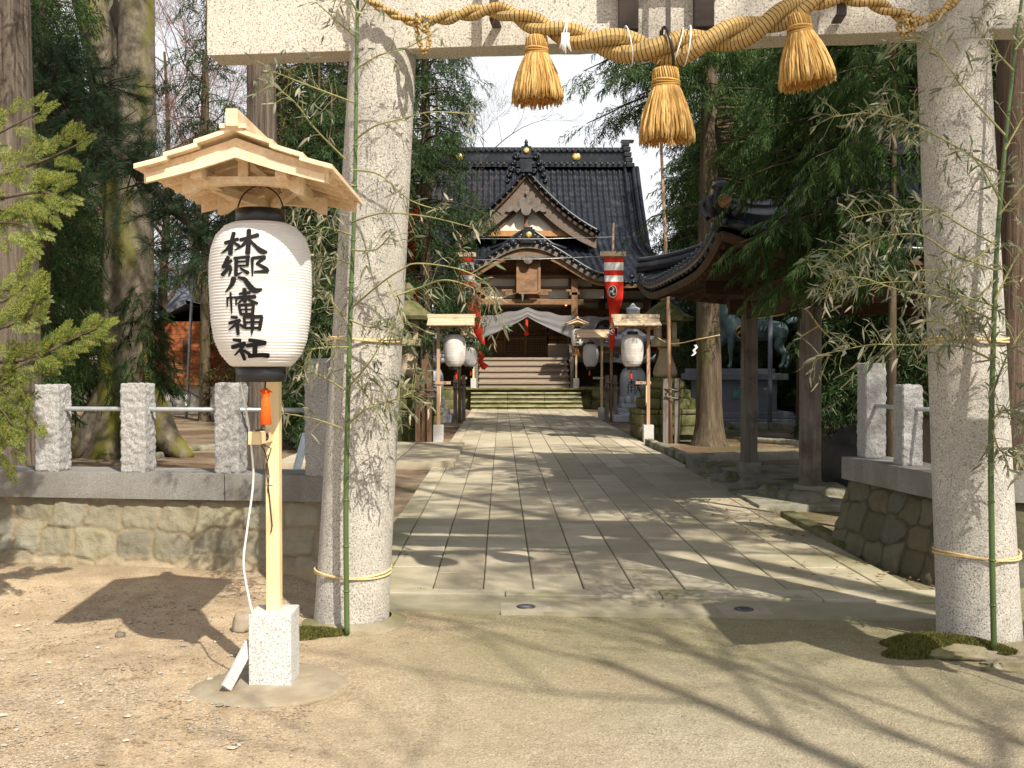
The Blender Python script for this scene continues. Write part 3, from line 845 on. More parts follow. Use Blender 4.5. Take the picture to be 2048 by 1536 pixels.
def tassel(label, px, py0, py1, hw, nw, lean, seed, dy=0.0):
    r = random.Random(seed)
    Yd = tY(px, RO + dy)
    top = at(px, py0, Yd); bot = at(px + lean, py1, Yd)
    sc = F / Yd
    t_ = thing('straw_tassel', label, 'straw tassel', top.to_tuple(), 0, 'straw tassels on the rope')
    ax = (bot - top); L = ax.length
    q_ = ax.normalized().to_track_quat('-Z', 'Y') if False else Vector((0, 0, -1)).rotation_difference(ax.normalized())
    t_.rotation_mode = 'QUATERNION'; t_.rotation_quaternion = q_
    Rb, Rn = hw / sc, nw / sc
    knot = MB()
    prof = [(Rn * .45, .015), (Rn * .8, .005), (Rn * 1.0, -.03), (Rn * 0.98, -.075), (Rn * 1.0, -.1)]
    vs_n = 40
    knot.lathe(prof, vs_n)
    for i in range(30):
        a = 2 * PI * i / 30
        knot.tube([(Rn * k * math.cos(a + .1 * j), Rn * k * math.sin(a + .1 * j), z) for j, (k, z) in enumerate(((.6, .018), (.98, .006), (1.06, -.03), (1.04, -.075)))], 0.006, 5)
    knot.build('head', m_straw, t_)
    wr = MB()
    for i in range(3):
        pts = [(Rn * 1.13 * math.cos(a), Rn * 1.13 * math.sin(a), -.062 - .013 * i + .004 * math.sin(a * 2 + i)) for a in [2 * PI * k / 24 for k in range(25)]]
        wr.tube(pts, 0.0065, 6)
    wr.build('binding', m_straw, t_)
    st = MB()
    def rad(f, k): return Rn * 1.0 + (Rb - Rn) * (1 - (1 - f) ** 1.7) * k
    for layer, n, k in ((0, 105, 1.0), (1, 90, .93), (2, 70, .8)):
        for i in range(n):
            a = 2 * PI * (i + r.random()) / n
            kk = k * r.uniform(.95, 1.035); LL = L * r.uniform(.94, 1.03) * (1 if layer else 1.0)
            tw = r.uniform(-.12, .12); pts = []
            for j in range(8):
                f = j / 7
                wob = r.uniform(-.004, .004)
                rr = rad(f, kk) + wob; aa = a + tw * f + r.uniform(-.02, .02)
                pts.append((rr * math.cos(aa), rr * math.sin(aa), -.085 - (LL - .085) * f))
            w0 = r.uniform(.0042, .0068)
            st.tube(pts, [w0] * 7 + [w0 * .6], 5)
    st.build('strands', m_straw, t_)
    inn = MB()
    prof = [(Rn * .9, -.09)] + [(rad(f, .80), -.085 - (L * .93 - .085) * f) for f in (.2, .4, .6, .8, 1.0)]
    inn.lathe(prof[::-1], 32, smooth=True)
    for i in range(260):
        a = r.uniform(0, 6.28); k = math.sqrt(r.random()) * .95
        x, y = rad(1, k * .8) * math.cos(a) * k, rad(1, k * .8) * math.sin(a) * k
        inn.tube([(x, y, -L * .88), (x * 1.03, y * 1.03, -L * r.uniform(.94, .99))], 0.006, 4)
    inn.build('strand_ends', m_strawin, t_)
    if seed == 2:
        ex = MB()
        for i in range(5):
            x = r.uniform(-.03, .04); pts = [(x, -.12, -L * .85)]
            for j in range(5): pts.append((x + r.uniform(-.02, .02), -.12, -L * (.9 + .055 * j)))
            ex.tube(pts, 0.0035, 4)
        ex.build('loose_straw', m_straw, t_)
    return t_
tassel('straw tassel hanging in front of open sky, first from the plain pillar with the lantern', 1073, 78, 205, 50, 20, 2, 1)
tassel('lowest straw tassel, under the thickest middle of the twisted rope', 1331, 142, 284, 54, 24, 2, 2)
tassel('straw tassel swung sideways, nearest the bamboo-covered grey pillar', 1596, 34, 170, 54, 21, 20, 3)

# ================================================================ stone walls
def rubble_mat(name='rubble_wall_stone', dim=1.0, foot=0.8):
    t = NT(name)
    cell = t.n('Attribute', attribute_name='cell'); mor = t.n('Attribute', attribute_name='mortar')
    co = t.world()
    n1 = t.noise(co, 7, 8, 0.7); n2 = t.noise(co, 70, 5, 0.75)
    st = t.ramp(cell.outputs['Fac'], [(0.0, (0.19, 0.175, 0.135)), (0.35, (0.285, 0.255, 0.18)), (0.7, (0.33, 0.305, 0.23)), (1.0, (0.24, 0.235, 0.205))]).outputs[0]
    st = t.mix(t.ramp(n1.outputs['Fac'], [(0.4, 0), (0.75, 0.55)]).outputs[0], st, (0.17, 0.155, 0.11))
    ml = t.noise(co, 2.2, 6, 0.6)
    st = t.mix(t.ramp(ml.outputs['Fac'], [(0.5, 0), (0.7, 0.5)]).outputs[0], st, (0.27, 0.245, 0.11))
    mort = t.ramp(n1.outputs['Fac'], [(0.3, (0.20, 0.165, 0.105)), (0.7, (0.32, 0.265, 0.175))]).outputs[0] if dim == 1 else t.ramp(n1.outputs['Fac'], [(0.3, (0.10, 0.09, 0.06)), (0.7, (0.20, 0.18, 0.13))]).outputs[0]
    col = t.mix(mor.outputs['Fac'], st, mort)
    sep = t.n('SeparateXYZ', {0: t.n('NewGeometry').outputs['Position']})
    lo = t.n('MapRange', {'Value': t.math('ADD', sep.outputs[2], t.math('MULTIPLY', n1.outputs['Fac'], 0.22)), 'From Min': 0.30, 'From Max': 0.16})
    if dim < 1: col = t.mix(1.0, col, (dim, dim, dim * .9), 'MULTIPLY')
    col = t.mix(t.math('MULTIPLY', lo.outputs[0], foot), col, (0.42, 0.32, 0.2))   # splashed sand at the foot
    return t.fin(col, 0.92, t.bump(t.math('ADD', n1.outputs['Fac'], t.math('MULTIPLY', n2.outputs['Fac'], .6)), 0.8, 0.02), 0.2)
m_rubble = rubble_mat()
m_rubble_shaded = rubble_mat('shaded_rubble_stone', 0.5, 0.0)   # mossy dark stone, dimmed further: the wall's shade is put into its colour
def rubble(name, p0, p1, z0, z1, batter, parent, seed, ends=0.0, step=0.013, sq=1.0, mat=None, pn=3.2):
    """battered rubble face from p0 to p1 (x,y), outward normal to the right of travel"""
    p0 = Vector((*p0, 0)); p1 = Vector((*p1, 0)); d = p1 - p0; L = d.length; d.normalize()
    n = Vector((d.y, -d.x, 0))
    nu, nv = int(L / step), int((z1 - z0) / step)
    r = random.Random(seed)
    seeds = []
    rows = max(2, int((z1 - z0) / (0.22 * sq)))
    for j in range(-1, rows + 1):
        x = -0.5 + r.uniform(0, .3)
        while x < L + .5:
            seeds.append((x, z0 + (j + .5 + r.uniform(-.25, .25)) * (z1 - z0) / rows, r.random()))
            x += r.uniform(.24, .5) * sq
    S = np.array(seeds)
    uu, vv = np.meshgrid(np.linspace(0, L, nu + 1), np.linspace(z0, z1, nv + 1))
    wob = np.array([[noise.noise((u * 6 + seed, v * 6, 0)) * .03 for u in uu[0]] for v in vv[:, 0]])
    P = np.stack([(uu + wob).ravel(), (vv + wob[::-1]).ravel()], 1)
    D = ((np.abs(P[:, None, 0] - S[None, :, 0]) * .75) ** pn + np.abs(P[:, None, 1] - S[None, :, 1]) ** pn) ** (1 / pn)
    o2 = np.argsort(D, 1)[:, :2]
    d1 = np.take_along_axis(D, o2[:, :1], 1)[:, 0]; d2 = np.take_along_axis(D, o2[:, 1:2], 1)[:, 0]
    e = d2 - d1; cell = S[o2[:, 0], 2]
    nz_ = np.array([noise.noise((u * 4, v * 4, seed + 5)) for u, v in zip(uu.ravel(), vv.ravel())])
    mort = np.clip(1 - (e - 0.006 - .03 * np.clip(nz_, 0, 1)) / 0.02, 0, 1)
    hgt = np.clip(e / 0.032, 0, 1) ** .6 * 0.014 + (cell - .5) * 0.018
    vs = []
    for k in range(len(P)):
        u, v = uu.ravel()[k], vv.ravel()[k]
        h = hgt[k] + .016 * fbm((u * 9 + seed, v * 9, cell[k] * 9), 6) * (1 - .5 * mort[k])
        b = batter * (z1 - v) / (z1 - z0)
        q_ = p0 + d * u + n * (h + b)
        vs.append((q_.x, q_.y, v))
    q_ = nu + 1
    fs = [(j * q_ + i, j * q_ + i + 1, (j + 1) * q_ + i + 1, (j + 1) * q_ + i) for j in range(nv) for i in range(nu)]
    # back and ends so that it is a solid wall
    base = len(vs); bk = -0.34
    for u, v in ((0, z0), (L, z0), (L, z1), (0, z1)):
        w_ = p0 + d * u + n * bk; vs.append((w_.x, w_.y, v))
    o = quadmesh(name, np.array(vs), np.array(fs + [(base + 1, base, base + 3, base + 2), (0, base, base + 1, nu), (nv * q_, nv * q_ + nu, base + 2, base + 3), (0, nv * q_, base + 3, base), (nu, base + 1, base + 2, nv * q_ + nu)]), mat or m_rubble, parent, True)
    me = o.data
    for nm, arr in (('cell', cell), ('mortar', mort)):
        a = me.attributes.new(nm, 'FLOAT', 'POINT')
        a.data.foreach_set('value', np.concatenate([arr, np.zeros(4)]).astype(np.float32))
    return o
def coping(p0, p1, zt, th, front, depth, parent, seed, joints=1.6):
    p0 = Vector((*p0, 0)); p1 = Vector((*p1, 0)); d = p1 - p0; L = d.length; d.normalize(); n = Vector((d.y, -d.x, 0))
    r = random.Random(seed); x = 0
    while x < L - .05:
        l = min(r.uniform(joints * .8, joints * 1.2), L - x)
        if L - x - l < .4: l = L - x
        c = p0 + d * (x + l / 2) + n * (front - depth / 2)
        M = Matrix(((d.x, -n.x, 0, c.x), (d.y, -n.y, 0, c.y), (0, 0, 1, zt - th / 2), (0, 0, 0, 1)))
        MB().roughbox((0, 0, 0), (l - .006, depth, th), .004, 6, 10, seed + x, M, 6, .05).build('coping_stone', m_coping, parent)
        x += l
YW = lambda X: 7.55 - 0.138 * (X + 1.34)
wl = thing('stone_wall', 'low rubble stone wall with grey coping behind the big paper lantern', 'stone wall', (0, 0, 0))
rubble('rubble_face', (-9.0, YW(-9.0) + .05), (-1.12, YW(-1.12) + .05), -0.05, 0.603, 0.10, wl, 3, sq=.84)
coping((-9.0, YW(-9)), (-1.10, YW(-1.1)), 0.80, 0.20, 0.02, 0.42, wl, 2, 2.2)
wr = thing('stone_wall', 'dark shaded rubble wall running back along the paving behind the bamboo pillar', 'stone wall', (0, 0, 0))
WA, WB, WC = (3.06, 9.10), (3.30, 7.52), (9.0, 6.9)
rubble('rubble_face', (WA[0] + .06, WA[1]), (WB[0] + .06, WB[1] - .02), -0.05, 0.603, 0.20, wr, 7, sq=.8, mat=m_rubble_shaded, pn=2.8)
rubble('rubble_face', (WB[0] + .0, WB[1] + .05), (WC[0], WC[1] + .05), -0.05, 0.603, 0.10, wr, 9, mat=m_rubble_shaded)
rubble('end_face', (WA[0] + .44, WA[1] + .03), (WA[0] + .06, WA[1] - .01), -0.05, 0.603, 0.05, wr, 11, mat=m_rubble_shaded)
coping(WA, WB, 0.80, 0.2, 0.03, 0.42, wr, 5, 1.6)
coping((WB[0] + .43, WB[1] - .05), WC, 0.80, 0.2, 0.02, 0.42, wr, 6, 2.2)
pw = MB().roughbox((WB[0] + .2, WB[1] + .14, 0.275), (.40, .40, .655), .02, 4, 12, 3); pw.build('corner_fill', m_rubble_shaded, wr)
low = MB()
ka, kb2 = gnd(1573, 1036), gnd(1700, 1104); kd = (kb2 - ka) / 3; kang = math.atan2(kd.y, kd.x)
for i in range(3):
    c_ = ka + kd * (i + .5); low.roughbox((0, 0, 0), (kd.length - .01, .15, .10), .01, 6, 10, i, Matrix.Translation((c_.x, c_.y, .03)) @ Matrix.Rotation(kang, 4, 'Z'))
tag(low.build('low_kerb', m_moss_stone), 'low mossy kerb between the paving and the shaded rubble wall', 'kerb')

# ---- hewn granite posts on the copings
def hewn_post(px, py, wd, h, rz, lab, seed):
    p = gnd(px, py, 0.80)
    p = p + Vector((0, wd * .5, 0))
    mb = MB(); mb.roughbox((0, 0, h / 2), (wd, wd * .95, h), 0.0095, 25, 34, seed, None, 80, .06)
    o = mb.build('granite_post', m_gran_grey, None, (p.x, p.y, .795)); o.rotation_euler = (0, 0, rz)
    tag(o, lab, 'stone post', 'hewn granite posts on the walls'); return p
p1 = hewn_post(96, 943, .195, .665, -.13, 'hewn granite post on the wall, first from the red-brown cedar trunk', 1)
p2 = hewn_post(268, 945, .195, .675, -.13, 'hewn granite post before the forked mossy tree', 2)
p3 = hewn_post(456, 947, .19, .68, -.13, 'hewn granite post beside the pole of the big paper lantern', 3)
p4 = hewn_post(636, 951, .18, .86, -.13, 'tall granite post half hidden behind the sunlit torii pillar', 4)
q1 = hewn_post(1750, 917, .185, .83, .10, 'tallest hewn granite post, at the free end of the dark wall', 5)
q2 = hewn_post(1824, 932, .17, .655, .10, 'shorter hewn granite post beside the bamboo pillar', 6)
def rail(pts, lab):
    tag(MB().tube(pts, 0.018, 10).build('metal_rail', m_metal), lab, 'rail', 'metal rails through the stone posts')
d = Vector((1, -.138, 0)).normalized()
rail([p2 + Vector((0, 0, .475)) - d * 6, p2 + Vector((0, 0, .475)), p4 + Vector((0, 0, .475))], 'thin steel rail through the row of posts behind the big lantern')
e = (q2 - q1).normalized()
rail([q1 + Vector((0, 0, .46)), q2 + Vector((0, 0, .46)), Vector((3.55, 7.75, 1.26)), Vector((9, 7.1, 1.26))], 'thin steel rail through the two posts by the bamboo pillar')

# ================================================================ lantern stands
LN = [(0.132, 0.0), (0.150, 0.012), (0.185, 0.055), (0.212, 0.12), (0.226, 0.20), (0.233, 0.30), (0.2365, 0.40), (0.2345, 0.48), (0.226, 0.55), (0.205, 0.61), (0.165, 0.655), (0.128, 0.672)]
LZ0 = 1.60
def lan_r(z):
    z -= LZ0
    for (a, b), (c, d_) in zip(LN[:-1], LN[1:]):
        if b <= z <= d_: return a + (c - a) * (z - b) / (d_ - b)
    return LN[0][0] if z < 0 else LN[-1][0]
def paper_mat():
    t = NT('lantern_paper')
    n = t.noise(t.obj(), 6, 5, 0.6)
    col = t.ramp(n.outputs['Fac'], [(0.3, (0.80, 0.775, 0.75)), (0.7, (0.88, 0.86, 0.84))]).outputs[0]
    t.fin(col, 0.7, t.bump(t.noise(t.obj(), 90, 3).outputs['Fac'], 0.1, 0.001), 0.25)
    tr = t.n('BsdfTranslucent', {'Color': col})
    mx = t.n('MixShader', {0: 0.22, 1: t.b.outputs[0], 2: tr.outputs[0]})
    t.t.links.new(mx.outputs[0], t.out.inputs['Surface'])
    return t.m
m_paper = paper_mat()
m_paper_grey = mottled('old_lantern_paper', (0.50, 0.47, 0.45), (0.66, 0.63, 0.60), 5, 0.8, 0.2, 0.004, fine=50, c3=(0.44, 0.40, 0.37), p3=0.55, s3=4)
KANJI = [
 ([(150,240),(285,205)],[34,30]),([(240,135),(215,250),(205,365)],[36,38,44]),([(215,250),(165,312),(105,350)],[38,26,10]),([(232,235),(292,278)],[20,32]),
 ([(310,215),(400,190),(490,160)],[34,32,40]),([(397,105),(392,240),(383,362)],[40,40,46]),([(385,205),(330,275),(250,325)],[36,26,10]),([(400,212),(470,290),(525,335),(578,345)],[24,34,50,26]),
 ([(182,398),(135,488)],[38,30]),([(215,432),(125,500)],[28,34]),([(128,496),(215,502)],[26,22]),([(205,490),(118,582)],[30,36]),([(212,520),(190,592)],[28,16]),
 ([(245,410),(330,402),(398,400)],[28,24,34]),([(266,410),(262,592)],[30,34]),([(385,402),(380,492)],[34,26]),([(280,447),(370,443)],[18,18]),([(270,492),(385,488)],[20,18]),([(258,590),(322,560)],[26,12]),([(308,515),(350,545),(388,568)],[18,28,34]),
 ([(430,412),(431,600)],[30,12]),([(430,410),(560,396)],[26,34]),([(556,402),(475,470)],[34,24]),([(475,468),(560,515),(585,545)],[22,38,40]),([(585,548),(450,556)],[34,18]),
 ([(240,622),(215,690),(150,765)],[50,36,8]),([(285,612),(350,632)],[20,40]),([(350,630),(440,745),(525,738)],[38,54,20]),
 ([(205,770),(212,890),(216,990)],[18,20,10]),([(170,832),(172,915)],[16,14]),([(165,826),(268,820)],[18,20]),([(264,822),(262,902)],[20,14]),
 ([(345,735),(352,760)],[34,40]),([(298,785),(405,772)],[22,26]),([(275,826),(460,815)],[28,34]),([(350,745),(352,872)],[36,34]),([(340,832),(278,890)],[28,12]),([(370,832),(430,868),(482,884)],[18,30,24]),
 ([(290,905),(312,1000)],[22,26]),([(295,905),(442,896)],[24,28]),([(440,898),(430,1000)],[28,30]),([(310,1000),(436,996)],[24,24]),([(302,950),(432,946)],[16,16]),([(365,902),(366,1000)],[22,22]),
 ([(212,1028),(272,1034)],[24,28]),([(188,1092),(302,1064)],[28,32]),([(292,1070),(240,1118),(182,1162)],[32,24,10]),([(270,1100),(282,1212)],[36,28]),([(300,1108),(345,1138)],[20,28]),
 ([(343,1036),(356,1142)],[24,26]),([(338,1030),(528,1024)],[26,34]),([(524,1030),(500,1162)],[32,32]),([(350,1086),(512,1080)],[20,20]),([(355,1146),(506,1142)],[24,26]),([(430,1008),(428,1120),(420,1220)],[38,34,8]),
 ([(230,1266),(302,1276)],[26,36]),([(218,1346),(350,1308)],[38,42]),([(345,1315),(300,1370),(242,1432)],[36,26,12]),([(308,1370),(345,1478)],[40,28]),([(340,1380),(402,1424)],[26,34]),
 ([(395,1270),(480,1282),(562,1300)],[34,32,40]),([(370,1330),(562,1302)],[36,34]),([(455,1275),(452,1432)],[44,42]),([(388,1444),(500,1428),(592,1434)],[32,40,46])]
def kanji_mesh(mb, yaw=R(13.2), lift=0.006):
    """brush strokes laid on the lantern's face; zoom frame 1112x1536 of the picture, 5.29 px per photo px, 422 px per metre"""
    K = 5.29 * 443
    def put(x, y):
        xo = (x - 517) / K; z = 1.6 + (293 - y / 5.29) / 443
        z = max(LZ0 + .01, min(LZ0 + .66, z))
        r = lan_r(z) + lift
        ph = math.asin(max(-.98, min(.98, xo / r))) + yaw
        return (r * math.sin(ph), -r * math.cos(ph), z)
    for pts, ws in KANJI:
        P = catmull([(*p, w_) for p, w_ in zip(pts, ws)], 6)
        m = len(P); vs = []; prev = None
        row = []
        for i, (x, y, w_) in enumerate(P):
            a, b = P[max(i - 1, 0)], P[min(i + 1, m - 1)]
            dx, dy = b[0] - a[0], b[1] - a[1]; l = math.hypot(dx, dy) or 1
            row.append((x, y, -dy / l, dx / l, w_ / 2 * 1.2, dx / l, dy / l))
        pre = row[0]; post = row[-1]
        ext = [(pre[0] - pre[5] * pre[4] * .55, pre[1] - pre[6] * pre[4] * .55, pre[2], pre[3], pre[4] * .55, 0, 0)] + row + [(post[0] + post[5] * post[4] * .5, post[1] + post[6] * post[4] * .5, post[2], post[3], post[4] * .5, 0, 0)]
        for x, y, nx, ny, h, _, _ in ext:
            for k in (-1, -.33, .33, 1):
                vs.append(put(x + nx * h * k, y + ny * h * k))
        fs = []
        for i in range(len(ext) - 1):
            for k in range(3):
                fs.append((4 * i + k, 4 * i + k + 1, 4 * i + 5 + k, 4 * i + 4 + k))
        mb.add(vs, fs)
    return mb
def roof_z(s): return 2.612 - (.375 * s - .15 * s * s)
def make_stand(label, loc, rz, aged=False, full=True, group='paper lantern stands along the approach'):
    wd, pw, rf = (m_agedpost, m_agedpost, m_agedroof) if aged else (m_newwood, m_newpost, m_newwood)
    t = thing('lantern_stand', label, 'paper lantern', loc, rz, group)
    MB().box((0, 0, .18), (.211, .211, .375)).build('stone_base', m_gran_pale, t, bevel=.004)
    MB().box((0, 0, 1.44), (.068, .068, 2.15)).build('post', pw, t, bevel=.003)
    arm = MB().bar((-.025, .06, 1.255), (-.035, -.26, 1.255), .062, .062); arm.build('arm', pw, t, bevel=.002)
    if aged or not full:
        MB().prism([(-.035, .85), (.0, .78), (.035, .85), (.035, 1.2), (-.035, 1.2)], .015, Matrix.Translation((0, -.05, 0))).build('name_board', m_newwood, t)
    # roof: three overlapping boards each side
    y0, y1 = -.76, .21
    rb = MB()
    for sg in (-1, 1):
        for k, (a, b) in enumerate(((.0, .17), (.155, .30), (.285, .425))):
            th = .020; lift = (2 - k) * .0165
            P = [a, (a + b) / 2, b]
            lo = [(sg * s, roof_z(s) + lift - .03) for s in P]; up = [(sg * s, roof_z(s) + lift - .03 + th) for s in P]
            rb.ribbon(lo, up, (y1 - y0) + .006 * k, Matrix.Translation((0, y0 - .003 * k, 0)))
    rb.build('roof', rf, t)
    rc = MB(); rc.box((0, (y0 + y1) / 2, 2.665), (.052, y1 - y0 + .05, .075), None); rc.box((0, (y0 + y1) / 2, 2.632), (.115, y1 - y0 + .02, .02)); rc.build('ridge_cap', rf, t, bevel=.002)
    for yb in (y0 + .05, y1 - .07):
        S = [-.40 + .8 * i / 16 for i in range(17)]
        bb = MB()
        bb.ribbon([(s, roof_z(abs(s)) - .100 + .012 * (abs(s) / .4)) for s in S], [(s, roof_z(abs(s)) - .018) for s in S], .022, Matrix.Translation((0, yb, 0)))
        bb.build('bargeboard', wd, t)
        if yb < 0:
            b2 = MB(); S2 = [-.385 + .77 * i / 16 for i in range(17)]
            b2.ribbon([(s, roof_z(abs(s)) - .105 + .014 * (abs(s) / .4)) for s in S2], [(s, roof_z(abs(s)) - .062 + .008 * (abs(s) / .4)) for s in S2], .016, Matrix.Translation((0, yb - .0165, 0)))
            b2.build('bargeboard', wd, t)
    fr = MB()
    for s in (-.185, .185):
        fr.box((s, -.255, 2.452), (.05, .84, .05))
    fr.box((0, -.25, 2.54), (.05, .84, .045))
    for sg in (-1, 1):
        for k in range(5):
            yy = y0 + .14 + k * .165
            fr.bar((sg * .02, yy, roof_z(.02) - .055), (sg * .40, yy, roof_z(.40) - .046), .032, .034)
    for yy in (-.60, -.03):
        S = [-.27 + .54 * i / 14 for i in range(15)]
        fr.ribbon([(s, 2.385 + .03 * (1 - (s / .27) ** 2) - (.02 if abs(s) > .2 else 0)) for s in S], [(s, 2.447) for s in S], .055, Matrix.Translation((0, yy, 0)))
        fr.box((0, yy + .027, 2.485), (.045, .045, .075))
    fr.bar((0, -.03, 2.40), (-.20, -.35, 2.44), .035, .04); fr.bar((0, -.03, 2.40), (.20, -.35, 2.44), .035, .04)
    fr.build('roof_framing', wd, t)
    # the lantern itself
    L = thing('lantern_part', None, None); del_ = L; bpy.data.objects.remove(L)
    lb = MB(); prof = []
    nr = 50 if full else 20
    for i in range(nr):
        for f, k in ((0.0, 0.0), (.28, .0038), (.72, .0038)):
            z = .672 * (i + f) / nr
            prof.append((lan_r(LZ0 + z) + k - .0019, z))
    prof.append((LN[-1][0], .672))
    lb.lathe(prof, 56 if full else 28, (0, 0, LZ0))
    ly = -.34; lx = .018
    lb.v = [(x * (1 + .010 * noise.noise((x * 9, y * 9, z * 7))), y * (1 + .010 * noise.noise((x * 9, y * 9, z * 7))), z) for x, y, z in lb.v]
    lan = lb.build('lantern_body', m_paper_grey if aged else m_paper, t, (lx, ly, 0))
    if aged is False:
        kanji_mesh(MB()).build('lettering', m_ink, lan)
    cp = MB()
    cp.lathe([(.112, 0), (.116, .004), (.116, .066), (.108, .070), (.104, .066), (.104, .004)], 32, (0, 0, LZ0 + .668)); cp.build('top_ring', m_black, lan)
    cp = MB()
    cp.lathe([(.112, 0), (.116, .004), (.119, .068), (.108, .074), (.104, .068), (.104, .004)], 32, (0, 0, LZ0 - .072)); cp.build('bottom_ring', m_black, lan)
    hd = MB()
    hd.tube([(.108 * math.cos(a), 0, LZ0 + .725 + .125 * math.sin(a)) for a in [PI * i / 16 for i in range(17)]], .004, 6)
    hd.tube([(0, 0, LZ0 + .85), (0, 0, 2.44)], .003, 5)
    hd.build('bail', m_wire, lan)
    # tassel and cords
    tx, ty = .045, -.37
    ts = MB()
    ts.lathe([(.006, .0), (.016, -.01), (.021, -.03), (.014, -.045), (.02, -.055), (.027, -.17), (.022, -.173), (.004, -.172)][::-1], 16, (tx, ty, 1.50))
    for a in range(7): ts.tube([(tx, ty, 1.492), (tx + .03 * math.cos(a), ty + .03 * math.sin(a), 1.48 + .01 * math.sin(3 * a)), (tx, ty, 1.468)], .006, 5)
    ts.build('tassel', m_orange if not aged else m_redsilk, t)
    cd = MB()
    cd.tube([(tx, ty, 1.545), (tx - .003, ty, 1.50)], .004, 5)
    cd.tube([(tx, ty, 1.34), (.0, -.3, 1.295), (-.03, -.25, 1.29), (-.03, -.12, 1.29)], .0028, 5)
    for k in range(4):
        cd.tube([(-.033 + .036 * math.cos(a), -.13 - .012 * k, 1.255 + .036 * math.sin(a)) for a in [2 * PI * i / 12 for i in range(13)]], .003, 5)
    if full:
        cd.tube([(-.03, -.15, 1.22), (-.028, -.05, 1.16), (-.015, -.04, 1.05), (-.022, -.04, .98), (-.012, -.042, .95)], .003, 5)
        cd.tube([(-.025, -.15, 1.22), (.0, -.06, 1.19), (-.03, -.04, 1.10), (-.012, -.04, .93), (.0, -.042, .80), (-.006, -.044, .765)], .003, 5)
    cd.build('cord', m_wire, t)
    if full:
        MB().box((-.012, -.038, 1.03), (.032, .004, .05)).build('paper_tag', m_newwood, t)
        cb_ = MB(); cb_.tube(catmull([(-.09, -.30, 1.54), (-.075, -.20, 1.3), (-.075, -.12, 1.05), (-.11, -.1, .8), (-.13, -.1, .62), (-.10, -.108, .44), (-.085, -.109, .38)], 8), .0055, 6); cb_.build('power_cable', m_cable, t)
    return t
S0 = make_stand('big white paper lantern with black brush lettering on a new wooden stand by the pillar', (-1.153, 5.19, 0), 0, False, True, 'paper lantern stands at the gate')
S1 = dup(S0, (2.99, 4.61, 0), 0, 'second pale wooden lantern stand standing just beyond the bamboo pillar, outside the view')
A1 = make_stand('weathered stand with a grey paper lantern, beside the stepped mossy stone lantern', (3.10, 21.6, 0), R(-90), True, False)
A2 = dup(A1, (-1.33, 21.6, 0), R(90), 'weathered stand with a grey paper lantern, beside the three brown banner posts')
N1 = make_stand('small pale lantern stand near the temple steps, under the striped hanging red banner', (3.00, 30.6, 0), R(-90), False, False)
N2 = dup(N1, (-1.29, 30.6, 0), R(90), 'small pale lantern stand near the temple steps, beside the slanting red banner')
N3 = dup(N1, (2.86, 39.2, .78), 0, 'pale gabled lantern stand with lettering on the terrace, by the black crest of the curtain')
N4 = dup(N1, (-1.07, 39.2, .78), 0, 'pale gabled lantern stand on the terrace, almost hidden behind the slanting red banner')

# round concrete pad, leaning board, stone at the front stand
m_pad = mottled('pad_concrete', (0.27, 0.225, 0.165), (0.40, 0.345, 0.26), 7, .95, .9, .012, fine=120, c3=(.30, .24, .16), p3=.5, s3=5)
pad = MB()
prof = [(.40, -.014)] + [(.37 - .03 * i, .003 + .003 * i) for i in range(4)] + [(.20, .013), (.1, .014), (.002, .014)]
pad.lathe(prof, 90, (0, 0, 0), True)
for i, v in enumerate(pad.v):
    k = 1 + .13 * noise.noise((v[0] * 3, v[1] * 3, 1)) + .06 * noise.noise((v[0] * 14, v[1] * 14, 1)); pad.v[i] = (v[0] * k, v[1] * k * .93, v[2] + .004 * noise.noise((v[0] * 9, v[1] * 9, 4)))
tag(pad.build('concrete_pad', m_pad, None, (-1.16, 5.16, 0)), 'round concrete pad under the big lantern stand', 'concrete pad')
a, b = gnd(452, 1377, .03), Vector((-1.262, 5.14, .215))
tag(MB().bar(a, b, .055, .022, (1, -.6, .5)).build('leaning_board', m_gran_pale, bevel=.003), 'white offcut board leaning on the stone base of the big lantern', 'board')
p = gnd(489, 1262); tag(MB().rock((0, 0, .05), (.11, .13, .14), 3).build('field_stone', m_peb, None, (p.x - .01, p.y, 0)), 'rounded pale stone lying behind the big lantern base', 'stone')
p = gnd(240, 1272); tag(MB().rock((0, 0, .01), (.055, .05, .045), 5).build('field_stone', m_rock, None, (p.x, p.y, ground_z(p.x, p.y))), 'small dark stone in the lantern roof shadow', 'stone')
# moss tufts at the pillar feet
def moss(name, c, rx, ry, h, n, seed, lab):
    r = random.Random(seed); V = []; Fq = []
    for _ in range(n):
        a = r.uniform(0, 6.28); k = math.sqrt(r.random())
        k2 = 1 + .35 * math.sin(3 * a + seed)
        x, y = c[0] + rx * k * math.cos(a) * k2, c[1] + ry * k * math.sin(a) * k2
        z = h * max(0, 1 - k * k) ; hh = r.uniform(.004, .013); b = r.uniform(0, 6.28); w_ = .004
        bx, by = math.cos(b) * w_, math.sin(b) * w_; lx, ly = r.uniform(-.01, .01), r.uniform(-.01, .01)
        i = len(V)
        V += [(x - bx, y - by, z - .006), (x + bx, y + by, z - .006), (x + lx + bx * .4, y + ly + by * .4, z + hh), (x + lx - bx * .4, y + ly - by * .4, z + hh)]
        Fq.append((i, i + 1, i + 2, i + 3))
    o = quadmesh(name, np.array(V), np.array(Fq), m_mosst); tag(o, lab, 'moss', None, 'stuff')
    mb = MB()
m_mosst = leafmat('moss_tuft', (0.07, 0.08, 0.016), (0.115, 0.12, 0.024), (0.17, 0.15, 0.05), 0.2, 0.9)
g = gnd(630, 1268); moss('moss', (g.x - .02, g.y, .01), .17, .10, .035, 3500, 1, 'clump of green moss between lantern base and sunlit pillar')
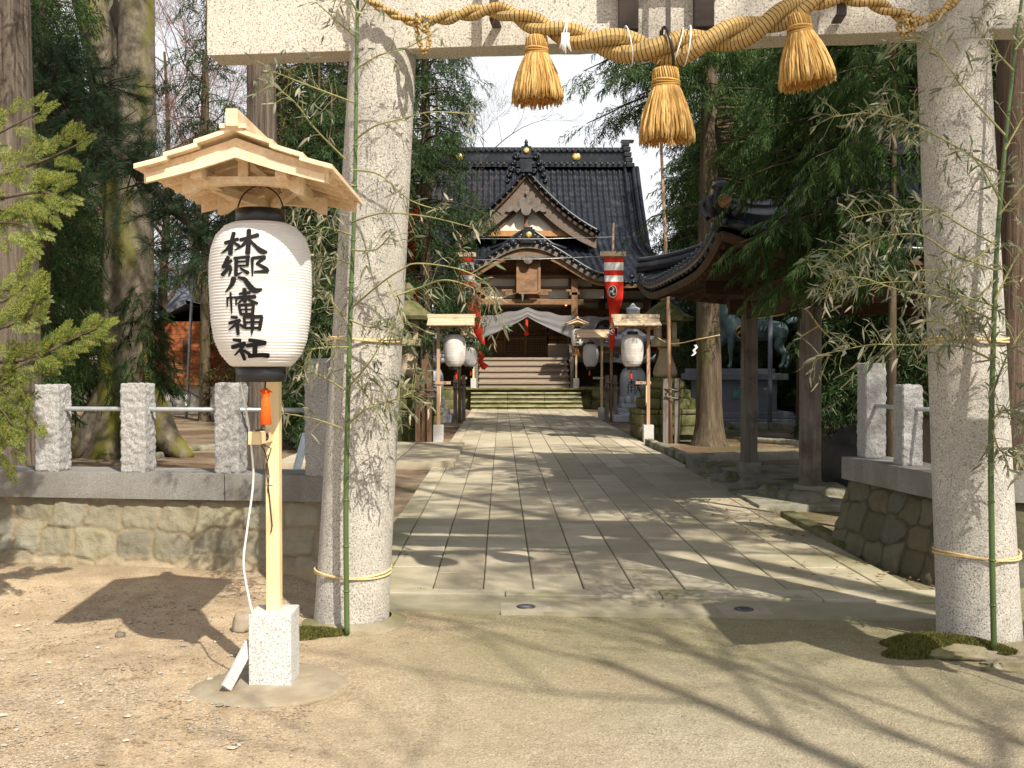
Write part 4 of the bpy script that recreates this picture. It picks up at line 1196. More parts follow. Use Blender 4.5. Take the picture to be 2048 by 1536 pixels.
g = gnd(1905, 1305); moss('moss', (g.x - .08, g.y + .04, .03), .34, .16, .09, 11000, 2, 'thick moss bank at the foot of the bamboo pillar')
g = gnd(812, 1118); moss('moss', (g.x, g.y, .03), .05, .22, .02, 1500, 3, 'strip of moss growing in the joint of the paving edge')
g = gnd(840, 1183); moss('moss', (g.x, g.y, .03), .14, .04, .015, 900, 4, 'patch of moss on the paving by the threshold kerb')
mk = MB(); g = gnd(1915, 1308); mk.rock((g.x, g.y, -.02), (.55, .28, .12), 4, .4, 16, 2.2); g2 = gnd(2030, 1335); mk.rock((g2.x, g2.y, -.02), (.42, .2, .10), 6, .45, 16, 2.5)
tag(mk.build('foot_mound', m_padc), 'low rough cement mound at the foot of the bamboo pillar', 'cement mound')
# ================================================================ temple hall at the end of the path
XC = 1.05
m_gableboard = wood('gable_board', (0.11, 0.082, 0.062), (0.20, 0.155, 0.12), (1, 1, 1), 6, .8, .003, c3=(0.15, .11, .085))
m_treadstone = mottled('tread_stone', (.30, .28, .17), (.42, .39, .27), 4, .9, .4, .01, c3=(.2, .2, .08), p3=.55, s3=2)  # paler than the risers: the lit step edges are put into the colour
# terrace and mossy stone steps
ter = MB()
for sg, x0, x1 in ((-1, -14, -1.52), (1, 3.42, 18)):
    x = x0
    while x < x1 - .1:
        L = min(rng.uniform(.8, 1.4), x1 - x)
        for k in range(2):
            ter.roughbox((0, 0, 0), (L - .012, .5, .36), .02, 4, 8, x + k, Matrix.Translation((x + L / 2, 38.95, .18 + .365 * k)), 5, .08)
        x += L
ter.box((2, 50, .36), (34, 22, .72)); ter.box((2, 49.2, .755), (34, 21, .05))
tag(ter.build('terrace', m_moss_stone), None, None, None, 'structure')
st = thing('stone_steps', 'wide flight of green mossy stone steps at the end of the paving', 'steps', (.92, 37.7, 0))
for k in range(5):
    wd = 4.15 if k < 4 else 5.4
    n = 3; sb = MB()
    for i in range(n):
        sb.roughbox((0, 0, 0), (wd / n - .008, .50, .105), .006, 5, 10, k * 3 + i, Matrix.Translation(((i - (n - 1) / 2) * wd / n, .28 + .29 * k, .05 + .156 * k)), 4, .06)
    sp = MB()
    for i in range(n):
        sp.roughbox((0, 0, 0), (wd / n - .008, .52, .05), .005, 5, 10, k * 3 + i, Matrix.Translation(((i - (n - 1) / 2) * wd / n, .24 + .29 * k, .131 + .156 * k)), 3, .06)
    so_ = sp.build('tread', m_treadstone, st)
    sb.build('riser', m_moss_stone, st)
MB().box((0, 1.5, .36), (4.1, .35, .70)).build('core', m_moss_stone, st)

m_lattice = wood('lattice_wood', (.34, .21, .11), (.5, .33, .18), (1, 1, .1), 12, .7)
hall = thing('shrine_hall', 'wooden shrine hall with black tiled hip-and-gable roof and curved porch gable', 'shrine building', (XC, 44, 0))
def hb(name, mat, boxes, bevel=0.0):
    mb = MB()
    for c, d in boxes: mb.box(c, d)
    return mb.build(name, mat, hall, None, bevel)
# local coords: x about the centre, y from front wall (0), z up
FZ = 1.96
hb('floor_base', m_darkwood, [((0, 3.5, 1.28), (11.4, 9.2, 1.0)), ((0, -.7, 1.85), (12.4, 2.1, .16))])
for sx in (-4.1, 4.1): hb('veranda_edge', m_greywood, [((sx, -1.76, 1.87), (4.2, .1, .2))])
for i in range(5):
    MB().box((0, 0, 0), (3.55, .45, .09)).build('stair_tread', m_stairwood, hall, (-.17, -4.15 + .36 * i, .78 + .236 * (i + 1) - .045), .006)
    MB().box((0, 0, 0), (3.5, .03, .15)).build('stair_riser', m_stairwood, hall, (-.17, -4.30 + .36 * i, .78 + .236 * i + .075))
for sx in (-2.02, 1.68):
    rl = MB(); rl.box((sx, -4.3, 1.33), (.13, .13, 1.15)); rl.box((sx, -2.2, 2.45), (.13, .13, 1.2)); rl.bar((sx, -4.3, 1.75), (sx, -2.2, 2.95), .09); rl.bar((sx, -4.3, 1.2), (sx, -2.2, 2.35), .07)
    rl.build('stair_railing', m_greywood, hall)
# veranda railing each side
for sg in (-1, 1):
    rl = MB()
    for x in (2.3, 3.6, 4.9, 6.1): rl.box((sg * x, -1.7, 2.35), (.1, .1, .8))
    for z in (2.2, 2.45, 2.72): rl.box((sg * 4.2, -1.7, z), (4.0, .07, .07))
    rl.build('veranda_railing', m_greywood, hall)
# wall: posts, beams, plaster bands, panels
PX = (-5.2, -3.25, -1.85, 1.85, 3.25, 5.2)
for x in PX:
    MB().lathe([(.15, 0), (.15, 3.7)], 14, (x, 0, FZ)).build('wall_post', m_templewood, hall)
for z, h in ((2.05, .22), (3.02, .16), (3.95, .24), (4.42, .14), (4.95, .2), (5.5, .25)):
    MB().box((0, -.02, z), (10.8, .2, h)).build('wall_beam', m_templewood, hall, None, .01)
for i, (a, b) in enumerate(zip(PX[:-1], PX[1:])):
    for z0, z1 in ((4.07, 4.35), (4.49, 4.85), (5.05, 5.38)):
        MB().box(((a + b) / 2, .07, (z0 + z1) / 2), (b - a - .3, .06, z1 - z0)).build('plaster_panel', m_plaster, hall)
    if i != 2:
        MB().box(((a + b) / 2, .07, 3.0), (b - a - .3, .05, 1.75)).build('wood_panel', m_orangewood, hall)
hb('side_wall', m_templewood, [((-5.3, 3.8, 3.6), (.12, 7.6, 3.6)), ((5.3, 3.8, 3.6), (.12, 7.6, 3.6)), ((0, 7.6, 3.6), (10.6, .1, 3.6))])
hb('lintel_board', m_templewood, [((0, .06, 3.75), (3.6, .12, .3))])
# side panels by the doors and lattice doors
for sx in (-1.38, 1.38):
    MB().box((sx, .07, 2.95), (.8, .05, 1.6)).build('wood_panel', m_orangewood, hall)
    mb = MB(); mb.box((sx, .02, 2.8), (.06, .1, 1.7)); mb.box((sx, .02, 2.75), (.8, .08, .07)); mb.build('panel_rail', m_templewood, hall)
for sx in (-.46, .46):
    d = MB()
    for x in (-.43, .43): d.box((x, 0, .83), (.06, .06, 1.66))
    for z in (.04, .72, 1.62): d.box((0, 0.001, z), (.92, .056, .08))
    do = d.build('lattice_door', m_lattice, hall, (sx - .03, .0, FZ + .12))
    la = MB()
    for i in range(12): la.box((-.40 + .0727 * i, .004, .83), (.022, .03, 1.6))
    for i in range(22): la.box((0, .006, .08 + .072 * i), (.82, .026, .02))
    la.build('lattice', m_lattice, do)
    MB().box((0, .05, .83), (.84, .01, 1.6)).build('door_back', m_darkwood, do)
    MB().lathe([(.03, -.01), (.03, .01)], 10, (-.38 if sx > 0 else .38, 0, 0), True, Matrix.Translation((0, -.04, .72)) @ Matrix.Rotation(PI / 2, 4, 'X')).build('door_lock', m_gold, do)

# roofs ------------------------------------------------------------
def tiled(fn, nrib, ncourse, rib=.048, lap=.042, spr=6, spc=4):
    """corrugated tile surface over fn(u,v)->(pos, normal)"""
    nu, nv = nrib * spr, ncourse * spc
    def g(u, v):
        p, n = fn(u, v)
        a = u * nrib * 2 * PI
        c = (v * ncourse) % 1.0
        h = rib * max(0.0, math.cos(a)) ** .6 - rib * .6 * max(0, -math.cos(a)) ** 2
        h += lap * c + .012 * math.sin(a / 2 + 1.0) * 0
        return (p[0] + n[0] * h, p[1] + n[1] * h, p[2] + n[2] * h)
    return g, nu, nv
ZR, ZE, YR, YE = 10.95, 4.98, 4.2, -2.1
def mz(t): return ZR - (ZR - ZE) * (1.38 * t - .38 * t * t)
def mhalf(t): return 5.25 + 1.0 * max(0, (t - .58) / .42) ** 1.2
def main_front(u, v):
    t = v
    x = (u - .5) * 2 * mhalf(t)
    up = .28 * (abs(u - .5) * 2) ** 5 * t * t
    y = YR + (YE - YR) * t
    dz = -(ZR - ZE) * (1.38 - .76 * t) / (YE - YR)
    n = Vector((0, -dz, 1)).normalized() if dz < 0 else Vector((0, -dz, 1)).normalized()
    return (x, y, mz(t) + up), n
g, nu, nv = tiled(main_front, 40, 26)
mb = MB(); mb.grid(g, nu, nv, True, True); mb.build('front_roof', m_tile, hall)
def main_back(u, v):
    p, n = main_front(u, v); return (p[0], 2 * YR - p[1], p[2]), Vector((n[0], -n[1], n[2]))
g, nu, nv = tiled(main_back, 20, 10, spr=4, spc=2); mb = MB(); mb.grid(g, nu, nv); mb.build('back_roof', m_tile, hall)
# under-roof boards
mb = MB()
def soff(u, v):
    t = .12 + .88 * v
    (x, y, z), n = main_front(u, t); return (x * .985, y + .06, z - .22 - .0 * v)
mb.grid(soff, 30, 12, True, False); mb.build('soffit', m_darkwood, hall)
rf = MB()
for i in range(52):
    x = -5.9 + 11.8 * i / 51
    rf.bar((x, YE + .12, ZE - .16 + .28 * abs(x / 6.1) ** 5), (x, .4, ZE + 1.2), .07, .09)
rf.build('rafters', m_darkwood, hall)
fa = MB()
S = [-6.2 + 12.4 * i / 40 for i in range(41)]
fa.ribbon([(s, ZE - .20 + .28 * abs(s / 6.2) ** 5) for s in S], [(s, ZE - .05 + .28 * abs(s / 6.2) ** 5) for s in S], .08, Matrix.Translation((0, YE + .04, 0)))
fa.build('eave_board', m_templewood, hall)
te = MB()
for i in range(41):
    x = -6.2 + 12.4 * i / 40
    te.lathe([(.075, -.05), (.075, .05)], 10, (0, 0, 0), True, Matrix.Translation((x, YE - .01, ZE + .03 + .28 * abs(x / 6.2) ** 5)) @ Matrix.Rotation(PI / 2, 4, 'X'))
te.build('eave_tiles', m_tile, hall)
# side hip skirts
for sg in (-1, 1):
    def side(u, v):
        t = .58 + .42 * v
        xa = sg * (5.25 + (mhalf(t) - 5.25)); y = YE * 1 + (2 * YR - 2 * YE) * u
        k = min(1, max(0, v))
        xx = sg * (5.0 + 1.25 * v)
        yf, yb = YR + (YE - YR) * t, 2 * YR - (YR + (YE - YR) * t)
        return (xx, yf + (yb - yf) * u, mz(t) + .28 * abs(2 * u - 1) ** 5 * t * t), Vector((sg * .6, 0, .8)).normalized()
    g, nu, nv = tiled(side, 30, 9, spr=4, spc=2); mb = MB(); mb.grid(g, nu, nv, True, sg < 0); mb.build('side_roof', m_tile, hall)
    # gable wall and verge
    ge = MB()
    T = [i / 12 * .62 for i in range(13)]
    pl = [(YR + (YE - YR) * t, mz(t) - .25) for t in T]
    poly = [(y, z) for y, z in pl] + [(2 * YR - y, z) for y, z in pl[::-1]]
    ge.prism(poly, .1, Matrix.Translation((sg * 4.9, 0, 0)) @ Matrix(((0, 1, 0, 0), (1, 0, 0, 0), (0, 0, 1, 0), (0, 0, 0, 1))))
    ge.build('gable_wall', m_darkwood, hall)
    vg = MB()
    T = [i / 20 * .98 for i in range(21)]
    for off, r_ in ((5.1, .10), (4.72, .085)):
        vg.tube([(sg * (off + (mhalf(t) - 5.25)), YR + (YE - YR) * t - .06, mz(t) + .14 + .2 * t ** 6) for t in T], r_, 8)
        vg.tube([(sg * (off + (mhalf(t) - 5.25)), 2 * YR - (YR + (YE - YR) * t) + .06, mz(t) + .14) for t in T[:14]], r_, 8)
    vg.tube([(sg * 5.3, YR + (YE - YR) * t, mz(t) - .02) for t in T[:14]], .12, 8)
    vg.build('descending_ridge', m_tile, hall)
# main ridge: stacked courses
rd = MB()
for z, d, h in ((10.98, .62, .16), (11.14, .52, .05), (11.40, .40, .44), (11.66, .56, .10), (11.78, .34, .14)):
    rd.box((0, YR, z), (9.6, d, h))
for i in range(36):
    x = -4.7 + 9.4 * i / 35
    for z, yy in ((11.05, .34), (11.70, .30)):
        rd.lathe([(.07, -.04), (.07, .04)], 8, (0, 0, 0), True, Matrix.Translation((x, YR - yy, z)) @ Matrix.Rotation(PI / 2, 4, 'X'))
for sg in (-1, 1):
    for k, (z, wv) in enumerate(((11.0, .6), (11.25, .5), (11.5, .5), (11.75, .55), (12.0, .42))):
        rd.box((sg * (4.95 - .05 * k), YR, z), (.34, wv + .2, .20)); 
    rd.box((sg * 4.85, YR, 12.16), (.6, .42, .1))
rd.build('main_ridge', m_tile, hall, None, .015)
def disc(mb, r, M, d=.04, n=20):
    mb.lathe([(r * .2, d * .5), (r, d), (r, 0)][::-1], n, (0, 0, 0), True, M); return mb
RX = Matrix.Rotation(PI / 2, 4, 'X')
for x in (-3.0, 2.45): disc(MB(), .19, Matrix.Translation((x, YR - .2, 11.40)) @ RX).build('ridge_crest', m_gold, hall)

# triangular dormer gable on the front slope
GZ, GB, GW, GY = 9.75, 7.15, 3.0, -.25
def grake(s): # s 0..1 from peak to foot
    return GZ - (GZ - GB) * (1.42 * s - .42 * s * s)
for sg in (-1, 1):
    def dr(u, v):
        s = v; x = sg * GW * 1.04 * s; z = grake(s) + .12
        # runs back until it meets the main slope
        y1 = GY + .2
        for _ in range(40):
            t = (y1 - YR) / (YE - YR)
            if mz(max(0, t)) > z + .02: break
            y1 += .12
        y = GY - .25 + (max(y1, GY) - GY + .25) * u
        return (x, y, z), Vector((sg * .55, 0, .83))
    g, nu, nv = tiled(dr, 12, 16, spr=3, spc=3); mb = MB(); mb.grid(g, nu, nv, True, sg > 0); mb.build('gable_roof', m_tile, hall)
S = [i / 24 for i in range(25)]
for sg in (-1, 1):
    bb = MB()
    bb.ribbon([(sg * GW * s, grake(s) - .92 + .40 * s) for s in S], [(sg * GW * s, grake(s) + .0) for s in S], .09, Matrix.Translation((0, GY - .02, 0)))
    bb.build('gable_bargeboard', m_gableboard, hall)
    b3 = MB(); b3.ribbon([(sg * GW * s, grake(s) - .10) for s in S], [(sg * GW * s, grake(s) + .07) for s in S], .14, Matrix.Translation((0, GY - .16, 0)))
    b3.build('gable_eave', m_darkwood, hall)
    tl = MB()
    tl.tube([(sg * GW * 1.03 * s, GY - .18, grake(s) + .2) for s in S], .085, 8)
    tl.tube([(sg * GW * 1.03 * s, GY + .12, grake(s) + .24) for s in S], .08, 8)
    for i in range(13):
        s = (i + .5) / 13; tl.lathe([(.062, -.05), (.062, .05)], 8, (0, 0, 0), True, Matrix.Translation((sg * GW * 1.03 * s, GY - .24, grake(s) + .10)) @ RX)
    tl.build('gable_verge', m_tile, hall)
mb = MB(); SP = [s for s in S if s < .8]; poly = [(-GW * s, max(7.22, grake(s) - .35)) for s in SP[::-1]] + [(GW * s, max(7.22, grake(s) - .35)) for s in SP[1:]] + [(GW * .8, 7.2), (-GW * .8, 7.2)]
mb.prism(poly, .05, Matrix.Translation((0, GY + .34, 0))); mb.build('gable_plaster', m_plaster, hall)
gf = MB(); MB().box((0, GY + .27, 7.30), (4.6, .14, .24)).build('gable_beam', m_orangewood, hall); gf.box((0, GY + .28, 8.0), (.16, .12, 1.2))
for sg in (-1, 1): gf.bar((sg * 1.35, GY + .28, 7.42), (0, GY + .28, 8.6), .12, .12)
gf.build('gable_frame', m_templewood, hall)
pe = MB()   # pendant: carved three-lobed board
def lobes(R0, n=40, k=3):
    out = []
    for i in range(n):
        a = 2 * PI * i / n
        r = R0 * (.72 + .28 * abs(math.cos(1.5 * (a + PI / 2))))
        out.append((r * math.cos(a), r * math.sin(a)))
    return out
pe.prism([(x * 1.0, z * 1.25) for x, z in lobes(.34)], .08, Matrix.Translation((0, GY - .12, 8.45)))
for sg in (-1, 1):
    pe.prism([(sg * a, b) for a, b in ((.2, 8.62), (.45, 8.50), (.75, 8.36), (.88, 8.20), (.72, 8.16), (.55, 8.24), (.40, 8.14), (.26, 8.30))], .07, Matrix.Translation((0, GY - .11, 0)))
pe.lathe([(.02, -.1), (.06, 0), (.02, .1)], 8, (0, GY - .1, 8.95)); pe.build('gable_pendant', m_greywood, hall)
on = MB()   # demon-tile at the gable peak
on.box((0, GY - .2, 10.08), (.5, .25, .5)); on.box((0, GY - .2, 10.48), (.62, .28, .10)); on.box((0, GY - .2, 10.72), (.42, .22, .40)); on.lathe([(.0, .0), (.10, .03), (.06, .12), (.09, .18), (.03, .30)], 10, (0, GY - .2, 10.92))
for sg in (-1, 1):
    for (x, z, r_) in ((.42, 10.50, .20), (.55, 10.22, .17), (.62, 9.95, .17), (.72, 9.70, .15), (.34, 9.85, .15), (.80, 9.45, .12)):
        on.lathe([(.02, .12), (r_ * .6, .11), (r_, 0), (r_, -.1)][::-1], 12, (0, 0, 0), True, Matrix.Translation((sg * x, GY - .2, z)) @ RX)
        on.tube([(sg * x + r_ * .6 * math.cos(a) * (1 - a / 12), GY - .33, z + r_ * .6 * math.sin(a) * (1 - a / 12)) for a in [i * .6 for i in range(14)]], .028, 5)
on.build('ridge_end_ornament', m_tile, hall)
disc(MB(), .12, Matrix.Translation((0, GY - .32, 10.72)) @ RX).build('ornament_crest', m_gold, hall)

# curved porch gable (karahafu)
KY = -3.55; KW = 3.35
def kz(s): # s -1..1
    a = abs(s)
    return 5.0 + 1.38 * (0.5 + .5 * math.cos(PI * min(1, a / .96))) ** .9 + .10 * max(0, a - .8) * 3
def kr(u, v):
    s = 2 * u - 1; x = s * KW; z = kz(s) + .16
    y1 = KY
    for _ in range(40):
        t = (y1 - YR) / (YE - YR)
        if t <= 1 and mz(t) > z + .03: break
        y1 += .12
    return (x, KY - .1 + (y1 - KY + .1) * v, z + .0), Vector((0, 0, 1))
kg = MB(); g, nu, nv = tiled(lambda u, v: kr(u, v), 26, 7, .03, -.02, 6, 3); kg.grid(g, nu, nv, True); kg.build('porch_roof', m_tile, hall)
S = [-1 + 2 * i / 60 for i in range(61)]
kb_ = MB(); kb_.ribbon([(s * KW, kz(s) - .42 + .16 * abs(s)) for s in S], [(s * KW, kz(s) - .02) for s in S], .12, Matrix.Translation((0, KY, 0))); kb_.build('porch_bargeboard', m_templewood, hall)
kb_ = MB(); kb_.ribbon([(s * KW, kz(s) - .12) for s in S], [(s * KW, kz(s) + .08) for s in S], .10, Matrix.Translation((0, KY - .105, 0))); kb_.build('porch_eave', m_greywood, hall)
kt = MB(); kt.tube([(s * KW, KY - .10, kz(s) + .19) for s in S], .075, 8)
for i in range(27):
    s = -.98 + 1.96 * i / 26; kt.lathe([(.075, -.07), (.075, .05)], 9, (0, 0, 0), True, Matrix.Translation((s * KW, KY - .15, kz(s) + .10)) @ RX)
kt.build('porch_verge', m_tile, hall)
ks = MB()
def ksf(u, v):
    s = 2 * u - 1; return (s * KW * .98, KY + .05 + 3.4 * v, kz(s) - .08)
ks.grid(ksf, 50, 3, True, True); ks.build('porch_soffit', m_darkwood, hall)
kp = MB(); kp.box((0, KY + 1.0, 6.62), (.34, 2.2, .3)); kp.box((0, KY - .1, 6.72), (.5, .25, .55)); kp.box((0, KY - .1, 7.02), (.34, .2, .12))
for sg in (-1, 1):
    for x, z, r_ in ((.36, 6.62, .17), (.62, 6.48, .15), (.85, 6.36, .12)):
        kp.lathe([(.02, .1), (r_ * .6, .09), (r_, 0), (r_, -.08)][::-1], 12, (0, 0, 0), True, Matrix.Translation((sg * x, KY - .1, z)) @ RX)
    kp.tube([(sg * .2, KY - .05, 6.95), (sg * .55, KY - .05, 6.72), (sg * .95, KY - .05, 6.42), (sg * 1.5, KY + .1, 6.25)], .07, 8)
kp.build('porch_ridge', m_tile, hall, None, .01)
disc(MB(), .12, Matrix.Translation((0.02, KY - .24, 6.76)) @ RX).build('porch_crest', m_gold, hall)
cv = MB()   # carved pendant under the arch
cv.prism([(x * .9, z * .8) for x, z in lobes(.30)], .08, Matrix.Translation((0, KY - .08, 5.88)))
for sg in (-1, 1): cv.prism([(sg * a, b) for a, b in ((.15, 5.98), (.42, 6.02), (.8, 5.97), (.95, 5.87), (.7, 5.86), (.5, 5.80), (.3, 5.84))], .07, Matrix.Translation((0, KY - .07, 0)))
cv.build('porch_pendant', m_greywood, hall)
for sx in (-2.0, 1.86):
    MB().box((sx, -3.1, 3.4), (.26, .26, 3.4)).build('porch_post', m_templewood, hall, None, .02)
for z, h, y in ((4.17, .22, -3.1), (4.30, .08, -2.5), (4.79, .10, -2.5), (5.24, .14, -2.5)):
    MB().box((-.07, y, z), (4.6, .24, h)).build('porch_beam', m_templewood, hall, None, .015)
for x0, x1 in ((-3.1, -1.9), (-1.72, -.5), (.5, 1.66), (1.98, 3.1)):
    for z0, z1 in ((4.36, 4.73), (4.85, 5.16)):
        if z0 > 4.8: x0, x1 = max(x0, -2.6), min(x1, 2.6)
        MB().box(((x0 + x1) / 2, -2.44, (z0 + z1) / 2), (x1 - x0, .06, z1 - z0)).build('plaster_panel', m_plaster, hall)
ab = MB(); S_ = [-.86 + 1.72 * i / 30 for i in range(31)]
ab.ribbon([(s * KW, 4.26) for s in S_], [(s * KW, kz(s) - .12) for s in S_], .04, Matrix.Translation((0, -2.38, 0))); ab.build('arch_board', m_templewood, hall)
br = MB()
for sx in (-2.0, -.7, .6, 1.86):
    br.box((sx, -3.1, 4.50), (.42, .26, .14)); br.box((sx, -3.1, 4.62), (.7, .2, .10))
br.build('porch_bracket', m_templewood, hall, None, .02)
# plaque, little lamp, rope bell, offering box
pq = MB(); pq.box((0, 0, 0), (.78, .08, 1.30)); po = pq.build('hall_plaque', m_templewood, hall, (.02, -3.32, 5.22)); po.rotation_euler = (R(-8), 0, 0)
mb = MB(); mb.box((-.43, -.02, 0), (.10, .14, 1.42)); mb.box((.43, -.02, 0), (.10, .14, 1.42)); mb.box((0, -.02, .72), (.96, .14, .1)); mb.box((0, -.02, -.72), (.76, .14, .1)); mb.build('plaque_frame', m_templewood, po)
obx = thing('offering_box', 'plain grey wooden offering box on the veranda beside the lattice doors', 'offering box', (XC + 1.33, 42.0, FZ - .03))
mb = MB(); mb.box((0, 0, .3), (.98, .6, .55)); mb.build('body', m_stairwood, obx, None, .02)
mb = MB()
for i in range(9): mb.box((-.42 + .105 * i, 0, .59), (.045, .6, .035))
mb.build('grille', m_stairwood, obx)
bell = thing('bell_rope', 'short red bell rope hanging in front of the lattice doors', 'bell rope', (XC - .04, 41.3, 3.1))
MB().lathe([(.03, .7), (.05, .55), (.06, .3), (.05, -.05), (.10, -.1), (.11, -.22), (.02, -.26)][::-1], 12).build('rope', m_redsilk, bell)
lamp = thing('hanging_lamp', 'small lit bronze hanging lamp under the porch beam', 'lamp', at(1132, 608, 41.6).to_tuple())
mb = MB(); mb.lathe([(.02, .22), (.12, .16), (.34, .08), (.30, .06)][::-1], 6); mb.lathe([(.16, -.2), (.2, -.18), (.16, -.14)], 6); mb.tube([(0, 0, .2), (0, 0, .6)], .012, 5)
for k in range(6): mb.tube([(.15 * math.cos(k * PI / 3), .15 * math.sin(k * PI / 3), -.18), (.15 * math.cos(k * PI / 3), .15 * math.sin(k * PI / 3), .09)], .012, 4)
mb.build('lamp_frame', m_iron, lamp)
gl = NT('lamp_flame'); gl.fin((.9, .4, .1)); gl.put(gl.b.inputs['Emission Color'], (1.0, .35, .06, 1)); gl.b.inputs['Emission Strength'].default_value = 6
MB().lathe([(.01, -.07), (.05, -.04), (.05, .03), (.01, .07)], 10).build('flame', gl.m, lamp)

# curtain: hung wide, drawn up in the middle, with comma crest
def comma(mb, R0, k, M, th=.012):
    """one comma of a three-comma swirl, inside radius R0"""
    a0 = k * 2 * PI / 3
    poly = []
    hx, hr = .50 * R0, .31 * R0
    n = 14
    out = [(.0, 0)]
    pts_o = []; pts_i = []
    for i in range(n + 1):
        f = i / n; a = a0 + f * 1.75
        ro = .81 * R0 + .11 * R0 * f; wv = hr * 2 * (1 - f) ** .75 * (.0 if f > .999 else 1)
        pts_o.append((ro * math.cos(a), ro * math.sin(a))); ri = ro - wv * (.75 if f > .12 else 1)
        pts_i.append((ri * math.cos(a), ri * math.sin(a)))
    vs = []; fs = []
    for (x, z), (x2, z2) in zip(pts_o, pts_i): vs += [(x, 0, z), (x2, 0, z2)]
    for i in range(n): fs.append((2 * i, 2 * i + 2, 2 * i + 3, 2 * i + 1))
    cx, cz = hx * math.cos(a0), hx * math.sin(a0)
    b = len(vs); vs.append((cx, -.0008, cz))
    for i in range(18): vs.append((cx + hr * math.cos(2 * PI * i / 18), -.0008, cz + hr * math.sin(2 * PI * i / 18)))
    for i in range(18): fs.append((b, b + 1 + i, b + 1 + (i + 1) % 18))
    mb.add(vs, fs, False, M)
def bezel(mb, R0, M, n=28, r0=0):
    vs = []; fs = []
    for i in range(n): vs.append((R0 * math.cos(2 * PI * i / n), 0, R0 * math.sin(2 * PI * i / n)))
    mb.add(vs, [tuple(range(n))], False, M)
cu = thing('shrine_curtain', 'wide pale curtain drawn up like a tent across the porch, with a black three-comma crest', 'curtain', (XC, 40.75, 0))
def cur(u, v):
    x = -4.1 + 8.2 * u; a = abs(x + .02)
    top = 3.94 - .30 * min(1, a / 1.6) ** .8 - .02 * a + .025 * math.cos(x * 7.5)
    bot = 3.60 - 1.05 * min(1, a / 2.2) ** .85 - .16 * max(0, min(1, (a - 2.2) / .8))
    k = min(1, a / 2.4)
    z = top + (bot - top) * v
    y = -.06 * v + .022 * math.sin(v * 15 + a * 2.2) * (1 - .5 * k) * v + .014 * math.sin(x * 5.2)
    return (x, y, z)
m_curtain = plain('pale_curtain', (0.185, 0.18, 0.185), 0.9, 0, 0.1, 0.07, 3)
mb = MB(); mb.grid(cur, 120, 24); mb.build('cloth', m_curtain, cu)
for sx in (-3.2, 3.12):
    cc = MB()
    for k in range(3): comma(cc, .50, k, Matrix.Translation((sx, -.16, 3.05)) @ Matrix.Rotation(.5, 4, 'Y'))
    cc.build('crest', m_ink, cu)
# dark hall flank behind the stone lantern
fl = thing('side_building', 'dark red-brown wooden side building behind the horse monument', 'building', (10.0, 46, .78))
mb = MB(); mb.box((0, 3, 1.6), (7, 6, 3.2)); mb.build('wall', m_darkwood, fl)
m_rustwall = wood('rust_red_boards', (0.30, 0.09, 0.035), (0.40, 0.13, 0.05), (1, 1, .1), 9, .8)
mb = MB()
for i in range(8): mb.box((-3.1 + .88 * i, -.06, 1.7), (.80, .08, 1.8))
mb.build('wall_board', m_rustwall, fl)
mb = MB()
for i in range(7): mb.box((-3.4 + 1.13 * i, -1.2, .75), (.1, .1, 1.0))
for z in (.75, 1.0, 1.25): mb.box((0, -1.2, z), (7, .07, .07))
mb.build('railing', m_greywood, fl)
def sr(u, v): return ((u - .5) * 8.6, -1.7 + 4.9 * v, 3.1 + 2.0 * v), Vector((0, -.4, .9))
g, nu, nv = tiled(sr, 28, 14, spr=4, spc=2); mb = MB(); mb.grid(g, nu, nv); mb.build('roof', m_tile, fl)
# ================================================================ pavilion with tiled roof beside the path
pav = thing('water_pavilion', 'open timber pavilion with black tiled roof over the purification basin', 'pavilion', (3.6, 11.9, 0))
PY = (0.0, 2.95); PXs = (0.0, 3.3)
for i, yy in enumerate(PY):
    for xx in PXs:
        po = MB().box((0, 0, 1.72), (.205, .205, 3.05)).build('post', m_greywood, pav, (xx, yy, -.35), .01)
        MB().roughbox((0, 0, .46), (.30, .30, .22), .01, 6, 8, xx + yy).build('post_base', m_kerb, po)
bm_ = MB()
for yy in PY:
    bm_.box((1.65, yy, 2.46), (3.9, .14, .22)); bm_.box((1.65, yy, 2.74), (4.6, .16, .2))
for xx in PXs:
    bm_.box((xx, 1.47, 2.40), (.13, 3.4, .22)); bm_.box((xx, 1.47, 2.62), (.17, 5.2, .2))
bm_.build('beams', m_darkwood, pav, None, .01)
# hip roof, eaves curling up at the corners; local coords about the first post
EX0, EX1, EY0, EY1, EZ, RZ = -1.42, 4.75, -1.75, 4.25, 2.76, 4.3
RX0, RX1, RYm = .9, 2.45, 1.25
def hipface(A, B, Ct, D):
    A, B, Ct, D = map(Vector, (A, B, Ct, D))
    def f(u, v):
        lo = A.lerp(B, u); hi = D.lerp(Ct, u)
        p = lo.lerp(hi, v)
        sag = -.30 * math.sin(PI * v) * (1 - .2 * v)
        up = .30 * (abs(2 * u - 1) ** 4) * (1 - v) ** 2
        return (p.x, p.y, p.z + sag + up), n
    n = (B - A).cross(D - A).normalized()
    if n.z < 0: n = -n
    return f
c00, c10, c11, c01 = (EX0, EY0, EZ), (EX1, EY0, EZ), (EX1, EY1, EZ), (EX0, EY1, EZ)
r0, r1 = (RX0, RYm, RZ), (RX1, RYm, RZ)
faces = ((c00, c10, r1, r0), (c10, c11, r1, r1), (c11, c01, r0, r1), (c01, c00, r0, r0))
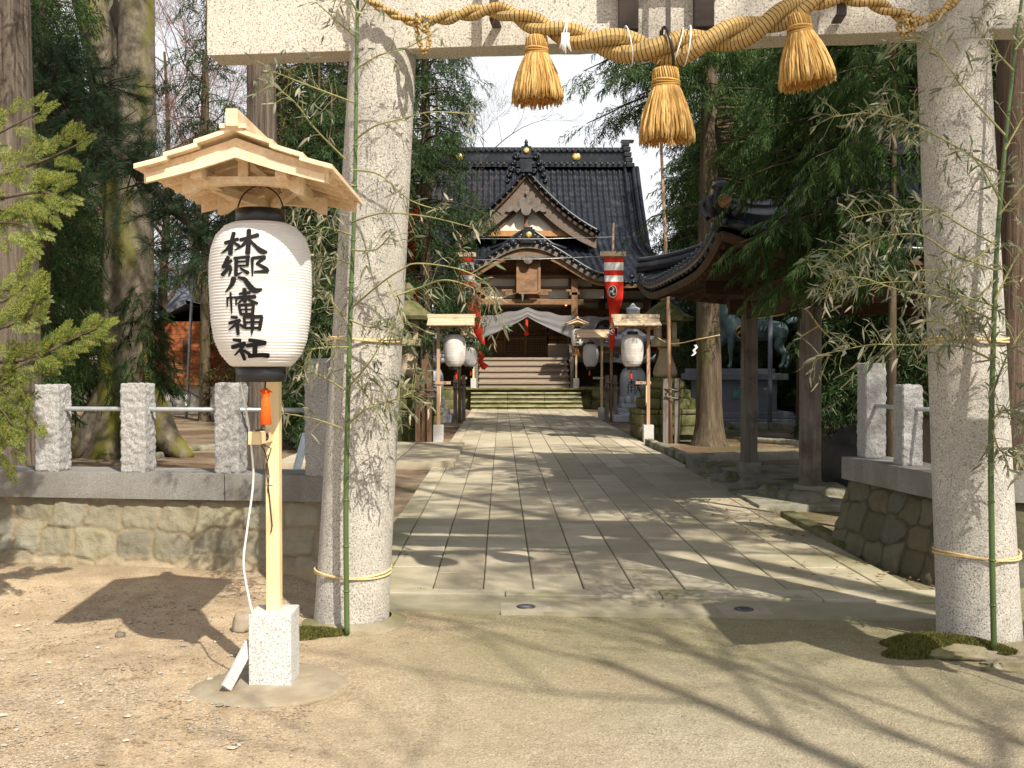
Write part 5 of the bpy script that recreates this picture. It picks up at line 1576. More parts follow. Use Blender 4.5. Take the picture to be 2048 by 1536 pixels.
for k, (A, B, Ct, D) in enumerate(faces):
    f = hipface(A, B, Ct, D)
    g, nu, nv = tiled(f, 22, 12, .03, .022, 6, 3)
    mb = MB(); mb.grid(g, nu, nv); mb.build('roof_slope', m_tile, pav)
    mb = MB()
    def so(u, v, f=f):
        p, n = f(u, v * .75); return (p[0], p[1], p[2] - .16)
    mb.grid(so, 24, 8, True, True); mb.build('soffit', m_darkwood, pav)
    ea = MB(); A_, B_ = Vector(A), Vector(B)
    pts = [Vector(f(i / 30, 0)[0]) for i in range(31)]
    ea.tube([p + Vector((0, 0, -.01)) for p in pts], .055, 8)
    for i in range(23):
        p = Vector(f(i / 22, 0)[0]); d = (B_ - A_).normalized(); nrm = Vector((d.y, -d.x, 0))
        q_ = Vector((0, 0, 1)).rotation_difference(nrm).to_matrix().to_4x4()
        ea.lathe([(.058, -.03), (.058, .045)], 9, (0, 0, 0), True, Matrix.Translation(p + Vector((0, 0, .03))) @ q_)
        ea.lathe([(.045, -.03), (.045, .03)], 7, (0, 0, 0), True, Matrix.Translation(p + d * .13 + Vector((0, 0, -.045))) @ q_)
    ea.build('eave_tiles', m_tile, pav)
    rb_ = MB()
    for i in range(26):
        u = (i + .5) / 26; p = Vector(f(u, .02)[0]); p2 = Vector(f(u, .55)[0]); rb_.bar(p + Vector((0, 0, -.2)), p2 + Vector((0, 0, -.2)), .05, .07)
    rb_.build('rafters', m_darkwood, pav)
    fb_ = MB(); fb_.tube([p + Vector((0, 0, -.16)) for p in pts], .05, 4, smooth=False); fb_.build('fascia', m_darkwood, pav)
for (A, D) in ((c00, r0), (c10, r1), (c11, r1), (c01, r0)):
    A_, D_ = Vector(A), Vector(D); mb = MB(); pts = []
    for i in range(13):
        v = i / 12; p = A_.lerp(D_, v); pts.append(p + Vector((0, 0, -.30 * math.sin(PI * v) * (1 - .2 * v) + .30 * (1 - v) ** 2 + .09)))
    mb.tube(pts, .10, 8); mb.tube([p + Vector((0, 0, .11)) for p in pts], .06, 8)
    e_ = pts[0] - Vector((0, 0, .08)) if A is c00 else None
    if e_ is None: mb.build('hip_ridge', m_tile, pav, None, .012); continue
    mb.box((e_.x, e_.y, e_.z + .16), (.15, .15, .26)); mb.lathe([(.02, .25), (.09, .28), (.105, .32), (.07, .35), (.03, .37)], 10, (e_.x, e_.y, e_.z))
    for sg in (-1, 1):
        for kk in (-1, 1): mb.tube([(e_.x + sg * .1, e_.y + kk * .1, e_.z + .02), (e_.x + sg * .15, e_.y + kk * .15, e_.z + .08), (e_.x + sg * .16, e_.y + kk * .16, e_.z + .17), (e_.x + sg * .11, e_.y + kk * .11, e_.z + .2)], [.05, .045, .04, .02], 7)
    mb.build('hip_ridge', m_tile, pav, None, .012)
e_ = Vector(c00); disc(MB(), .07, Matrix.Translation((e_.x + .01, e_.y - .08, e_.z + .46)) @ RX).build('corner_crest', m_templewood, pav)
mb = MB(); mb.box((1.67, RYm, RZ + .12), (2.2, .3, .28)); mb.box((1.67, RYm, RZ + .32), (2.4, .2, .14)); mb.build('top_ridge', m_tile, pav, None, .02)
# round border stones of the pavilion floor
for i, (px, py, w_, h_) in enumerate(((1545, 1003, .30, .20), (1500, 985, .26, .20), (1462, 972, .28, .2), (1585, 1010, .34, .19), (1668, 1002, .36, .22), (1425, 955, .3, .2), (1395, 942, .3, .2), (1648, 1016, .2, .14), (1615, 1015, .42, .2))):
    p = gnd(px, py)
    tag(MB().rock((0, 0, h_ * .32), (w_, w_ * .8, h_ * 1.25), i, .18).build('border_stone', m_rock, None, (p.x, p.y + .1, 0)),
        ('rounded grey border stone in the row around the pavilion floor',) [0], 'stone', 'border stones of the pavilion')
pf = MB().roughbox((0, 0, 0), (4.6, 4.6, .1), .01, 3, 20, 2, Matrix.Translation((5.15, 13.6, .02)), 2); tag(pf.build('pavilion_floor', m_kerb), None, None, None, 'structure')
bs = MB().rock((0, 0, .32), (1.1, 1.5, .85), 12, .2, 14); tag(bs.build('basin_rock', mottled('dark_rock', (.04, .038, .035), (.09, .085, .075), 3, .8, .6, .03), None, (4.75, 13.2, .05)), 'big dark boulder between the two pavilion posts', 'boulder')
bs = MB().roughbox((0, 0, .45), (1.5, .9, .95), .05, 2.5, 14, 4); tag(bs.build('water_basin', mottled('brown_basin', (.12, .085, .06), (.20, .15, .11), 3, .8, .5, .02), None, (5.3, 12.5, .06)), 'brownish stone water basin behind the near pavilion post', 'water basin')
# paper-hung straw cord between the posts
cord = thing('sacred_cord', 'thin straw cord with white zigzag papers strung from the tree past the pavilion posts', 'cord', (0, 0, 0))
def rope_px(pts, r=.012, sag=0):
    P = [at(x, y, Y) for x, y, Y in pts]; return MB().tube(catmull([tuple(p) for p in P], 8), r, 5)
rope_px([(1316, 676, 21.4), (1345, 688, 21.4), (1400, 678, 20.6), (1440, 670, 20.4)]).build('rope', m_ropethin, cord)
def zigzag(px, py, Y, s):
    mb = MB(); p = at(px, py, Y); pts = []
    for i in range(5):
        x = s * (.35 if i % 2 else -.1) + s * -.15 * i; pts.append((x, -i * s * .55))
    vs = []
    for x, z in pts: vs += [(p.x + x, p.y + .004 * z, p.z + z), (p.x + x + s * .5, p.y - .02, p.z + z + s * .1)]
    mb.add(vs, [(2 * i, 2 * i + 1, 2 * i + 3, 2 * i + 2) for i in range(4)]); return mb
zigzag(1389, 690, 20.6, .10).build('paper_streamer', m_white, cord)
cord2 = thing('sacred_cord', 'straw cord tied round the near pavilion post with a white paper under the bamboo', 'cord', (0, 0, 0))
rope_px([(1495, 638, 15.0), (1560, 630, 13), (1606, 616, 11.75), (1640, 655, 11.7), (1690, 705, 11.6)], .010).build('rope', m_ropethin, cord2)
rope_px([(1604, 672, 11.75), (1640, 650, 11.7)], .009).build('rope', m_ropethin, cord2)
zigzag(1688, 690, 11.6, .06).build('paper_streamer', m_white, cord2)

# ================================================================ stone lanterns
def stone_lantern(label, loc):
    t = thing('stone_lantern', label, 'stone lantern', loc, 0, 'mossy stone lanterns')
    b = MB()
    for (w_, z0, z1, s) in ((1.42, -.05, .30, 1), (1.46, .302, .56, 2), (1.50, .562, .66, 3), (1.18, .662, .90, 4), (1.0, .902, 1.10, 5)):
        n = 3
        for i in range(n):
            b.roughbox((0, 0, 0), (w_ / n - .008, w_, z1 - z0), .014, 4, 8, s * 3 + i, Matrix.Translation(((i - 1) * w_ / n, 0, (z0 + z1) / 2)), 5, .08)
    b.build('stepped_base', m_moss_stone, t)
    MB().lathe([(.02, 1.10), (.44, 1.10), (.47, 1.16), (.43, 1.26), (.34, 1.33), (.27, 1.36), (.02, 1.37)], 20).build('lotus_foot', m_moss_stone, t)
    MB().lathe([(.02, 1.36), (.255, 1.37), (.275, 1.46), (.245, 1.58), (.19, 1.72), (.15, 1.85), (.135, 1.97), (.17, 2.0), (.17, 2.03), (.02, 2.04)], 20).build('shaft', m_kerbwarm, t)
    MB().roughbox((0, 0, 2.13), (.56, .56, .17), .012, 5, 10, 2).build('platform', m_kerbwarm, t)
    fb = MB()
    for sx in (-1, 1):
        for sy in (-1, 1): fb.box((sx * .17, sy * .17, 2.40), (.11, .11, .38))
    fb.box((0, 0, 2.57), (.44, .44, .06)); fb.build('fire_box', m_kerbwarm, t, None, .01)
    rf = MB(); rf.lathe([(.02, 2.60), (.62, 2.62), (.66, 2.70), (.45, 2.80), (.28, 2.94), (.14, 3.04), (.10, 3.06)], 6, smooth=False); rf.build('roof', m_moss_stone, t)
    MB().lathe([(.09, 3.05), (.13, 3.10), (.10, 3.16), (.15, 3.24), (.12, 3.34), (.02, 3.44)], 14).build('finial', m_moss_stone, t)
    return t
m_kerbwarm = mottled('warm_lantern_stone', (0.30, 0.24, 0.17), (0.42, 0.34, 0.24), 5, .9, .5, .01, fine=60, c3=(.24, .22, .10), p3=.58, s3=3)
sl = stone_lantern('old stepped stone lantern green with moss, beside the thick trunk before the horse', (3.68, 23.0, 0))
dup(sl, (-2.05, 22.6, 0), 0, 'old mossy stone lantern half hidden by bamboo, behind the brown banner posts')
def white_lantern(label, loc, ch):
    t = thing('granite_lantern', label, 'stone lantern', loc, 0, 'white granite lanterns')
    b = MB()
    b.roughbox((0, 0, .10), (1.25, 1.1, .24), .03, 3, 12, 1); b.roughbox((.02, 0, .30), (1.02, .9, .2), .05, 4, 12, 2); b.roughbox((0, 0, .46), (.78, .7, .16), .04, 5, 10, 3)
    b.build('rock_base', m_gran_white, t)
    prof = [(.02, .53), (.30, .54), (.35, .66), (.375, .90), (.385, 1.15), (.36, 1.38), (.30, 1.50), (.24, 1.56), (.02, 1.57)]
    bd = MB(); bd.lathe(prof, 32)
    bo = bd.build('vase_body', m_gran_white, t)
    pt = MB()
    for k in range(9):
        a = 2 * PI * k / 9; pt.rock((.33 * math.cos(a), .33 * math.sin(a), .62), (.17, .17, .26), 1, .02, 6)
    pt.build('lotus_petals', m_gran_white, t)
    le = MB()
    for s in ch:
        P = catmull([(x, z, w_) for x, z, w_ in s], 4); vs = []
        for i, (x, z, w_) in enumerate(P):
            a, c = P[max(i - 1, 0)], P[min(i + 1, len(P) - 1)]
            dx, dz = c[0] - a[0], c[1] - a[1]; l = math.hypot(dx, dz) or 1
            for k in (-1, 1):
                xx = x - dz / l * w_ / 2 * k; zz = z + dx / l * w_ / 2 * k
                vs.append((xx, -math.sqrt(max(.01, .392 ** 2 - xx * xx)), .86 + zz))
        le.add(vs, [(2 * i, 2 * i + 1, 2 * i + 3, 2 * i + 2) for i in range(len(P) - 1)])
    le.build('lettering', m_ink, bo)
    up = MB(); up.lathe([(.02, 1.56), (.22, 1.57), (.30, 1.68), (.52, 1.74), (.54, 1.80), (.44, 1.84), (.02, 1.85)], 6, smooth=False)
    for k in range(6):
        a = 2 * PI * k / 6; up.tube([(.45 * math.cos(a), .45 * math.sin(a), 1.80), (.60 * math.cos(a), .60 * math.sin(a), 1.84), (.66 * math.cos(a), .66 * math.sin(a), 1.96)], [.06, .05, .02], 6)
    up.build('platform', m_gran_white, t)
    fb = MB(); fb.lathe([(.02, 1.85), (.30, 1.86), (.30, 2.30), (.02, 2.31)], 6, smooth=False); fb.build('fire_box', m_gran_white, t)
    wi = MB()
    for k in range(6):
        a = 2 * PI * (k + .5) / 6; wi.box((0, 0, 0), (.02, .16, .22), Matrix.Translation((.262 * math.cos(a), .262 * math.sin(a), 2.08)) @ Matrix.Rotation(a, 4, 'Z'))
    wi.build('opening', m_ink, fb and t.children[-1])
    rf = MB(); rf.lathe([(.02, 2.30), (.60, 2.33), (.64, 2.40), (.42, 2.50), (.24, 2.62), (.15, 2.70)], 6, smooth=False)
    for k in range(6):
        a = 2 * PI * k / 6; rf.tube([(.50 * math.cos(a), .50 * math.sin(a), 2.44), (.68 * math.cos(a), .68 * math.sin(a), 2.44), (.74 * math.cos(a), .74 * math.sin(a), 2.56)], [.06, .06, .03], 6)
    rf.build('roof', m_gran_white, t)
    MB().lathe([(.12, 2.68), (.17, 2.75), (.12, 2.84), (.10, 2.88), (.21, 2.98), (.24, 3.10), (.18, 3.18), (.20, 3.24), (.21, 3.30), (.10, 3.34), (.05, 3.42), (.01, 3.45)], 18).build('finial', m_gran_white, t)
    return t
KEN = [[(-.17,.28,.03),(.0,.30,.03)],[(-.09,.38,.03),(-.09,.22,.03)],[(-.18,.22,.025),(-.18,-.05,.02)],[(-.18,.22,.02),(.0,.22,.025),(.0,-.05,.02)],[(-.15,.15,.02),(-.03,.15,.02)],[(-.14,.06,.02),(-.04,.06,.02)],[(-.09,.2,.02),(-.09,-.02,.02)],[(.03,.2,.03),(.2,.22,.035)],[(.11,.37,.035),(.1,.15,.03),(.02,-.05,.015)],[(.11,.15,.02),(.2,-.05,.045)],[(.15,.32,.03),(.19,.28,.03)]]
HO = [[(-.15,.30,.03),(.15,.31,.03)],[(-.17,.22,.03),(.17,.23,.03)],[(-.2,.13,.03),(.2,.14,.03)],[(.0,.38,.03),(-.04,.15,.03),(-.2,-.02,.015)],[(.04,.14,.02),(.2,-.02,.04)],[(-.1,.04,.025),(.1,.04,.025)],[(-.13,-.05,.025),(.13,-.05,.025)],[(0,.1,.03),(0,-.18,.03)]]
white_lantern('carved white granite lantern with lettered vase body, behind the hanging paper lantern', (3.84, 29.9, 0), KEN)
white_lantern('carved white granite lantern seen dimly through bamboo leaves, behind the brown banner posts', (-2.05, 29.6, 0), HO)

m_agedbrown = wood('brown_post_wood', (.13, .075, .045), (.22, .135, .085), (1, 1, .05), 20, .85)
# ================================================================ banners on poles
def crest(parent, Mx, R0, mat_bg, mat_fg, nm='crest'):
    a = MB(); bezel(a, R0, Mx); o = a.build(nm, mat_bg, parent)
    b = MB()
    for k in range(3): comma(b, R0, k, Mx @ Matrix.Translation((0, -.006, 0)))
    b.build('comma_mark', mat_fg, o)
def banner(label, base, polepts, barc, barw, cloth, stripes, crests, tail=None, supports=True, toplen=True, Y=30):
    t = thing('banner', label, 'banner', base.to_tuple(), 0, 'red banners along the approach')
    mb = MB(); mb.tube([Vector(p) - base for p in polepts], [.045, .04, .03][:len(polepts)] if len(polepts) == 3 else .042, 8); mb.build('pole', m_agedpost, t)
    if supports:
        for dx in (-.12, .12):
            MB().box((dx, -.02, .62), (.11, .10, 1.45)).build('support_post', m_greywood, t, None, .005)
        mb = MB()
        for z in (1.12, .95):
            mb.tube([(.19 * math.cos(a), .11 * math.sin(a), z + .02 * math.sin(2 * a)) for a in [2 * PI * i / 16 for i in range(17)]], .018, 5)
        mb.build('lashing', m_greywood, t)
    if cloth:
        b = Vector(barc) - base
        mb = MB(); mb.bar(b - Vector((barw / 2, 0, 0)), b + Vector((barw / 2, 0, 0)), .09, .13); mb.build('crossbar', m_newwood, t, None, .01)
        P = catmull(cloth, 10); nseg = 18; vs = []
        for i, (x, y, z, w_) in enumerate(P):
            for k in range(nseg):
                a = 2 * PI * k / nseg; f = i / len(P)
                dd = (.05 + .35 * f) * w_ * .5 + .02
                fold = 1 + .14 * math.sin(3 * a + f * 5) * f
                vs.append((x - base.x + w_ / 2 * math.cos(a) * fold, y - base.y + dd * math.sin(a), z - base.z))
        m = len(P)
        fs = [(i * nseg + k, (i + 1) * nseg + k, (i + 1) * nseg + (k + 1) % nseg, i * nseg + (k + 1) % nseg) for i in range(m - 1) for k in range(nseg)]
        mb = MB(); mb.add(vs, fs, True); o = mb.build('streamer', m_red, t); o.data.materials.append(m_white)
        mi = []
        for i in range(m - 1):
            z = (P[i][2] + P[i + 1][2]) / 2
            mi += [1 if any(a <= z <= b_ for a, b_ in stripes) else 0] * nseg
        o.data.polygons.foreach_set('material_index', mi)
        for cx, cy, cz, r_, sx in crests:
            crest(t, Matrix.Translation(Vector((cx, cy, cz)) - base) @ Matrix.Diagonal((sx, 1, 1, 1)), r_, m_white, m_redmark)
    if tail:
        mb = MB()
        for k in range(3):
            mb.tube([Vector(p) - base + Vector((.05 * math.sin(i * 2 + k), .03 * k, .02 * math.cos(i * 3 + k))) for i, p in enumerate(tail)], [.03, .07, .06, .08, .03][:len(tail)], 7)
        mb.build('tail_cloth', m_red, t)
    return t
m_redmark = plain('crest_mark', (0.10, 0.03, 0.03), .85)
YB = 29.4
def A4(px, py, w_, Y=YB): p = at(px, py, Y); return (p.x, p.y, p.z, w_ / F * Y)
b0 = gnd(1222, 842); b0 = Vector((at(1222, 800, 29.7).x, 29.7, 0))
zof = lambda py, Y=YB: at(1222, py, Y).z
banner('straight hanging red banner with two white bands and comma crest, over the white granite lantern', b0,
       [(b0.x, b0.y, 0), at(1224, 560, 29.7), at(1227, 446, 29.7)], at(1226, 508, YB), 52 / F * YB,
       [A4(1227.5, 514, 40), A4(1227.5, 560, 38), A4(1229, 588, 34), A4(1229, 612, 26), A4(1226.5, 640, 15), A4(1225, 662, 12), A4(1224, 698, 9)],
       [(zof(543), zof(525)), (zof(564), zof(552))], [(*(at(1225, 583, YB - .22)), 12.5 / F * YB, .74), (*(at(1223.5, 661, YB - .18)), 8 / F * YB, .62)], None)
b1 = Vector((at(919, 800, 29.7).x, 29.7, 0))
banner('slanting red banner blown sideways, with white bands, its tail by the temple steps', b1,
       [(b1.x, b1.y, 0), at(919, 600, 29.7), at(921, 470, 29.7)], at(932, 509, YB), 40 / F * YB,
       [A4(930, 514, 36), A4(932, 560, 34), A4(938, 588, 30), A4(945, 620, 27), A4(953, 648, 22), A4(961, 672, 17), A4(967, 690, 8)],
       [(zof(543), zof(527)), (zof(563), zof(553))], [(*(at(938, 584, YB - .22)), 13 / F * YB, .9)],
       [at(956, 700, 29), at(963, 712, 29), at(962, 724, 29), at(970, 735, 29)])
sp_ = thing('support_posts', 'three brown support posts lashed together, left of the paving beside the grey lantern', 'posts', (at(848, 800, 21.4).x, 21.4, 0))
for dx, dy, h_ in ((-.13, -.02, 1.42), (.0, .06, 1.75), (.11, -.02, 1.36)):
    MB().box((dx, dy, h_ / 2), (.10, .10, h_)).build('post', m_agedbrown, sp_, None, .005)
for z in (1.12, .98):
    MB().tube([(.20 * math.cos(a), .13 * math.sin(a), z + .02 * math.sin(2 * a)) for a in [2 * PI * i / 16 for i in range(17)]], .018, 5).build('lashing', m_greywood, sp_)
Y2 = 25.4
b2 = Vector((at(826, 800, Y2).x, Y2 + .2, 0))
A42 = lambda px, py, w_: A4(px, py, w_, Y2)
banner('red banner almost hidden between the sunlit pillar and the dense dark cedar', b2,
       [(b2.x, b2.y, 0), at(826, 560, Y2 + .2), at(826, 320, Y2 + .2)], at(824, 336, Y2), .45,
       [A42(824, 340, 34), A42(822, 430, 32), A42(818, 510, 28), A42(822, 570, 26), A42(832, 606, 24), A42(846, 628, 24), A42(862, 640, 12)],
       [(at(836, 372, Y2).z, at(836, 352, Y2).z), (at(836, 410, Y2).z, at(836, 390, Y2).z)], [], None, False)
b3 = Vector((at(1342, 800, 21.4).x, 21.4, 0))
banner('bare leaning banner pole with dark double support posts before the mossy stone lantern', b3,
       [(b3.x, b3.y, 0), at(1336, 590, 21.4), at(1322, 285, 21.4)], None, 0, None, [], [], None)
# lines strung between the poles
for k, (pts, lab) in enumerate((([(932, 477, 29.6), (1080, 478, 29.8), (1226, 474, 29.6)], 'upper thin wire strung between the two red banner poles'), ([(932, 520, 29.6), (1080, 518, 29.8), (1226, 512, 29.6)], 'lower thin wire strung between the two red banner poles'))):
    P = [at(*p) for p in pts]; tag(MB().tube(P, .012, 5).build('banner_wire', m_metal), lab, 'wire')

# ================================================================ horse monument
mon = thing('monument_pedestal', 'stepped grey stone pedestal with green plate, carrying the bronze horse', 'pedestal', (6.4, 28.2, 0))
MB().box((0, 0, .09), (3.3, 2.0, .2)).build('plinth', m_ped, mon, None, .02)
MB().box((0, 0, .28), (2.9, 1.6, .18)).build('plinth', m_ped, mon, None, .02)
MB().box((0, 0, .80), (2.15, 1.0, .86)).build('block', m_ped, mon, None, .01)
MB().box((0, 0, 1.32), (2.66, 1.35, .17)).build('cap', m_ped, mon, None, .015)
MB().box((-.12, 0, 1.47), (2.25, 1.1, .14)).build('cap', m_ped, mon, None, .015)
pl = MB().box((.12, -.52, .88), (.52, .04, .30)).build('name_plate', m_greenplate, mon)
mk = MB()
for cx in (-.05, .29):
    for (x0, z0, x1, z1) in ((-.09, .06, .07, .07), (-.02, .11, -.03, -.08), (-.09, .0, .08, .01), (-.03, .0, -.09, -.09), (0, .0, .08, -.08), (.05, .1, .04, .03), (-.07, -.05, -.01, -.03)):
        mk.bar((cx + x0, -.545, .88 + z0), (cx + x1, -.545, .88 + z1), .006, .02)
mk.build('raised_characters', plain('plate_green_light', (.22, .42, .36), .6), pl)
def skin_mesh(name, nodes, edges, mat, parent=None, loc=(0, 0, 0), sub=2, root=0):
    me = bpy.data.meshes.new(name); me.from_pydata([n[:3] for n in nodes], edges, [])
    o = bpy.data.objects.new(name, me); COL.objects.link(o)
    md = o.modifiers.new('skin', 'SKIN'); md.use_smooth_shade = True
    sk = me.skin_vertices[0].data if me.skin_vertices else None
    if sk is None:
        bpy.context.view_layer.objects.active = o; sk = me.skin_vertices[0].data
    for i, n in enumerate(nodes):
        r_ = n[3]; sk[i].radius = r_ if hasattr(r_, '__len__') else (r_, r_)
        sk[i].use_root = (i == root)
    s2 = o.modifiers.new('sub', 'SUBSURF'); s2.levels = sub; s2.render_levels = sub
    dg = bpy.context.evaluated_depsgraph_get(); ev = o.evaluated_get(dg)
    m2 = bpy.data.meshes.new_from_object(ev); o.modifiers.clear(); o.data = m2
    m2.materials.clear(); m2.materials.append(mat)
    m2.polygons.foreach_set('use_smooth', [True] * len(m2.polygons)); m2.name = name
    if parent: o.parent = parent
    o.location = loc
    return o
# the horse faces the path (-x); metres above the pedestal top
H = [(0.0, 0, 1.02, .30), (-.38, 0, 1.03, .31), (-.72, 0, 1.10, .27), (.40, 0, 1.06, .29), (.68, 0, 1.14, .26), (.86, 0, 1.16, .17),   # 0-5 trunk
     (-.86, 0, 1.38, .26), (-.92, 0, 1.68, .23), (-.96, 0, 1.94, .18), (-1.06, 0, 2.06, .155), (-1.26, 0, 1.98, .105), (-1.40, 0, 1.84, .075), (-1.48, 0, 1.75, .06),  # 6-12 neck head
     (-.70, -.17, .88, .13), (-.74, -.17, .52, .075), (-.73, -.17, .26, .045), (-.75, -.17, .09, .045), (-.80, -.17, .02, .065),    # 13-17 near fore
     (-.78, .17, .88, .13), (-1.02, .17, .62, .08), (-1.16, .17, .44, .055), (-1.08, .17, .22, .042), (-1.14, .17, .12, .055),    # 18-22 raised fore
     (.66, -.18, .86, .17), (.52, -.18, .60, .10), (.74, -.18, .38, .06), (.68, -.18, .12, .045), (.60, -.18, .02, .065),       # 23-27 hind near
     (.74, .18, .86, .17), (.70, .18, .60, .10), (.94, .18, .40, .06), (.92, .18, .12, .045), (.85, .18, .02, .065)]          # 28-32 hind far
E = [(0, 1), (1, 2), (0, 3), (3, 4), (4, 5), (2, 6), (6, 7), (7, 8), (8, 9), (9, 10), (10, 11), (11, 12), (2, 13), (13, 14), (14, 15), (15, 16), (16, 17), (2, 18), (18, 19), (19, 20), (20, 21), (21, 22), (4, 23), (23, 24), (24, 25), (25, 26), (26, 27), (4, 28), (28, 29), (29, 30), (30, 31), (31, 32)]
horse = skin_mesh('horse_statue', H, E, m_bronze, None, (7.02, 28.2, 1.54), 2)
tag(horse, 'blue-green bronze horse with raised foreleg and gold crest, on the grey pedestal', 'statue')
tl = MB(); P = catmull([(.86, 0, 1.26, .06), (1.05, 0, 1.33, .10), (1.35, 0, 1.28, .12), (1.62, 0, 1.25, .09), (1.9, 0, 1.31, .02)], 8); tl.tube([p[:3] for p in P], [p[3] for p in P], 10, True, True, .25, 6); tl.build('tail', m_bronze, horse)
mn = MB(); P = catmull([(-1.03, 0, 2.2, .03), (-.93, 0, 2.05, .07), (-.83, 0, 1.75, .08), (-.72, 0, 1.45, .06)], 8); mn.tube([p[:3] for p in P], [p[3] for p in P], 8, True, True, .3, 8)
for s in (-1, 1): mn.lathe([(.035, 0), (.03, .06), (.005, .14)], 8, (-1.06, s * .06, 2.18))
mn.build('mane', m_bronze, horse)
sd = MB(); sd.grid(lambda u, v: ((-.28 + .6 * u), -math.cos(PI * v) * .33, 1.02 + .31 * math.sin(PI * v) + .02), 8, 14); sd.tube([(-.30, 0, 1.36), (-.24, 0, 1.44), (-.1, 0, 1.37), (.15, 0, 1.37), (.28, 0, 1.46)], [.05, .06, .04, .05, .06], 8)
for k in range(4): sd.tube([(-.1 + .1 * k, -.34, 1.06), (-.06 + .12 * k, -.30, 1.25), (-.02 + .1 * k, -.12, 1.36)], .022, 6)
sd.build('saddle', m_bronze, horse)
crest(horse, Matrix.Translation((-.46, -.345, 1.0)) @ Matrix.Diagonal((1, 1, 1, 1)), .19, m_gold, m_ink)
# grey pole by the monument
p = at(1540, 800, 27.2); tag(MB().tube([(p.x, p.y, 0), (p.x, p.y, at(1540, 628, 27.2).z)], .06, 10).build('steel_pole', m_ped), 'square grey steel pole standing at the end of the horse pedestal', 'pole')

# ================================================================ planting bed, kerbs and slabs by the path
def kerb_line(label, pts, w_, h, mat, seed, name='bed_kerb'):
    mb = MB(); 
    for i, (a, b) in enumerate(zip(pts[:-1], pts[1:])):
        a, b = Vector(a), Vector(b); L = (b - a).length; n = max(1, round(L / 1.0)); d = (b - a) / n
        ang = math.atan2(d.y, d.x)
        for k in range(n):
            c = a + d * (k + .5); mb.roughbox((0, 0, 0), (d.length - .015, w_, h), .018, 5, 10, seed + i * 5 + k, Matrix.Translation((c.x, c.y, h / 2 - .02)) @ Matrix.Rotation(ang, 4, 'Z'), 5)
    tag(mb.build(name, mat), label, 'kerb')
K = [gnd(1296, 892), gnd(1372, 925), gnd(1480, 922), gnd(1600, 920)]
kerb_line('low grey kerb of the planting bed around the thick trunk, along the paving', [k.to_tuple() for k in K], .16, .17, m_kerb, 3)
kerb_line('low stone kerb across the grass in front of the horse pedestal', [gnd(1455, 858).to_tuple(), gnd(1620, 860).to_tuple()], .2, .2, m_kerb, 8)
kerb_line('far thin kerb at the back of the planting bed behind the trunk', [gnd(1480, 882).to_tuple(), gnd(1600, 890).to_tuple()], .14, .12, m_kerb, 9)
p = gnd(1352, 884); tag(MB().box((0, 0, .04), (.75, .35, .09)).build('dark_slab', mottled('dark_slab_stone', (.05, .05, .045), (.1, .095, .085), 4, .9, .4, .01), None, (p.x, p.y, .06)), 'dark flat slab at the foot of the double support posts', 'slab')
ps = MB()
c = [gnd(700, 940), gnd(862, 936), gnd(872, 893), gnd(740, 893)]
for i in range(3):
    x0, x1 = -3.6 + i * .95, -3.6 + (i + 1) * .95
    ps.roughbox((0, 0, 0), (.93, 4.4, .12), .008, 4, 12, i, Matrix.Translation((x0 + .5, 18.2, .04)), 3)
tag(ps.build('side_slabs', m_paving), 'grey stone slabs laid beside the path left of the brown banner posts', 'slabs')
# far wooden building and house behind the grove
gh = thing('orange_storehouse', 'small orange-red boarded storehouse on a white base, behind the thin trunk', 'building', (at(400, 770, 36).x, 36, 0))
m_oran = wood('orange_boards', (0.25, 0.075, 0.028), (0.38, 0.125, 0.045), (.2, 1, 1), 9, .8, .004)
mb = MB()
for i in range(15): mb.box((-.55, .0, 1.02 + .145 * i), (2.3, 2.6, .135))
mb.build('wall', m_oran, gh)
mb = MB(); mb.box((1.55, .5, 1.95), (2.0, 2.2, 2.1)); mb.build('wing_wall', m_oran, gh)
mb = MB(); mb.box((0, .2, .45), (3.6, 2.5, .95)); mb.build('base', m_plaster, gh)
mb = MB(); mb.box((-.10, -1.32, 2.0), (.14, .05, 1.05)); mb.build('vent', m_darkwood, gh)
mb = MB(); mb.bar((-2.05, -1.5, 2.75), (-.55, -1.5, 3.75), 3.2, .12, (0, 0, 1)) if False else None
rf = MB()
rf.grid(lambda u, v: (-2.1 + 2.1 * u * 1.0, -1.6 + 3.4 * v, 2.72 + 1.1 * u), 6, 2); rf.grid(lambda u, v: (0.0 + 3.2 * u, -1.6 + 3.4 * v, 3.82 - .8 * u), 6, 2, True)
rf.grid(lambda u, v: (-2.1 + 2.1 * u * 1.0, -1.6 + 3.4 * v, 2.60 + 1.1 * u), 6, 2, True, True); rf.grid(lambda u, v: (0.0 + 3.2 * u, -1.6 + 3.4 * v, 3.70 - .8 * u), 6, 2, True, True)
rf.bar((-2.1, -1.62, 2.66), (0, -1.62, 3.76), .05, .14); rf.build('roof', m_ped, gh)
hs = thing('tiled_house', 'grey-roofed house seen dimly between the trunks behind the orange storehouse', 'house', (at(380, 700, 46).x, 46, 0))
MB().box((1, 3, 2.0), (15, 6, 4.0)).build('wall', m_plaster, hs)
def hr(u, v): return (-8 + 18 * u, -1.2 + 5.2 * v, 4.0 + 2.6 * v), Vector((0, -.4, .9))
g, nu, nv = tiled(hr, 40, 12, spr=4, spc=2); mb = MB(); mb.grid(g, nu, nv); mb.build('roof', mottled('grey_tile', (.10, .11, .13), (.18, .19, .22), 3, .5, .2, .01), hs)
mb = MB()
for i in range(10): mb.box((-7 + 1.8 * i, -.04, 1.8), (.9, .08, 1.5))
mb.build('window', plain('dark_glass', (.04, .05, .06), .1), hs)
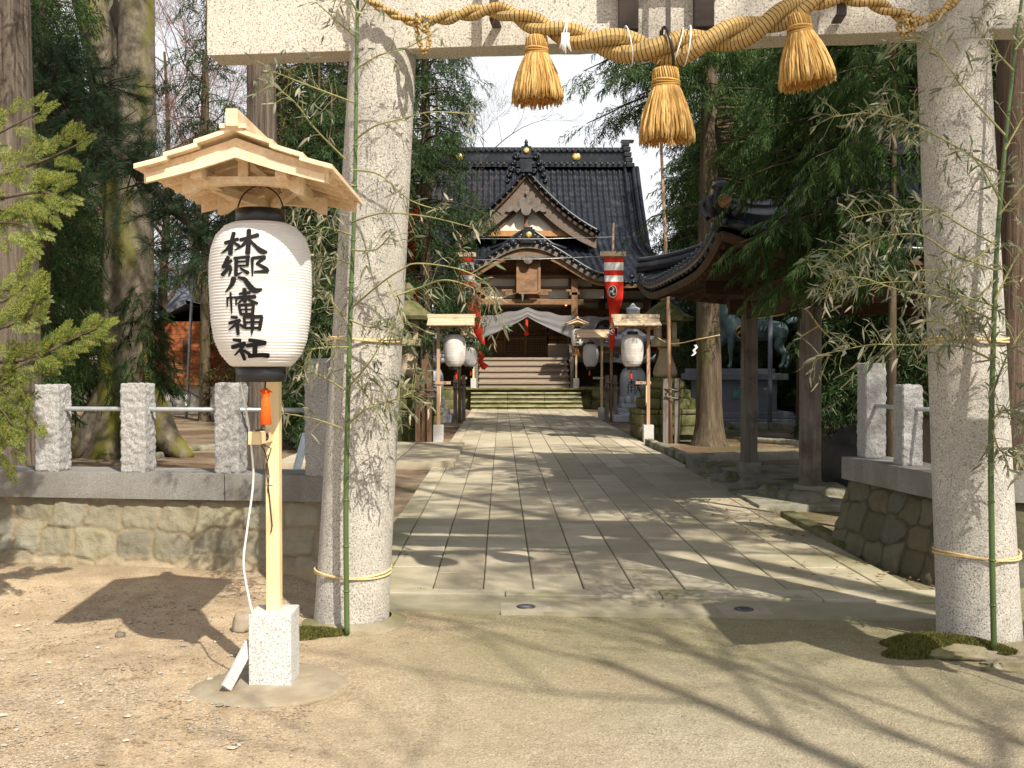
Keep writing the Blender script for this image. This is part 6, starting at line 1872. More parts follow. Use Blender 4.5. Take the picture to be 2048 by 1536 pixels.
p = gnd(372, 838); tag(MB().tube([(p.x, p.y, 0), at(388, 508, p.y)], .045, 8).build('steel_pole', m_metal), 'thin pale steel pole beside the thin trunk, before the orange storehouse', 'pole')
p = at(375, 800, p.y - .1); tag(MB().box((0, 0, 0), (.14, .1, .34)).build('meter_box', m_white, None, p.to_tuple(), .01), 'small white box at the foot of the thin steel pole', 'box')
p = gnd(155, 812); bn = thing('stacked_planks', 'stack of grey planks behind the granite posts, beside the flared tree roots', 'planks', p.to_tuple())
for k in range(4): MB().box((.05 * (k % 2), 0, .08 + .12 * k), (1.1, .5, .10)).build('plank', m_ped, bn)
a, b = gnd(560, 960), None
a = at(590, 940, 8.5); tag(MB().bar(at(588, 960, 8.6), at(612, 868, 8.75), .06, .03, (1, -1, .2)).build('leaning_bar', m_metal), 'pale metal bar leaning behind the tall granite post', 'bar')
kerb_line('curved low stone edging around the flared tree roots', [gnd(300, 920).to_tuple(), gnd(360, 905).to_tuple(), gnd(430, 898).to_tuple(), gnd(560, 895).to_tuple()], .12, .12, m_kerb, 21, 'root_kerb')
# ================================================================ TREES
def norm(a): return a / np.maximum(np.linalg.norm(a, axis=-1, keepdims=True), 1e-9)
def spray_template(kind, seed):
    """a leafy spray of unit length along +x (z up): thin strips, some crossed"""
    r = np.random.RandomState(seed); V = []; Q = []
    def strip(p, d, L, w, nrm, bend, n=2, taper=.25):
        d = d / np.linalg.norm(d); s = np.cross(d, nrm); s /= max(np.linalg.norm(s), 1e-6)
        b = len(V)
        for i in range(n + 1):
            f = i / n; c = p + d * L * f + np.array([0, 0, -bend * L * f * f])
            ww = w * (1 - (1 - taper) * f) * (0.75 if i == 0 else 1)
            V.append(c - s * ww / 2); V.append(c + s * ww / 2)
        for i in range(n): Q.append((b + 2 * i, b + 2 * i + 1, b + 2 * i + 3, b + 2 * i + 2))
    if kind == 'sugi':      # ropey drooping fingers, near trees
        for i in range(15):
            s = .05 + .9 * i / 14; side = 1 if i % 2 else -1
            p = np.array([s, .01 * side, -.10 * s * s]); d = np.array([.75, side * r.uniform(.35, .8) * (1.05 - .6 * s), r.uniform(-.35, .15)])
            L = r.uniform(.30, .46) * (1 - .45 * s)
            nn = norm(r.normal(size=3))
            strip(p, d, L, .055, nn, .35, 3); strip(p, d, L, .05, np.cross(d, nn), .35, 3)
        strip(np.array([0, 0, 0.]), np.array([1, 0, -.1]), 1.0, .03, np.array([0, 0, 1.]), .08, 2)
    elif kind in ('sugi_mid', 'sugi_far'):
        na, nb, L2, w2 = (11, 5, .145, .042) if kind == 'sugi_mid' else (9, 4, .20, .064)
        for i in range(na):
            s = .08 + .9 * i / (na - 1); side = 1 if i % 2 else -1
            d1 = np.array([.7, side * r.uniform(.5, .95) * (1.05 - .6 * s), r.uniform(-.4, .25)]); d1 /= np.linalg.norm(d1); L1 = r.uniform(.30, .46) * (1.05 - .55 * s)
            for k in range(nb):
                f = (k + .4) / nb; d2 = d1 + norm(r.normal(size=3)) * .75
                strip(np.array([s, 0, -.1 * s * s]) + d1 * L1 * f + np.array([0, 0, -.08 * f * f]), d2, L2 * r.uniform(.7, 1.25), w2, norm(r.normal(size=3)), .25, 1, .3)
    elif kind == 'hinoki':  # flat fern-like fans
        for i in range(15):
            s = .06 + .9 * i / 14; side = 1 if i % 2 else -1
            L1 = .46 * (1 - .55 * s); d1 = np.array([.72, side * .72, r.uniform(-.12, .08)]); d1 /= np.linalg.norm(d1)
            p0 = np.array([s, 0, 0]); up = np.array([r.uniform(-.25, .25), r.uniform(-.25, .25), 1.0])
            strip(p0, d1, L1, .036, up, .12, 2, .5)
            for k in range(4):
                f = .2 + .22 * k
                for sd in (-1, 1):
                    d2 = np.array([d1[0] * .8 - sd * d1[1] * .55, d1[1] * .8 + sd * d1[0] * .55, r.uniform(-.12, .1)])
                    strip(p0 + d1 * L1 * f, d2, L1 * .46 * (1.1 - f * .6), .040, up, .1, 1, .3)
        strip(np.array([0, 0, 0.]), np.array([1, 0, 0.]), 1.05, .03, np.array([0, 0, 1.]), .05, 2)
    elif kind == 'pine':    # bottle-brush of needles
        for i in range(46):
            s = r.uniform(0, 1); a = r.uniform(0, 2 * PI)
            d = np.array([.75, .75 * math.cos(a), .75 * math.sin(a)])
            strip(np.array([s, 0, 0]), d, r.uniform(.30, .46), .020, norm(r.normal(size=3)), .05, 1, .4)
    return np.array(V), np.array(Q)
TPL = {k: [spray_template(k, s) for s in range(3)] for k in ('sugi', 'sugi_mid', 'sugi_far', 'hinoki', 'pine')}

class Crown:
    def __init__(s): s.it = []
    def add(s, p, d, L, up=(0, 0, 1), roll=0.0): s.it.append((tuple(p), tuple(d), L, tuple(up), roll))
    def build(s, name, kind, mat, parent, seed=0):
        r = np.random.RandomState(seed)
        P = np.array([i[0] for i in s.it]); D = norm(np.array([i[1] for i in s.it])); L = np.array([i[2] for i in s.it]); U = np.array([i[3] for i in s.it]); RL = np.array([i[4] for i in s.it])
        Yv = np.cross(U, D); bad = np.linalg.norm(Yv, axis=1) < 1e-3; Yv[bad] = (0, 1, 0); Yv = norm(Yv); Z = np.cross(D, Yv)
        c, sn = np.cos(RL)[:, None], np.sin(RL)[:, None]
        Y2, Z2 = Yv * c + Z * sn, Z * c - Yv * sn
        M = np.stack([D, Y2, Z2], 2) * L[:, None, None]
        which = r.randint(0, 3, len(P)); VV = []; QQ = []; b = 0
        for k in range(3):
            idx = np.where(which == k)[0]
            if not len(idx): continue
            tv, tq = TPL[kind][k]
            v = np.einsum('mij,nj->mni', M[idx], tv) + P[idx][:, None, :]
            f = tq[None] + (np.arange(len(idx)) * len(tv))[:, None, None] + b
            VV.append(v.reshape(-1, 3)); QQ.append(f.reshape(-1, 4)); b += len(idx) * len(tv)
        return quadmesh(name, np.concatenate(VV), np.concatenate(QQ), mat, parent)

def limb_pts(p0, az, L, rise, droop, n=6, r=None):
    p0 = Vector(p0); pts = []
    for i in range(n + 1):
        f = i / n
        a = az + (r.uniform(-.12, .12) if r else 0)
        pts.append(p0 + Vector((math.cos(a) * L * f, math.sin(a) * L * f, L * (rise * f - droop * f * f))))
    return pts
def dress(cr, wood_mb, pts, r, dens, size, twig=.4, hang=.25, n_sub=None, th=.02):
    """hang sprays and side twigs along a limb"""
    L = sum((b - a).length for a, b in zip(pts[:-1], pts[1:]))
    if wood_mb is not None: wood_mb.tube(pts, [th * (1 - .8 * i / (len(pts) - 1)) + .003 for i in range(len(pts))], 5, False)
    n = max(2, int(L * dens))
    for i in range(n):
        f = .18 + .82 * (i + r.random()) / n
        k = min(len(pts) - 2, int(f * (len(pts) - 1))); fr = f * (len(pts) - 1) - k
        p = pts[k].lerp(pts[k + 1], min(1, fr)); d = (pts[k + 1] - pts[k]).normalized()
        side = d.cross(Vector((0, 0, 1))); side = side.normalized() if side.length > .01 else Vector((1, 0, 0))
        sg = r.choice((-1, 1))
        td = (d * r.uniform(.3, .9) + side * sg * r.uniform(.3, 1) + Vector((0, 0, r.uniform(-.5, .25)))).normalized()
        tl = L * twig * r.uniform(.4, 1) * (1.05 - .7 * f) + .08
        m = max(1, int(tl / (size * .38)))
        for j in range(m):
            q = p + td * tl * (j + .3) / m + Vector((0, 0, -hang * tl * ((j + .3) / m) ** 2))
            dd = (td + Vector((r.uniform(-.55, .55), r.uniform(-.55, .55), r.uniform(-.75, .2) - hang)))
            cr.add(q, dd, size * r.uniform(.65, 1.25), (r.uniform(-.3, .3), r.uniform(-.3, .3), 1), r.uniform(-.6, .6))
    cr.add(pts[-1], pts[-1] - pts[-2] + Vector((0, 0, -.1)), size)

def conifer(name, label, base, h, tr, z0, prof, nl, dens, size, kind, leaf, bk, seed, lean=(0, 0), group='cedars of the grove', rise=.05, droop=.35, hang=.3, twig=.35, sides=14, flare=.5, az_fn=None, limb_th=.03, bias=None):
    r = random.Random(seed)
    t = thing(name, label, 'tree', base, 0, group)
    tk = MB(); pts = []; rr = []
    n = 26
    for i in range(n + 1):
        f = i / n; z = h * f ** 1.3
        pts.append((lean[0] * z + .05 * tr * math.sin(z * .9 + seed), lean[1] * z, z - .1)); rr.append(tr * ((1 - .85 * f ** 1.3) + flare * math.exp(-z * 2.2 / max(.4, tr * 2))))
    tk.tube(pts, rr, sides, False, True, .10, 2.2 / max(tr, .1) * .25)
    cr = Crown()
    for i in range(nl):
        f = (i + r.random()) / nl; z = z0 + (h * .985 - z0) * f
        az = r.uniform(0, 2 * PI) if az_fn is None else az_fn(r, z)
        L = prof(f) * r.uniform(.7, 1.12)
        if bias: L *= 1 + bias[1] * max(0, math.cos(az - bias[0]))
        if L < .15: continue
        P = limb_pts((lean[0] * z, lean[1] * z, z), az, L, rise + .25 * f, droop, 6, r)
        dress(cr, tk, P, r, dens, size, twig, hang, th=limb_th * (L / 2.0))
    tk.build('trunk', bk, t)
    cr.build('crown', kind, leaf, t, seed)
    return t

def pxb(px, Y): p = at(px, 733, Y); return (p.x, Y, 0)
# -- the trunks that frame the view
conifer('cedar_tree', 'huge straight cedar trunk with red-brown peeling bark behind the bright cypress sprays', pxb(12, 9.6), 17, .33, 6.5, lambda f: 2.4 * (1 - f) ** .7 + .2, 60, 4, .5, 'sugi_mid', m_sugi, m_bark_cedar, 11, (-.004, 0), sides=40)
conifer('cedar_tree', 'straight grey cedar trunk rising right behind the roof of the big paper lantern', pxb(524, 11.4), 17, .20, 7.5, lambda f: 2.0 * (1 - f) ** .7 + .2, 55, 4, .5, 'sugi_mid', m_sugi, m_bark_cedar, 12, (.003, 0), sides=32)
conifer('cedar_tree', 'very thick red-barked cedar trunk behind the bamboo pillar', pxb(2062, 9.5), 17, .40, 6.0, lambda f: 2.6 * (1 - f) ** .7 + .2, 80, 4, .5, 'sugi_mid', m_sugi, m_bark_red, 13, (0, 0), sides=40)
conifer('cedar_tree', 'thick brown trunk in the kerbed bed before the bronze horse, with drooping dark boughs above', pxb(1418, 20.9), 15, .27, 3.9, lambda f: (1.0 + 2.0 * min(1, f * 4)) * (1 - f) ** .6 + .2, 150, 5.6, .52, 'sugi_mid', m_sugi_lit, m_bark_mid, 14, (-.003, 0), sides=28, droop=.3, flare=.7, az_fn=lambda r, z: r.gauss(.3, .9) if z < 7.1 else (r.gauss(PI, .8) if z < 8.8 and r.random() < .5 else r.uniform(0, 6.283)))
conifer('cedar_tree', 'dense dark cedar beside the shrine roof, behind the sunlit pillar bamboo', pxb(852, 24.0), 12.5, .20, 2.6, lambda f: (1.0 + .15 * min(1, f * 3)) * (1 - f) ** .30 + .1, 190, 7.5, .48, 'sugi_mid', m_sugi, m_bark_mid, 15, (0, 0), sides=20, bias=(-PI / 2, .6))
conifer('young_cedar', 'young cedar with long hanging sprays in front of the pavilion roof', (3.72, 9.72, 0), 6.4, .055, 2.55, lambda f: (.8 + .85 * math.sin(PI * min(1, .2 + f * .9))) * (1 - .40 * f), 92, 8.5, .30, 'sugi', m_sugi_lit, m_bark_mid, 16, (0, 0), group='young trees', rise=.06, droop=.30, hang=.34, sides=10, limb_th=.010, twig=.30,
        az_fn=lambda r, z: r.gauss(PI * .98, .85))
conifer('young_cedar', 'small dark cedar sapling growing in front of the mossy forked tree', pxb(287, 15.6), 3.0, .035, 1.25, lambda f: .50 * (1 - f) ** .8 + .12, 60, 9, .28, 'sugi', m_sugi, m_bark_mid, 17, group='young trees', sides=8, limb_th=.012)
conifer('cedar_tree', 'bushy green cedar between the red-brown cedar trunk and the mossy forked tree', pxb(92, 14.2), 9, .12, 1.5, lambda f: .66 * (1 - f) ** .5 + .2, 170, 7.5, .42, 'sugi_mid', m_sugi_lit, m_bark_mid, 18, sides=12)
conifer('slender_tree', 'slender bare-stemmed tree beside the steel pole, in front of the orange storehouse', pxb(408, 30.0), 13, .17, 4.3, lambda f: 1.7 * (1 - f) ** .6 + .3, 80, 3.6, .5, 'sugi_far', m_sugi, m_bark_mid, 19, (.012, 0), sides=12, flare=.35)

# -- forked zelkova with flared mossy roots
def px_tube(mb, pts, n=24, rough=.07, rf=3, sub=6):
    P = catmull([(*at(x, y, Y), w_ / 2 / F * Y) for x, y, Y, w_ in pts], sub)
    mb.tube([p[:3] for p in P], [p[3] for p in P], n, True, True, rough, rf)
def bare_branch(mb, p, d, L, r_, depth, rn, up=.06, split=(2, 3), minr=.004):
    n = 4; pts = [Vector(p)]; dd = Vector(d).normalized(); rr = [r_]
    for i in range(n):
        dd = (dd + Vector((rn.gauss(0, .16), rn.gauss(0, .16), rn.gauss(up, .10)))).normalized()
        pts.append(pts[-1] + dd * L / n); rr.append(max(minr, r_ * (1 - .45 * (i + 1) / n)))
    mb.tube(pts, rr, 7 if r_ > .05 else (4 if r_ > .015 else 3), False, r_ > .02)
    if depth <= 0: return
    for k in range(rn.randint(*split)):
        f = rn.uniform(.35, 1.0); i = min(n - 1, int(f * n)); q = pts[i].lerp(pts[i + 1], f * n - i)
        ax = Vector((rn.gauss(0, 1), rn.gauss(0, 1), rn.gauss(0, .6))); ax = (ax - dd * ax.dot(dd)).normalized()
        bare_branch(mb, q, dd * rn.uniform(.6, 1.0) + ax * rn.uniform(.5, .95), L * rn.uniform(.55, .8), max(minr, rr[i] * rn.uniform(.45, .68)), depth - 1, rn, up, split, minr)
    bare_branch(mb, pts[-1], dd + Vector((rn.gauss(0, .2), rn.gauss(0, .2), 0)), L * .75, rr[-1], depth - 1, rn, up, split, minr)
zb = pxb(252, 18.6)
zel = thing('zelkova_tree', 'forked mossy-trunked tree with wide flared roots behind the granite posts', 'tree', (0, 0, 0), 0)
Zt = MB(); YZ = 18.6
px_tube(Zt, [(252, 935, YZ, 215), (252, 880, YZ, 165), (254, 800, YZ, 122), (255, 700, YZ, 104), (255, 560, YZ, 98), (256, 400, YZ, 96), (258, 270, YZ, 100), (258, 190, YZ, 96)], 40, .10, 2)
px_tube(Zt, [(240, 300, YZ, 70), (222, 200, YZ, 76), (204, 110, YZ, 70), (184, 30, YZ - .1, 64), (155, -60, YZ - .2, 58), (110, -170, YZ - .3, 50)], 28, .06, 2)
px_tube(Zt, [(272, 300, YZ, 72), (270, 200, YZ, 78), (272, 110, YZ, 72), (274, 20, YZ + .1, 68), (276, -80, YZ + .2, 62), (282, -200, YZ + .3, 54)], 28, .06, 2)
px_tube(Zt, [(240, 160, YZ + .9, 34), (226, 60, YZ + 1.0, 30), (218, -60, YZ + 1.1, 28)], 14)
for pts in ([(236, 770, YZ, 70), (205, 835, YZ - .2, 74), (160, 885, YZ - .5, 58), (105, 925, YZ - .8, 34)], [(280, 770, YZ, 70), (312, 840, YZ - .2, 66), (342, 885, YZ - .4, 48), (378, 918, YZ - .6, 26)], [(255, 800, YZ - .1, 60), (262, 880, YZ - .7, 46), (268, 925, YZ - 1.2, 30)]):
    px_tube(Zt, pts, 16, .12, 3)
Zt.build('trunk', m_bark_zel, zel)
Zb = MB(); rn = random.Random(5)
for x, y, d in ((150, -60, (-.5, -.2, .8)), (110, -170, (-.4, .1, .9)), (278, -90, (.5, .1, .8)), (282, -200, (.2, .2, .9)), (282, -150, (.7, -.2, .4)), (218, -60, (.1, .5, .8)), (170, 10, (-.8, .2, .5))):
    bare_branch(Zb, at(x, y, YZ), d, 2.3, .075, 4, rn)
Zb.build('branches', m_twig, zel)

def bare_tree(name, label, base, h, tr, seed, mat=None, depth=5, L=2.6, z0=.4, nb=9, spread=.9, group='bare trees'):
    rn = random.Random(seed); t = thing(name, label, 'tree', base, 0, group)
    tk = MB(); pts = []; rr = []
    for i in range(13):
        f = i / 12; pts.append((.15 * math.sin(f * 5 + seed), .15 * math.cos(f * 4 + seed), h * f)); rr.append(tr * (1 - .8 * f) + tr * .4 * math.exp(-f * 16))
    tk.tube(pts, rr, 14, False, True, .08, 3); tk.build('trunk', m_bark_mid, t)
    bb = MB()
    for k in range(nb):
        f = z0 + (1 - z0) * (k + .5) / nb; i = min(11, int(f * 12)); a = rn.uniform(0, 2 * PI)
        bare_branch(bb, Vector(pts[i]).lerp(Vector(pts[i + 1]), f * 12 - i), (math.cos(a) * spread, math.sin(a) * spread, .55), L * (1.15 - .5 * f), rr[i] * .5, depth, rn)
    bb.build('branches', mat or m_twig, t); return t
m_twigred = plain('reddish_twig', (0.17, 0.095, 0.075), .9, 0, .1, .25, 5)
bare_tree('bare_tree', 'leafless tree with reddish twigs against the sky, between the forked tree and the stone beam', pxb(400, 37), 13, .22, 3, m_twigred, 5, 3.0, .25, 12)
bare_tree('bare_tree', 'leafless tree with fine twigs, beside the forked tree far back', pxb(330, 44), 15, .25, 4, m_twigred, 5, 3.4, .25, 12)
bare_tree('bare_tree', 'leafless tree spreading thin twigs above the shrine roof ridge', pxb(880, 52), 16, .25, 6, m_twig, 5, 3.6, .35, 11)
bare_tree('bare_tree', 'leafless tree behind the right end of the shrine roof', pxb(1500, 56), 18, .28, 7, m_twig, 5, 3.6, .4, 10)
bare_tree('bare_tree', 'leafless tree whose branches cast shadows over the swept ground, outside the view', (4.9, -1.9, 0), 9, .16, 9, m_twig, 4, 2.3, .45, 8)

# -- pine bough reaching in across the forked trunk
pine = thing('pine_tree', 'pine with a dark slanting bough reaching across the forked tree', 'tree', (0, 0, 0))
Pk = MB(); px_tube(Pk, [(-330, 900, 13.0, 75), (-325, 500, 13.0, 66), (-300, 100, 13.0, 60), (-280, -500, 13.0, 50)], 14)
px_tube(Pk, [(-305, 160, 13, 44), (-150, 150, 12.8, 38), (30, 180, 12.5, 32), (180, 262, 12.3, 28), (300, 370, 12.3, 24), (420, 492, 12.4, 14), (452, 540, 12.4, 6)], 10)
pc = Crown(); rn = random.Random(21)
def pine_twigs(a, b, n, spread, Y):
    for _ in range(n):
        f = rn.random(); x = a[0] + (b[0] - a[0]) * f; y = a[1] + (b[1] - a[1]) * f
        p = at(x, y, Y + rn.uniform(-.1, .1))
        d = Vector((rn.gauss(.1, .7), rn.gauss(-.1, .7), rn.gauss(.1, .55))).normalized(); L = spread * rn.uniform(.3, 1)
        q = p + d * L; Pk.tube([p, p.lerp(q, .5) + Vector((0, 0, .03)), q], [.012, .008, .004], 4, False)
        for k in range(7):
            s = p.lerp(q, rn.uniform(.35, 1)); cd = d + Vector((rn.gauss(0, .7), rn.gauss(0, .7), rn.gauss(.15, .5)))
            pc.add(s, cd, rn.uniform(.14, .26))
pine_twigs((20, 180), (180, 262), 80, .8, 12.4); pine_twigs((180, 262), (300, 370), 80, .85, 12.3); pine_twigs((300, 370), (440, 520), 64, .75, 12.4); pine_twigs((60, 130), (210, 180), 50, .8, 12.6)
Pk.build('trunk', m_twigdark, pine); pc.build('crown', 'pine', m_pine, pine, 4)

# -- bright cypress sprays close by on the left
hin = thing('hinoki_cypress', 'bright yellow-green cypress with flat sprays reaching in over the wall posts', 'tree', (0, 0, 0))
Hk = MB(); px_tube(Hk, [(-420, 1190, 6.6, 50), (-410, 700, 6.6, 44), (-400, 100, 6.6, 36), (-395, -500, 6.6, 20)], 10)
hc = Crown(); rn = random.Random(8)
def hbranch(pts, n, size, fan=.16, th=10, curl=0.0):
    P = catmull([tuple(at(x, y, Y)) for x, y, Y in pts], 6); V = [Vector(p) for p in P]
    Hk.tube(V, [th / F * 6.5 / 2 * (1 - .85 * i / (len(V) - 1)) + .002 for i in range(len(V))], 6, False)
    n = max(3, int(n * 1.1))
    for i in range(n):
        f = (i + rn.random()) / n; k = min(len(V) - 2, int(f * (len(V) - 1))); p = V[k]; d = (V[k + 1] - V[k]).normalized()
        for sg in (-1, 1):
            side = Vector((rn.uniform(-.3, .3), rn.uniform(-.5, .5), sg * rn.uniform(.5, 1.0)))
            dd = (d + side * .75).normalized()
            q = p + side * fan * rn.uniform(0, .8)
            hc.add(q, dd, 1.12 * size * rn.uniform(.6, 1.1) * (1.1 - .35 * f), (rn.uniform(-.2, .2), -1, rn.uniform(.1, .5)), rn.uniform(-.25, .25))
    hc.add(V[-1], V[-1] - V[-2], size * .8, (0, -1, .4))
hbranch([(-400, 400, 6.6), (-150, 330, 6.5), (-40, 285, 6.4), (75, 226, 6.4)], 15, .17)
hbranch([(-400, 480, 6.6), (-150, 420, 6.5), (0, 352, 6.4), (95, 318, 6.4), (158, 288, 6.3)], 17, .17)
hbranch([(-400, 560, 6.6), (-120, 430, 6.5), (10, 395, 6.3), (80, 385, 6.3), (118, 392, 6.3)], 17, .18)
hbranch([(-400, 560, 6.6), (-120, 480, 6.5), (0, 445, 6.3), (60, 458, 6.3)], 15, .18)
hbranch([(-400, 860, 6.6), (-150, 780, 6.5), (-20, 730, 6.3), (30, 722, 6.2), (90, 706, 6.2), (140, 680, 6.2), (196, 656, 6.2)], 10, .15, .10)
hbranch([(40, 722, 6.2), (100, 700, 6.2), (150, 672, 6.2), (200, 652, 6.2)], 9, .14, .06, 5)
hbranch([(-400, 780, 6.6), (-120, 640, 6.5), (-20, 610, 6.3), (20, 595, 6.3), (52, 570, 6.3)], 16, .17)
hbranch([(-400, 800, 6.6), (-120, 690, 6.4), (-10, 660, 6.2), (60, 628, 6.3), (72, 600, 6.3)], 15, .16)
hbranch([(20, 730, 6.3), (38, 770, 6.2), (55, 815, 6.2), (75, 850, 6.1)], 6, .13, .05, 6)
hbranch([(-300, 900, 6.5), (-80, 820, 6.3), (-20, 800, 6.2), (25, 850, 6.2)], 14, .16)
hbranch([(-300, 900, 6.5), (-80, 760, 6.3), (-10, 770, 6.2), (15, 740, 6.2)], 12, .16)
hbranch([(-300, 960, 6.5), (-80, 880, 6.3), (-15, 860, 6.2), (22, 892, 6.2)], 12, .15)
Hk.build('trunk', m_bark_mid, hin); hc.build('crown', 'hinoki', m_hinoki, hin, 5)

# -- fresh green hanging tips on the pavilion cedar
# -- background cedars: three made, then copied
conifer('cedar_tree', 'tall dark cedar rising over the pavilion roof, with bare lower stem', pxb(1610, 23), 15, .2, 4.9, lambda f: (1.7 + .8 * min(1, f * 3)) * (1 - f) ** .5 + .2, 150, 5.4, .5, 'sugi_mid', m_sugi_lit, m_bark_mid, 35, sides=12)
BG = [conifer('cedar_tree', 'dark tall cedar in the close row behind the pavilion', pxb(1650, 34), 15, .22, 1.6, lambda f: (1.2 + 1.3 * min(1, f * 3)) * (1 - f) ** .5 + .2, 210, 6.0, .58, 'sugi_far', m_sugi, m_bark_mid, 31, sides=12),
      conifer('cedar_tree', 'dark tall cedar in the close row behind the pavilion', pxb(1850, 21), 13, .20, 1.0, lambda f: 2.3 * (1 - f) ** .55 + .2, 210, 6.0, .58, 'sugi_far', m_sugi, m_bark_mid, 32, sides=12),
      conifer('cedar_tree', 'brownish-leaved cedar at the back of the grove, behind the lantern roof', pxb(640, 30), 16, .22, 1.8, lambda f: 2.6 * (1 - f) ** .6 + .2, 210, 5.4, .62, 'sugi_far', m_sugi_brown, m_bark_mid, 33, sides=12)]
for o, g in ((BG[0], 'cedars behind the pavilion'), (BG[1], 'cedars behind the pavilion'), (BG[2], 'back row of the grove')): o['group'] = g
def more(k, px, Y, label, group, sc=1.0, rz=None):
    o = dup(BG[k], pxb(px, Y), rz if rz is not None else px * .37, label, sc); o['group'] = group
    return o
LB = 'dark tall cedar in the close row behind the pavilion'; GB_ = 'cedars behind the pavilion'
for k, px, Y, sc in ((1, 1985, 25, 1.1), (0, 1735, 29, 1.1), (0, 2120, 20, 1.0), (1, 1560, 37, 1.0), (0, 1470, 42, 1.1), (1, 1690, 41, 1.1), (0, 1900, 38, 1.2), (1, 1500, 35, .75), (1, 1800, 33, 1.1), (0, 1420, 36, .9), (1, 2060, 33, 1.2)):
    more(k, px, Y, LB, GB_, sc)
more(0, 1420, 56, 'cedar standing far behind the thick brown trunk by the horse', 'back row of the grove', 1.05)
LB2 = 'dark cedar in the back row of the grove, between the left trunks'; G2 = 'back row of the grove'
for k, px, Y, sc in ((0, 40, 30, 1.0), (1, 170, 39, .8), (0, -70, 22, 1.0), (1, -180, 17, 1.0), (2, 90, 52, 1.1), (0, 215, 62, .9), (1, 540, 60, 1.0), (2, 560, 46, .95), (1, 690, 44, 1.0), (0, 760, 36, 1.0), (1, 665, 20, .55), (0, 640, 25, .62), (1, 700, 30, .8), (1, 20, 20, .8), (0, 560, 40, .85), (1, -40, 40, 1.1), (0, 150, 48, 1.0)):
    more(k, px, Y, LB2, G2, sc)
more(2, 930, 40, 'brownish cedar with bare twigs beside the shrine roof, behind the dense dark cedar', G2, .92) if False else None
# out of view: cedars by the road that shade the paving
conifer('cedar_tree', 'roadside cedar outside the view whose crown dapples the paving', (6.2, 1.4, 0), 17, .22, 8.6, lambda f: 2.3 * (1 - f) ** .6 + .2, 75, 3.2, .52, 'sugi_mid', m_sugi, m_bark_mid, 41, group='cedars outside the view', sides=10)
conifer('cedar_tree', 'cedar outside the view, beyond the pavilion, that shades the middle of the path', (8.6, 8.6, 0), 15, .24, 4.0, lambda f: 2.6 * (1 - f) ** .6 + .2, 95, 3.6, .52, 'sugi_mid', m_sugi, m_bark_mid, 42, group='cedars outside the view', sides=10)
# ================================================================ bamboo tied to the gate pillars
def leaf_cluster(V, Q, p, d, n, r, size):
    for _ in range(n):
        dd = Vector(d) * r.uniform(.2, 1.0) + Vector((r.gauss(0, .55), r.gauss(0, .55), r.gauss(-.35, .5)))
        dd.normalize(); L = size * r.uniform(.6, 1.3); w_ = L * r.uniform(.06, .10)
        s = dd.cross(Vector((r.gauss(0, 1), r.gauss(0, 1), r.gauss(0, 1)))).normalized(); nr = s.cross(dd)
        curl = r.uniform(-.9, .9); b = len(V); q = Vector(p) + Vector((r.uniform(-.01, .01),) * 3)
        cur = q.copy(); a = 0; n_ = 4
        for i in range(n_ + 1):
            f = i / n_; ww = w_ * (.25, .9, 1.0, .7, .06)[i]
            V.append(tuple(cur - s * ww)); V.append(tuple(cur + s * ww))
            t = dd * math.cos(a) + nr * math.sin(a) + Vector((0, 0, -.25 * f)); cur = cur + t * L / n_; a += curl * 1.4 / n_ + r.uniform(-.15, .15)
        for i in range(n_): Q.append((b + 2 * i, b + 2 * i + 1, b + 2 * i + 3, b + 2 * i + 2))
def bamboo(label, culm, twigs, seed, more):
    r = random.Random(seed)
    t = thing('bamboo', label, 'bamboo', (0, 0, 0), 0, 'bamboo tied to the gate')
    cp = catmull([(*at(x, y, Y), rad) for x, y, Y, rad in culm], 10)
    mb = MB(); mb.tube([p[:3] for p in cp], [p[3] for p in cp], 12)
    L = 0
    for a, b in zip(cp[:-1], cp[1:]):
        d = (Vector(b[:3]) - Vector(a[:3])).length
        if int((L + d) / .27) > int(L / .27):
            q = Vector(a[:3]); ax = (Vector(b[:3]) - q).normalized()
            mb.tube([q - ax * .006, q - ax * .002, q + ax * .003, q + ax * .008], [a[3] * 1.02, a[3] * 1.28, a[3] * 1.28, a[3] * 1.02], 12)
        L += d
    mb.build('culm', m_bamboo, t)
    tw = MB(); V = []; Q = []
    for pts in twigs:
        P = catmull([tuple(at(x, y, Y)) for x, y, Y in pts[0]], 9); VV = [Vector(p) for p in P]
        n = len(VV); tw.tube(VV, [.0052 * (1 - .7 * i / n) + .0012 for i in range(n)], 5, False)
        dens, f0 = pts[1], pts[2]
        for i in range(1, n):
            f = i / n
            if f < f0 or (not more and r.random() < .32): continue
            p = VV[i]; d = (VV[i] - VV[i - 1]).normalized()
            for _ in range(max(1, dens - 1 + more) if r.random() < .5 else max(1, dens - 2)):
                sd = Vector((r.gauss(0, 1), r.gauss(0, .8), r.gauss(0, 1))); sd = (sd - d * sd.dot(d)).normalized()
                e = p + (d * .6 + sd).normalized() * r.uniform(.03, .17)
                tw.tube([p, p.lerp(e, .5) + Vector((0, 0, .008)), e], [.0022, .0018, .0012], 3, False)
                leaf_cluster(V, Q, e, (e - p).normalized(), r.randint(1, 4), r, .068)
        leaf_cluster(V, Q, VV[-1], d, 5, r, .072)
    tw.build('twigs', m_bamboo_twig, t)
    quadmesh('leaves', np.array(V), np.array(Q), m_bamboo_leaf, t, True)
    return t
def Z(*pts, Y=5.9): return [(p[0], p[1], p[2] if len(p) > 2 else Y) for p in pts]
YL = 6.02
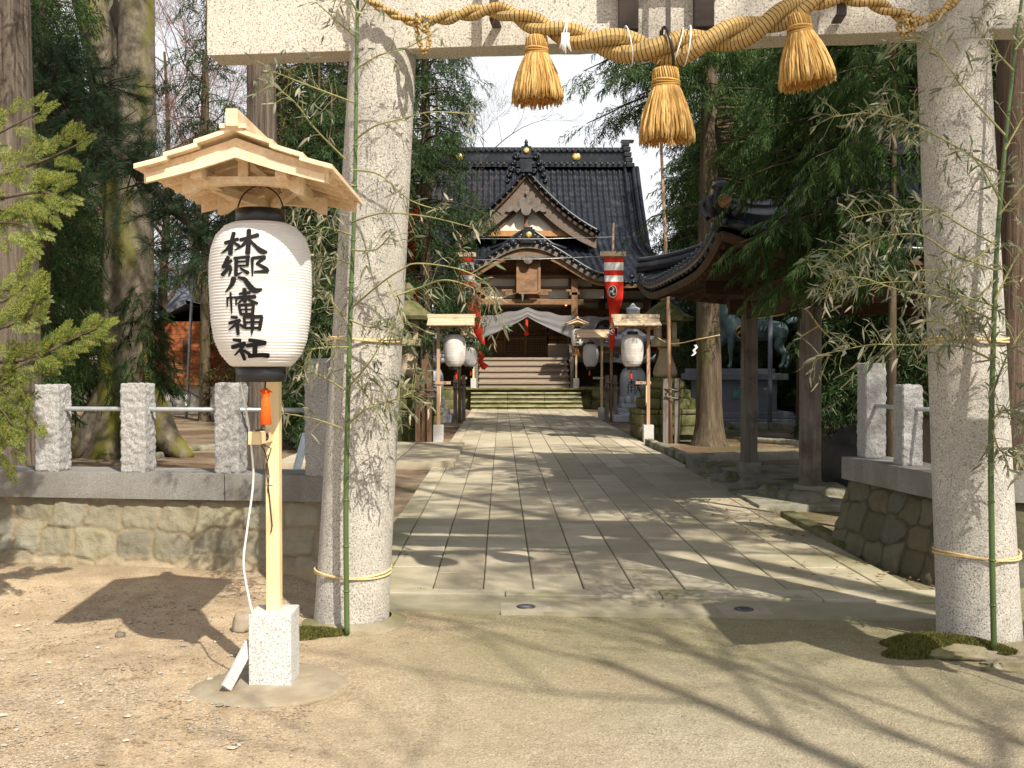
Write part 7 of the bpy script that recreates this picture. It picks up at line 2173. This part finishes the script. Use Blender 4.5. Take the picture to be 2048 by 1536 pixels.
bamboo('green bamboo stem with dry curled leaves tied up the sunlit pillar beside the lantern',
       [(694, 1268, 6.1, .0165), (692, 1000, 6.12, .016), (699, 680, 6.15, .0145), (709, 400, 6.18, .0125), (713, 140, 6.2, .011), (716, -60, 6.22, .009)],
       [(Z((708, 205, 6.15), (620, 172, 6.0), (540, 140, 5.85)), 3, .15), (Z((690, 318, 6.15), (628, 255, 6.0), (590, 205, 5.9), (540, 165, 5.8)), 3, .15),
        (Z((712, 138, 6.15), (760, 110, 6.0), (811, 97, 5.95), (862, 69, 5.9)), 1, .2), (Z((710, 280, 6.15), (750, 252, 6.0), (798, 239, 5.9), (862, 224, 5.85), (940, 228, 5.8)), 2, .3),
        (Z((712, 75, 6.15), (672, 40, 6.0), (632, 4, 5.9)), 3, .2), (Z((713, 40, 6.15), (740, -10, 6.0)), 3, .1), (Z((712, 20, 6.15), (690, -20, 6.0)), 4, .1),
        (Z((703, 445, 6.1), (740, 432, 5.95), (777, 426, 5.85), (859, 434, 5.8), (948, 456, 5.75)), 2, .4),
        (Z((703, 616, 6.1), (760, 568, 5.9), (800, 541, 5.8), (837, 527, 5.75), (926, 541, 5.7), (985, 580, 5.7), (1008, 650, 5.7)), 1, .5),
        (Z((790, 592, 5.8), (840, 575, 5.8), (892, 560, 5.7), (950, 578, 5.7), (990, 606, 5.7)), 1, .1),
        (Z((700, 771, 6.1), (735, 730, 5.9), (763, 686, 5.85)), 1, .2), (Z((694, 849, 6.1), (730, 820, 5.9), (763, 808, 5.85), (800, 795, 5.8), (837, 779, 5.8)), 4, .3),
        (Z((700, 527, 6.1), (665, 516, 6.0), (629, 512, 5.9)), 4, .1), (Z((696, 694, 6.1), (650, 695, 6.0), (607, 701, 5.9)), 4, .2), (Z((690, 640, 6.1), (655, 590, 6.0), (628, 555, 5.9)), 4, .1),
        (Z((688, 779, 6.1), (640, 750, 6.0), (588, 727, 5.9)), 3, .3), (Z((685, 857, 6.1), (630, 838, 6.0), (570, 827, 5.9)), 3, .3), (Z((706, 420, 6.1), (660, 405, 6.0), (590, 418, 5.9)), 4, .1),
        (Z((704, 470, 6.1), (650, 455, 6.0), (640, 470, 5.9)), 3, .1), (Z((700, 640, 6.1), (745, 655, 6.0), (775, 640, 5.9)), 1, .2), (Z((704, 500, 6.1), (750, 500, 6.0), (780, 470, 5.9)), 1, .2), (Z((698, 740, 6.1), (740, 800, 6.0), (770, 850, 5.9)), 1, .3),
        (Z((708, 340, 6.1), (760, 350, 6.0), (820, 400, 5.85), (880, 420, 5.8)), 1, .5), (Z((775, 560, 5.9), (800, 620, 5.8), (808, 660, 5.8)), 4, .2)], 3, 0)
YR_ = 5.6
bamboo('green bamboo stem with pale dry leaves tied to the grey shaded pillar',
       [(1988, 1296, 5.62, .016), (1984, 1100, 5.64, .016), (1982, 900, 5.66, .0155), (1988, 640, 5.68, .014), (1996, 460, 5.7, .0125), (2016, 230, 5.7, .011), (2034, 70, 5.7, .009), (2052, -60, 5.7, .008)],
       [(Z((1996, 343), (1940, 310), (1884, 277), (1830, 250), (1786, 234), (1730, 226), (1665, 234), Y=5.6), 3, .35), (Z((1992, 489), (1930, 455), (1870, 423), (1790, 420), (1705, 436), Y=5.55) , 3, .3),
        (Z((1990, 540), (1900, 505), (1840, 470), (1756, 475), (1700, 505), (1660, 535), Y=5.5) , 3, .35), (Z((1985, 610), (1920, 590), (1858, 566), (1760, 566), (1640, 588), Y=5.5) , 3, .25),
        (Z((1985, 640), (1900, 600), (1800, 580), (1720, 555), (1660, 560), Y=5.45) , 3, .3), (Z((1984, 720), (1930, 695), (1874, 690), (1800, 690), (1737, 690), (1632, 712), Y=5.55) , 3, .3),
        (Z((2010, 270), (1930, 180), (1870, 100), (1811, 77), Y=5.6), 3, .3), (Z((2000, 400), (1960, 330), (1920, 300), Y=5.55) , 3, .1), (Z((1990, 560), (1950, 600), (1900, 640), (1850, 640), Y=5.5) , 3, .2),
        (Z((1986, 780), (2020, 700), (2060, 640), Y=5.5) , 3, .1), (Z((1990, 600), (2030, 520), (2070, 470), Y=5.5) , 3, .1), (Z((2010, 300), (2050, 230), (2080, 200), Y=5.6) , 3, .1), (Z((1998, 430), (2040, 380), (2080, 340), Y=5.5) , 3, .1),
        (Z((1984, 840), (2010, 820), (2055, 830), Y=5.5) , 3, .1), (Z((1986, 700), (1960, 650), (1930, 640), Y=5.5) , 3, .1), (Z((2026, 140), (1980, 90), (1950, 50), Y=5.6), 3, .2), (Z((2030, 100), (2060, 60), Y=5.6) , 3, .1), (Z((1985, 860), (2000, 900), (2040, 920), Y=5.5), 3, .2),
        (Z((1992, 480), (1950, 520), (1900, 540), (1840, 540), Y=5.5) , 3, .2)], 7, 1)
# straw ties round pillars
def tie(label, base, top, z, rr, bx):
    b, t_ = Vector(base), Vector(top); c = b + (t_ - b) * (z / t_.z)
    mb = MB()
    for k in range(2):
        pts = []
        for i in range(41):
            a = 2 * PI * i / 40
            bulge = .022 * math.exp(-((a - bx) / .16) ** 2)
            pts.append((c.x + (rr + .008 + bulge) * math.cos(a), c.y + (rr + .008 + bulge) * math.sin(a), z + .013 * k + .01 * math.sin(a * 2 + k)))
        mb.tube(pts, .0068, 6)
    tag(mb.build('rope_tie', m_ropethin), label, 'rope tie', 'straw ties round the pillars')
tie('lower straw rope tied round the sunlit pillar and its bamboo', TL, PLT, .31, .232, 4.62)
tie('upper straw rope tied round the sunlit pillar and its bamboo', TL, PLT, 1.76, .223, 4.60)
tie('lower straw rope tied round the grey shaded pillar and its bamboo', TR, PRT, .50, .229, 4.72)
tie('upper straw rope tied round the grey shaded pillar and its bamboo', TR, PRT, 1.75, .216, 4.80)
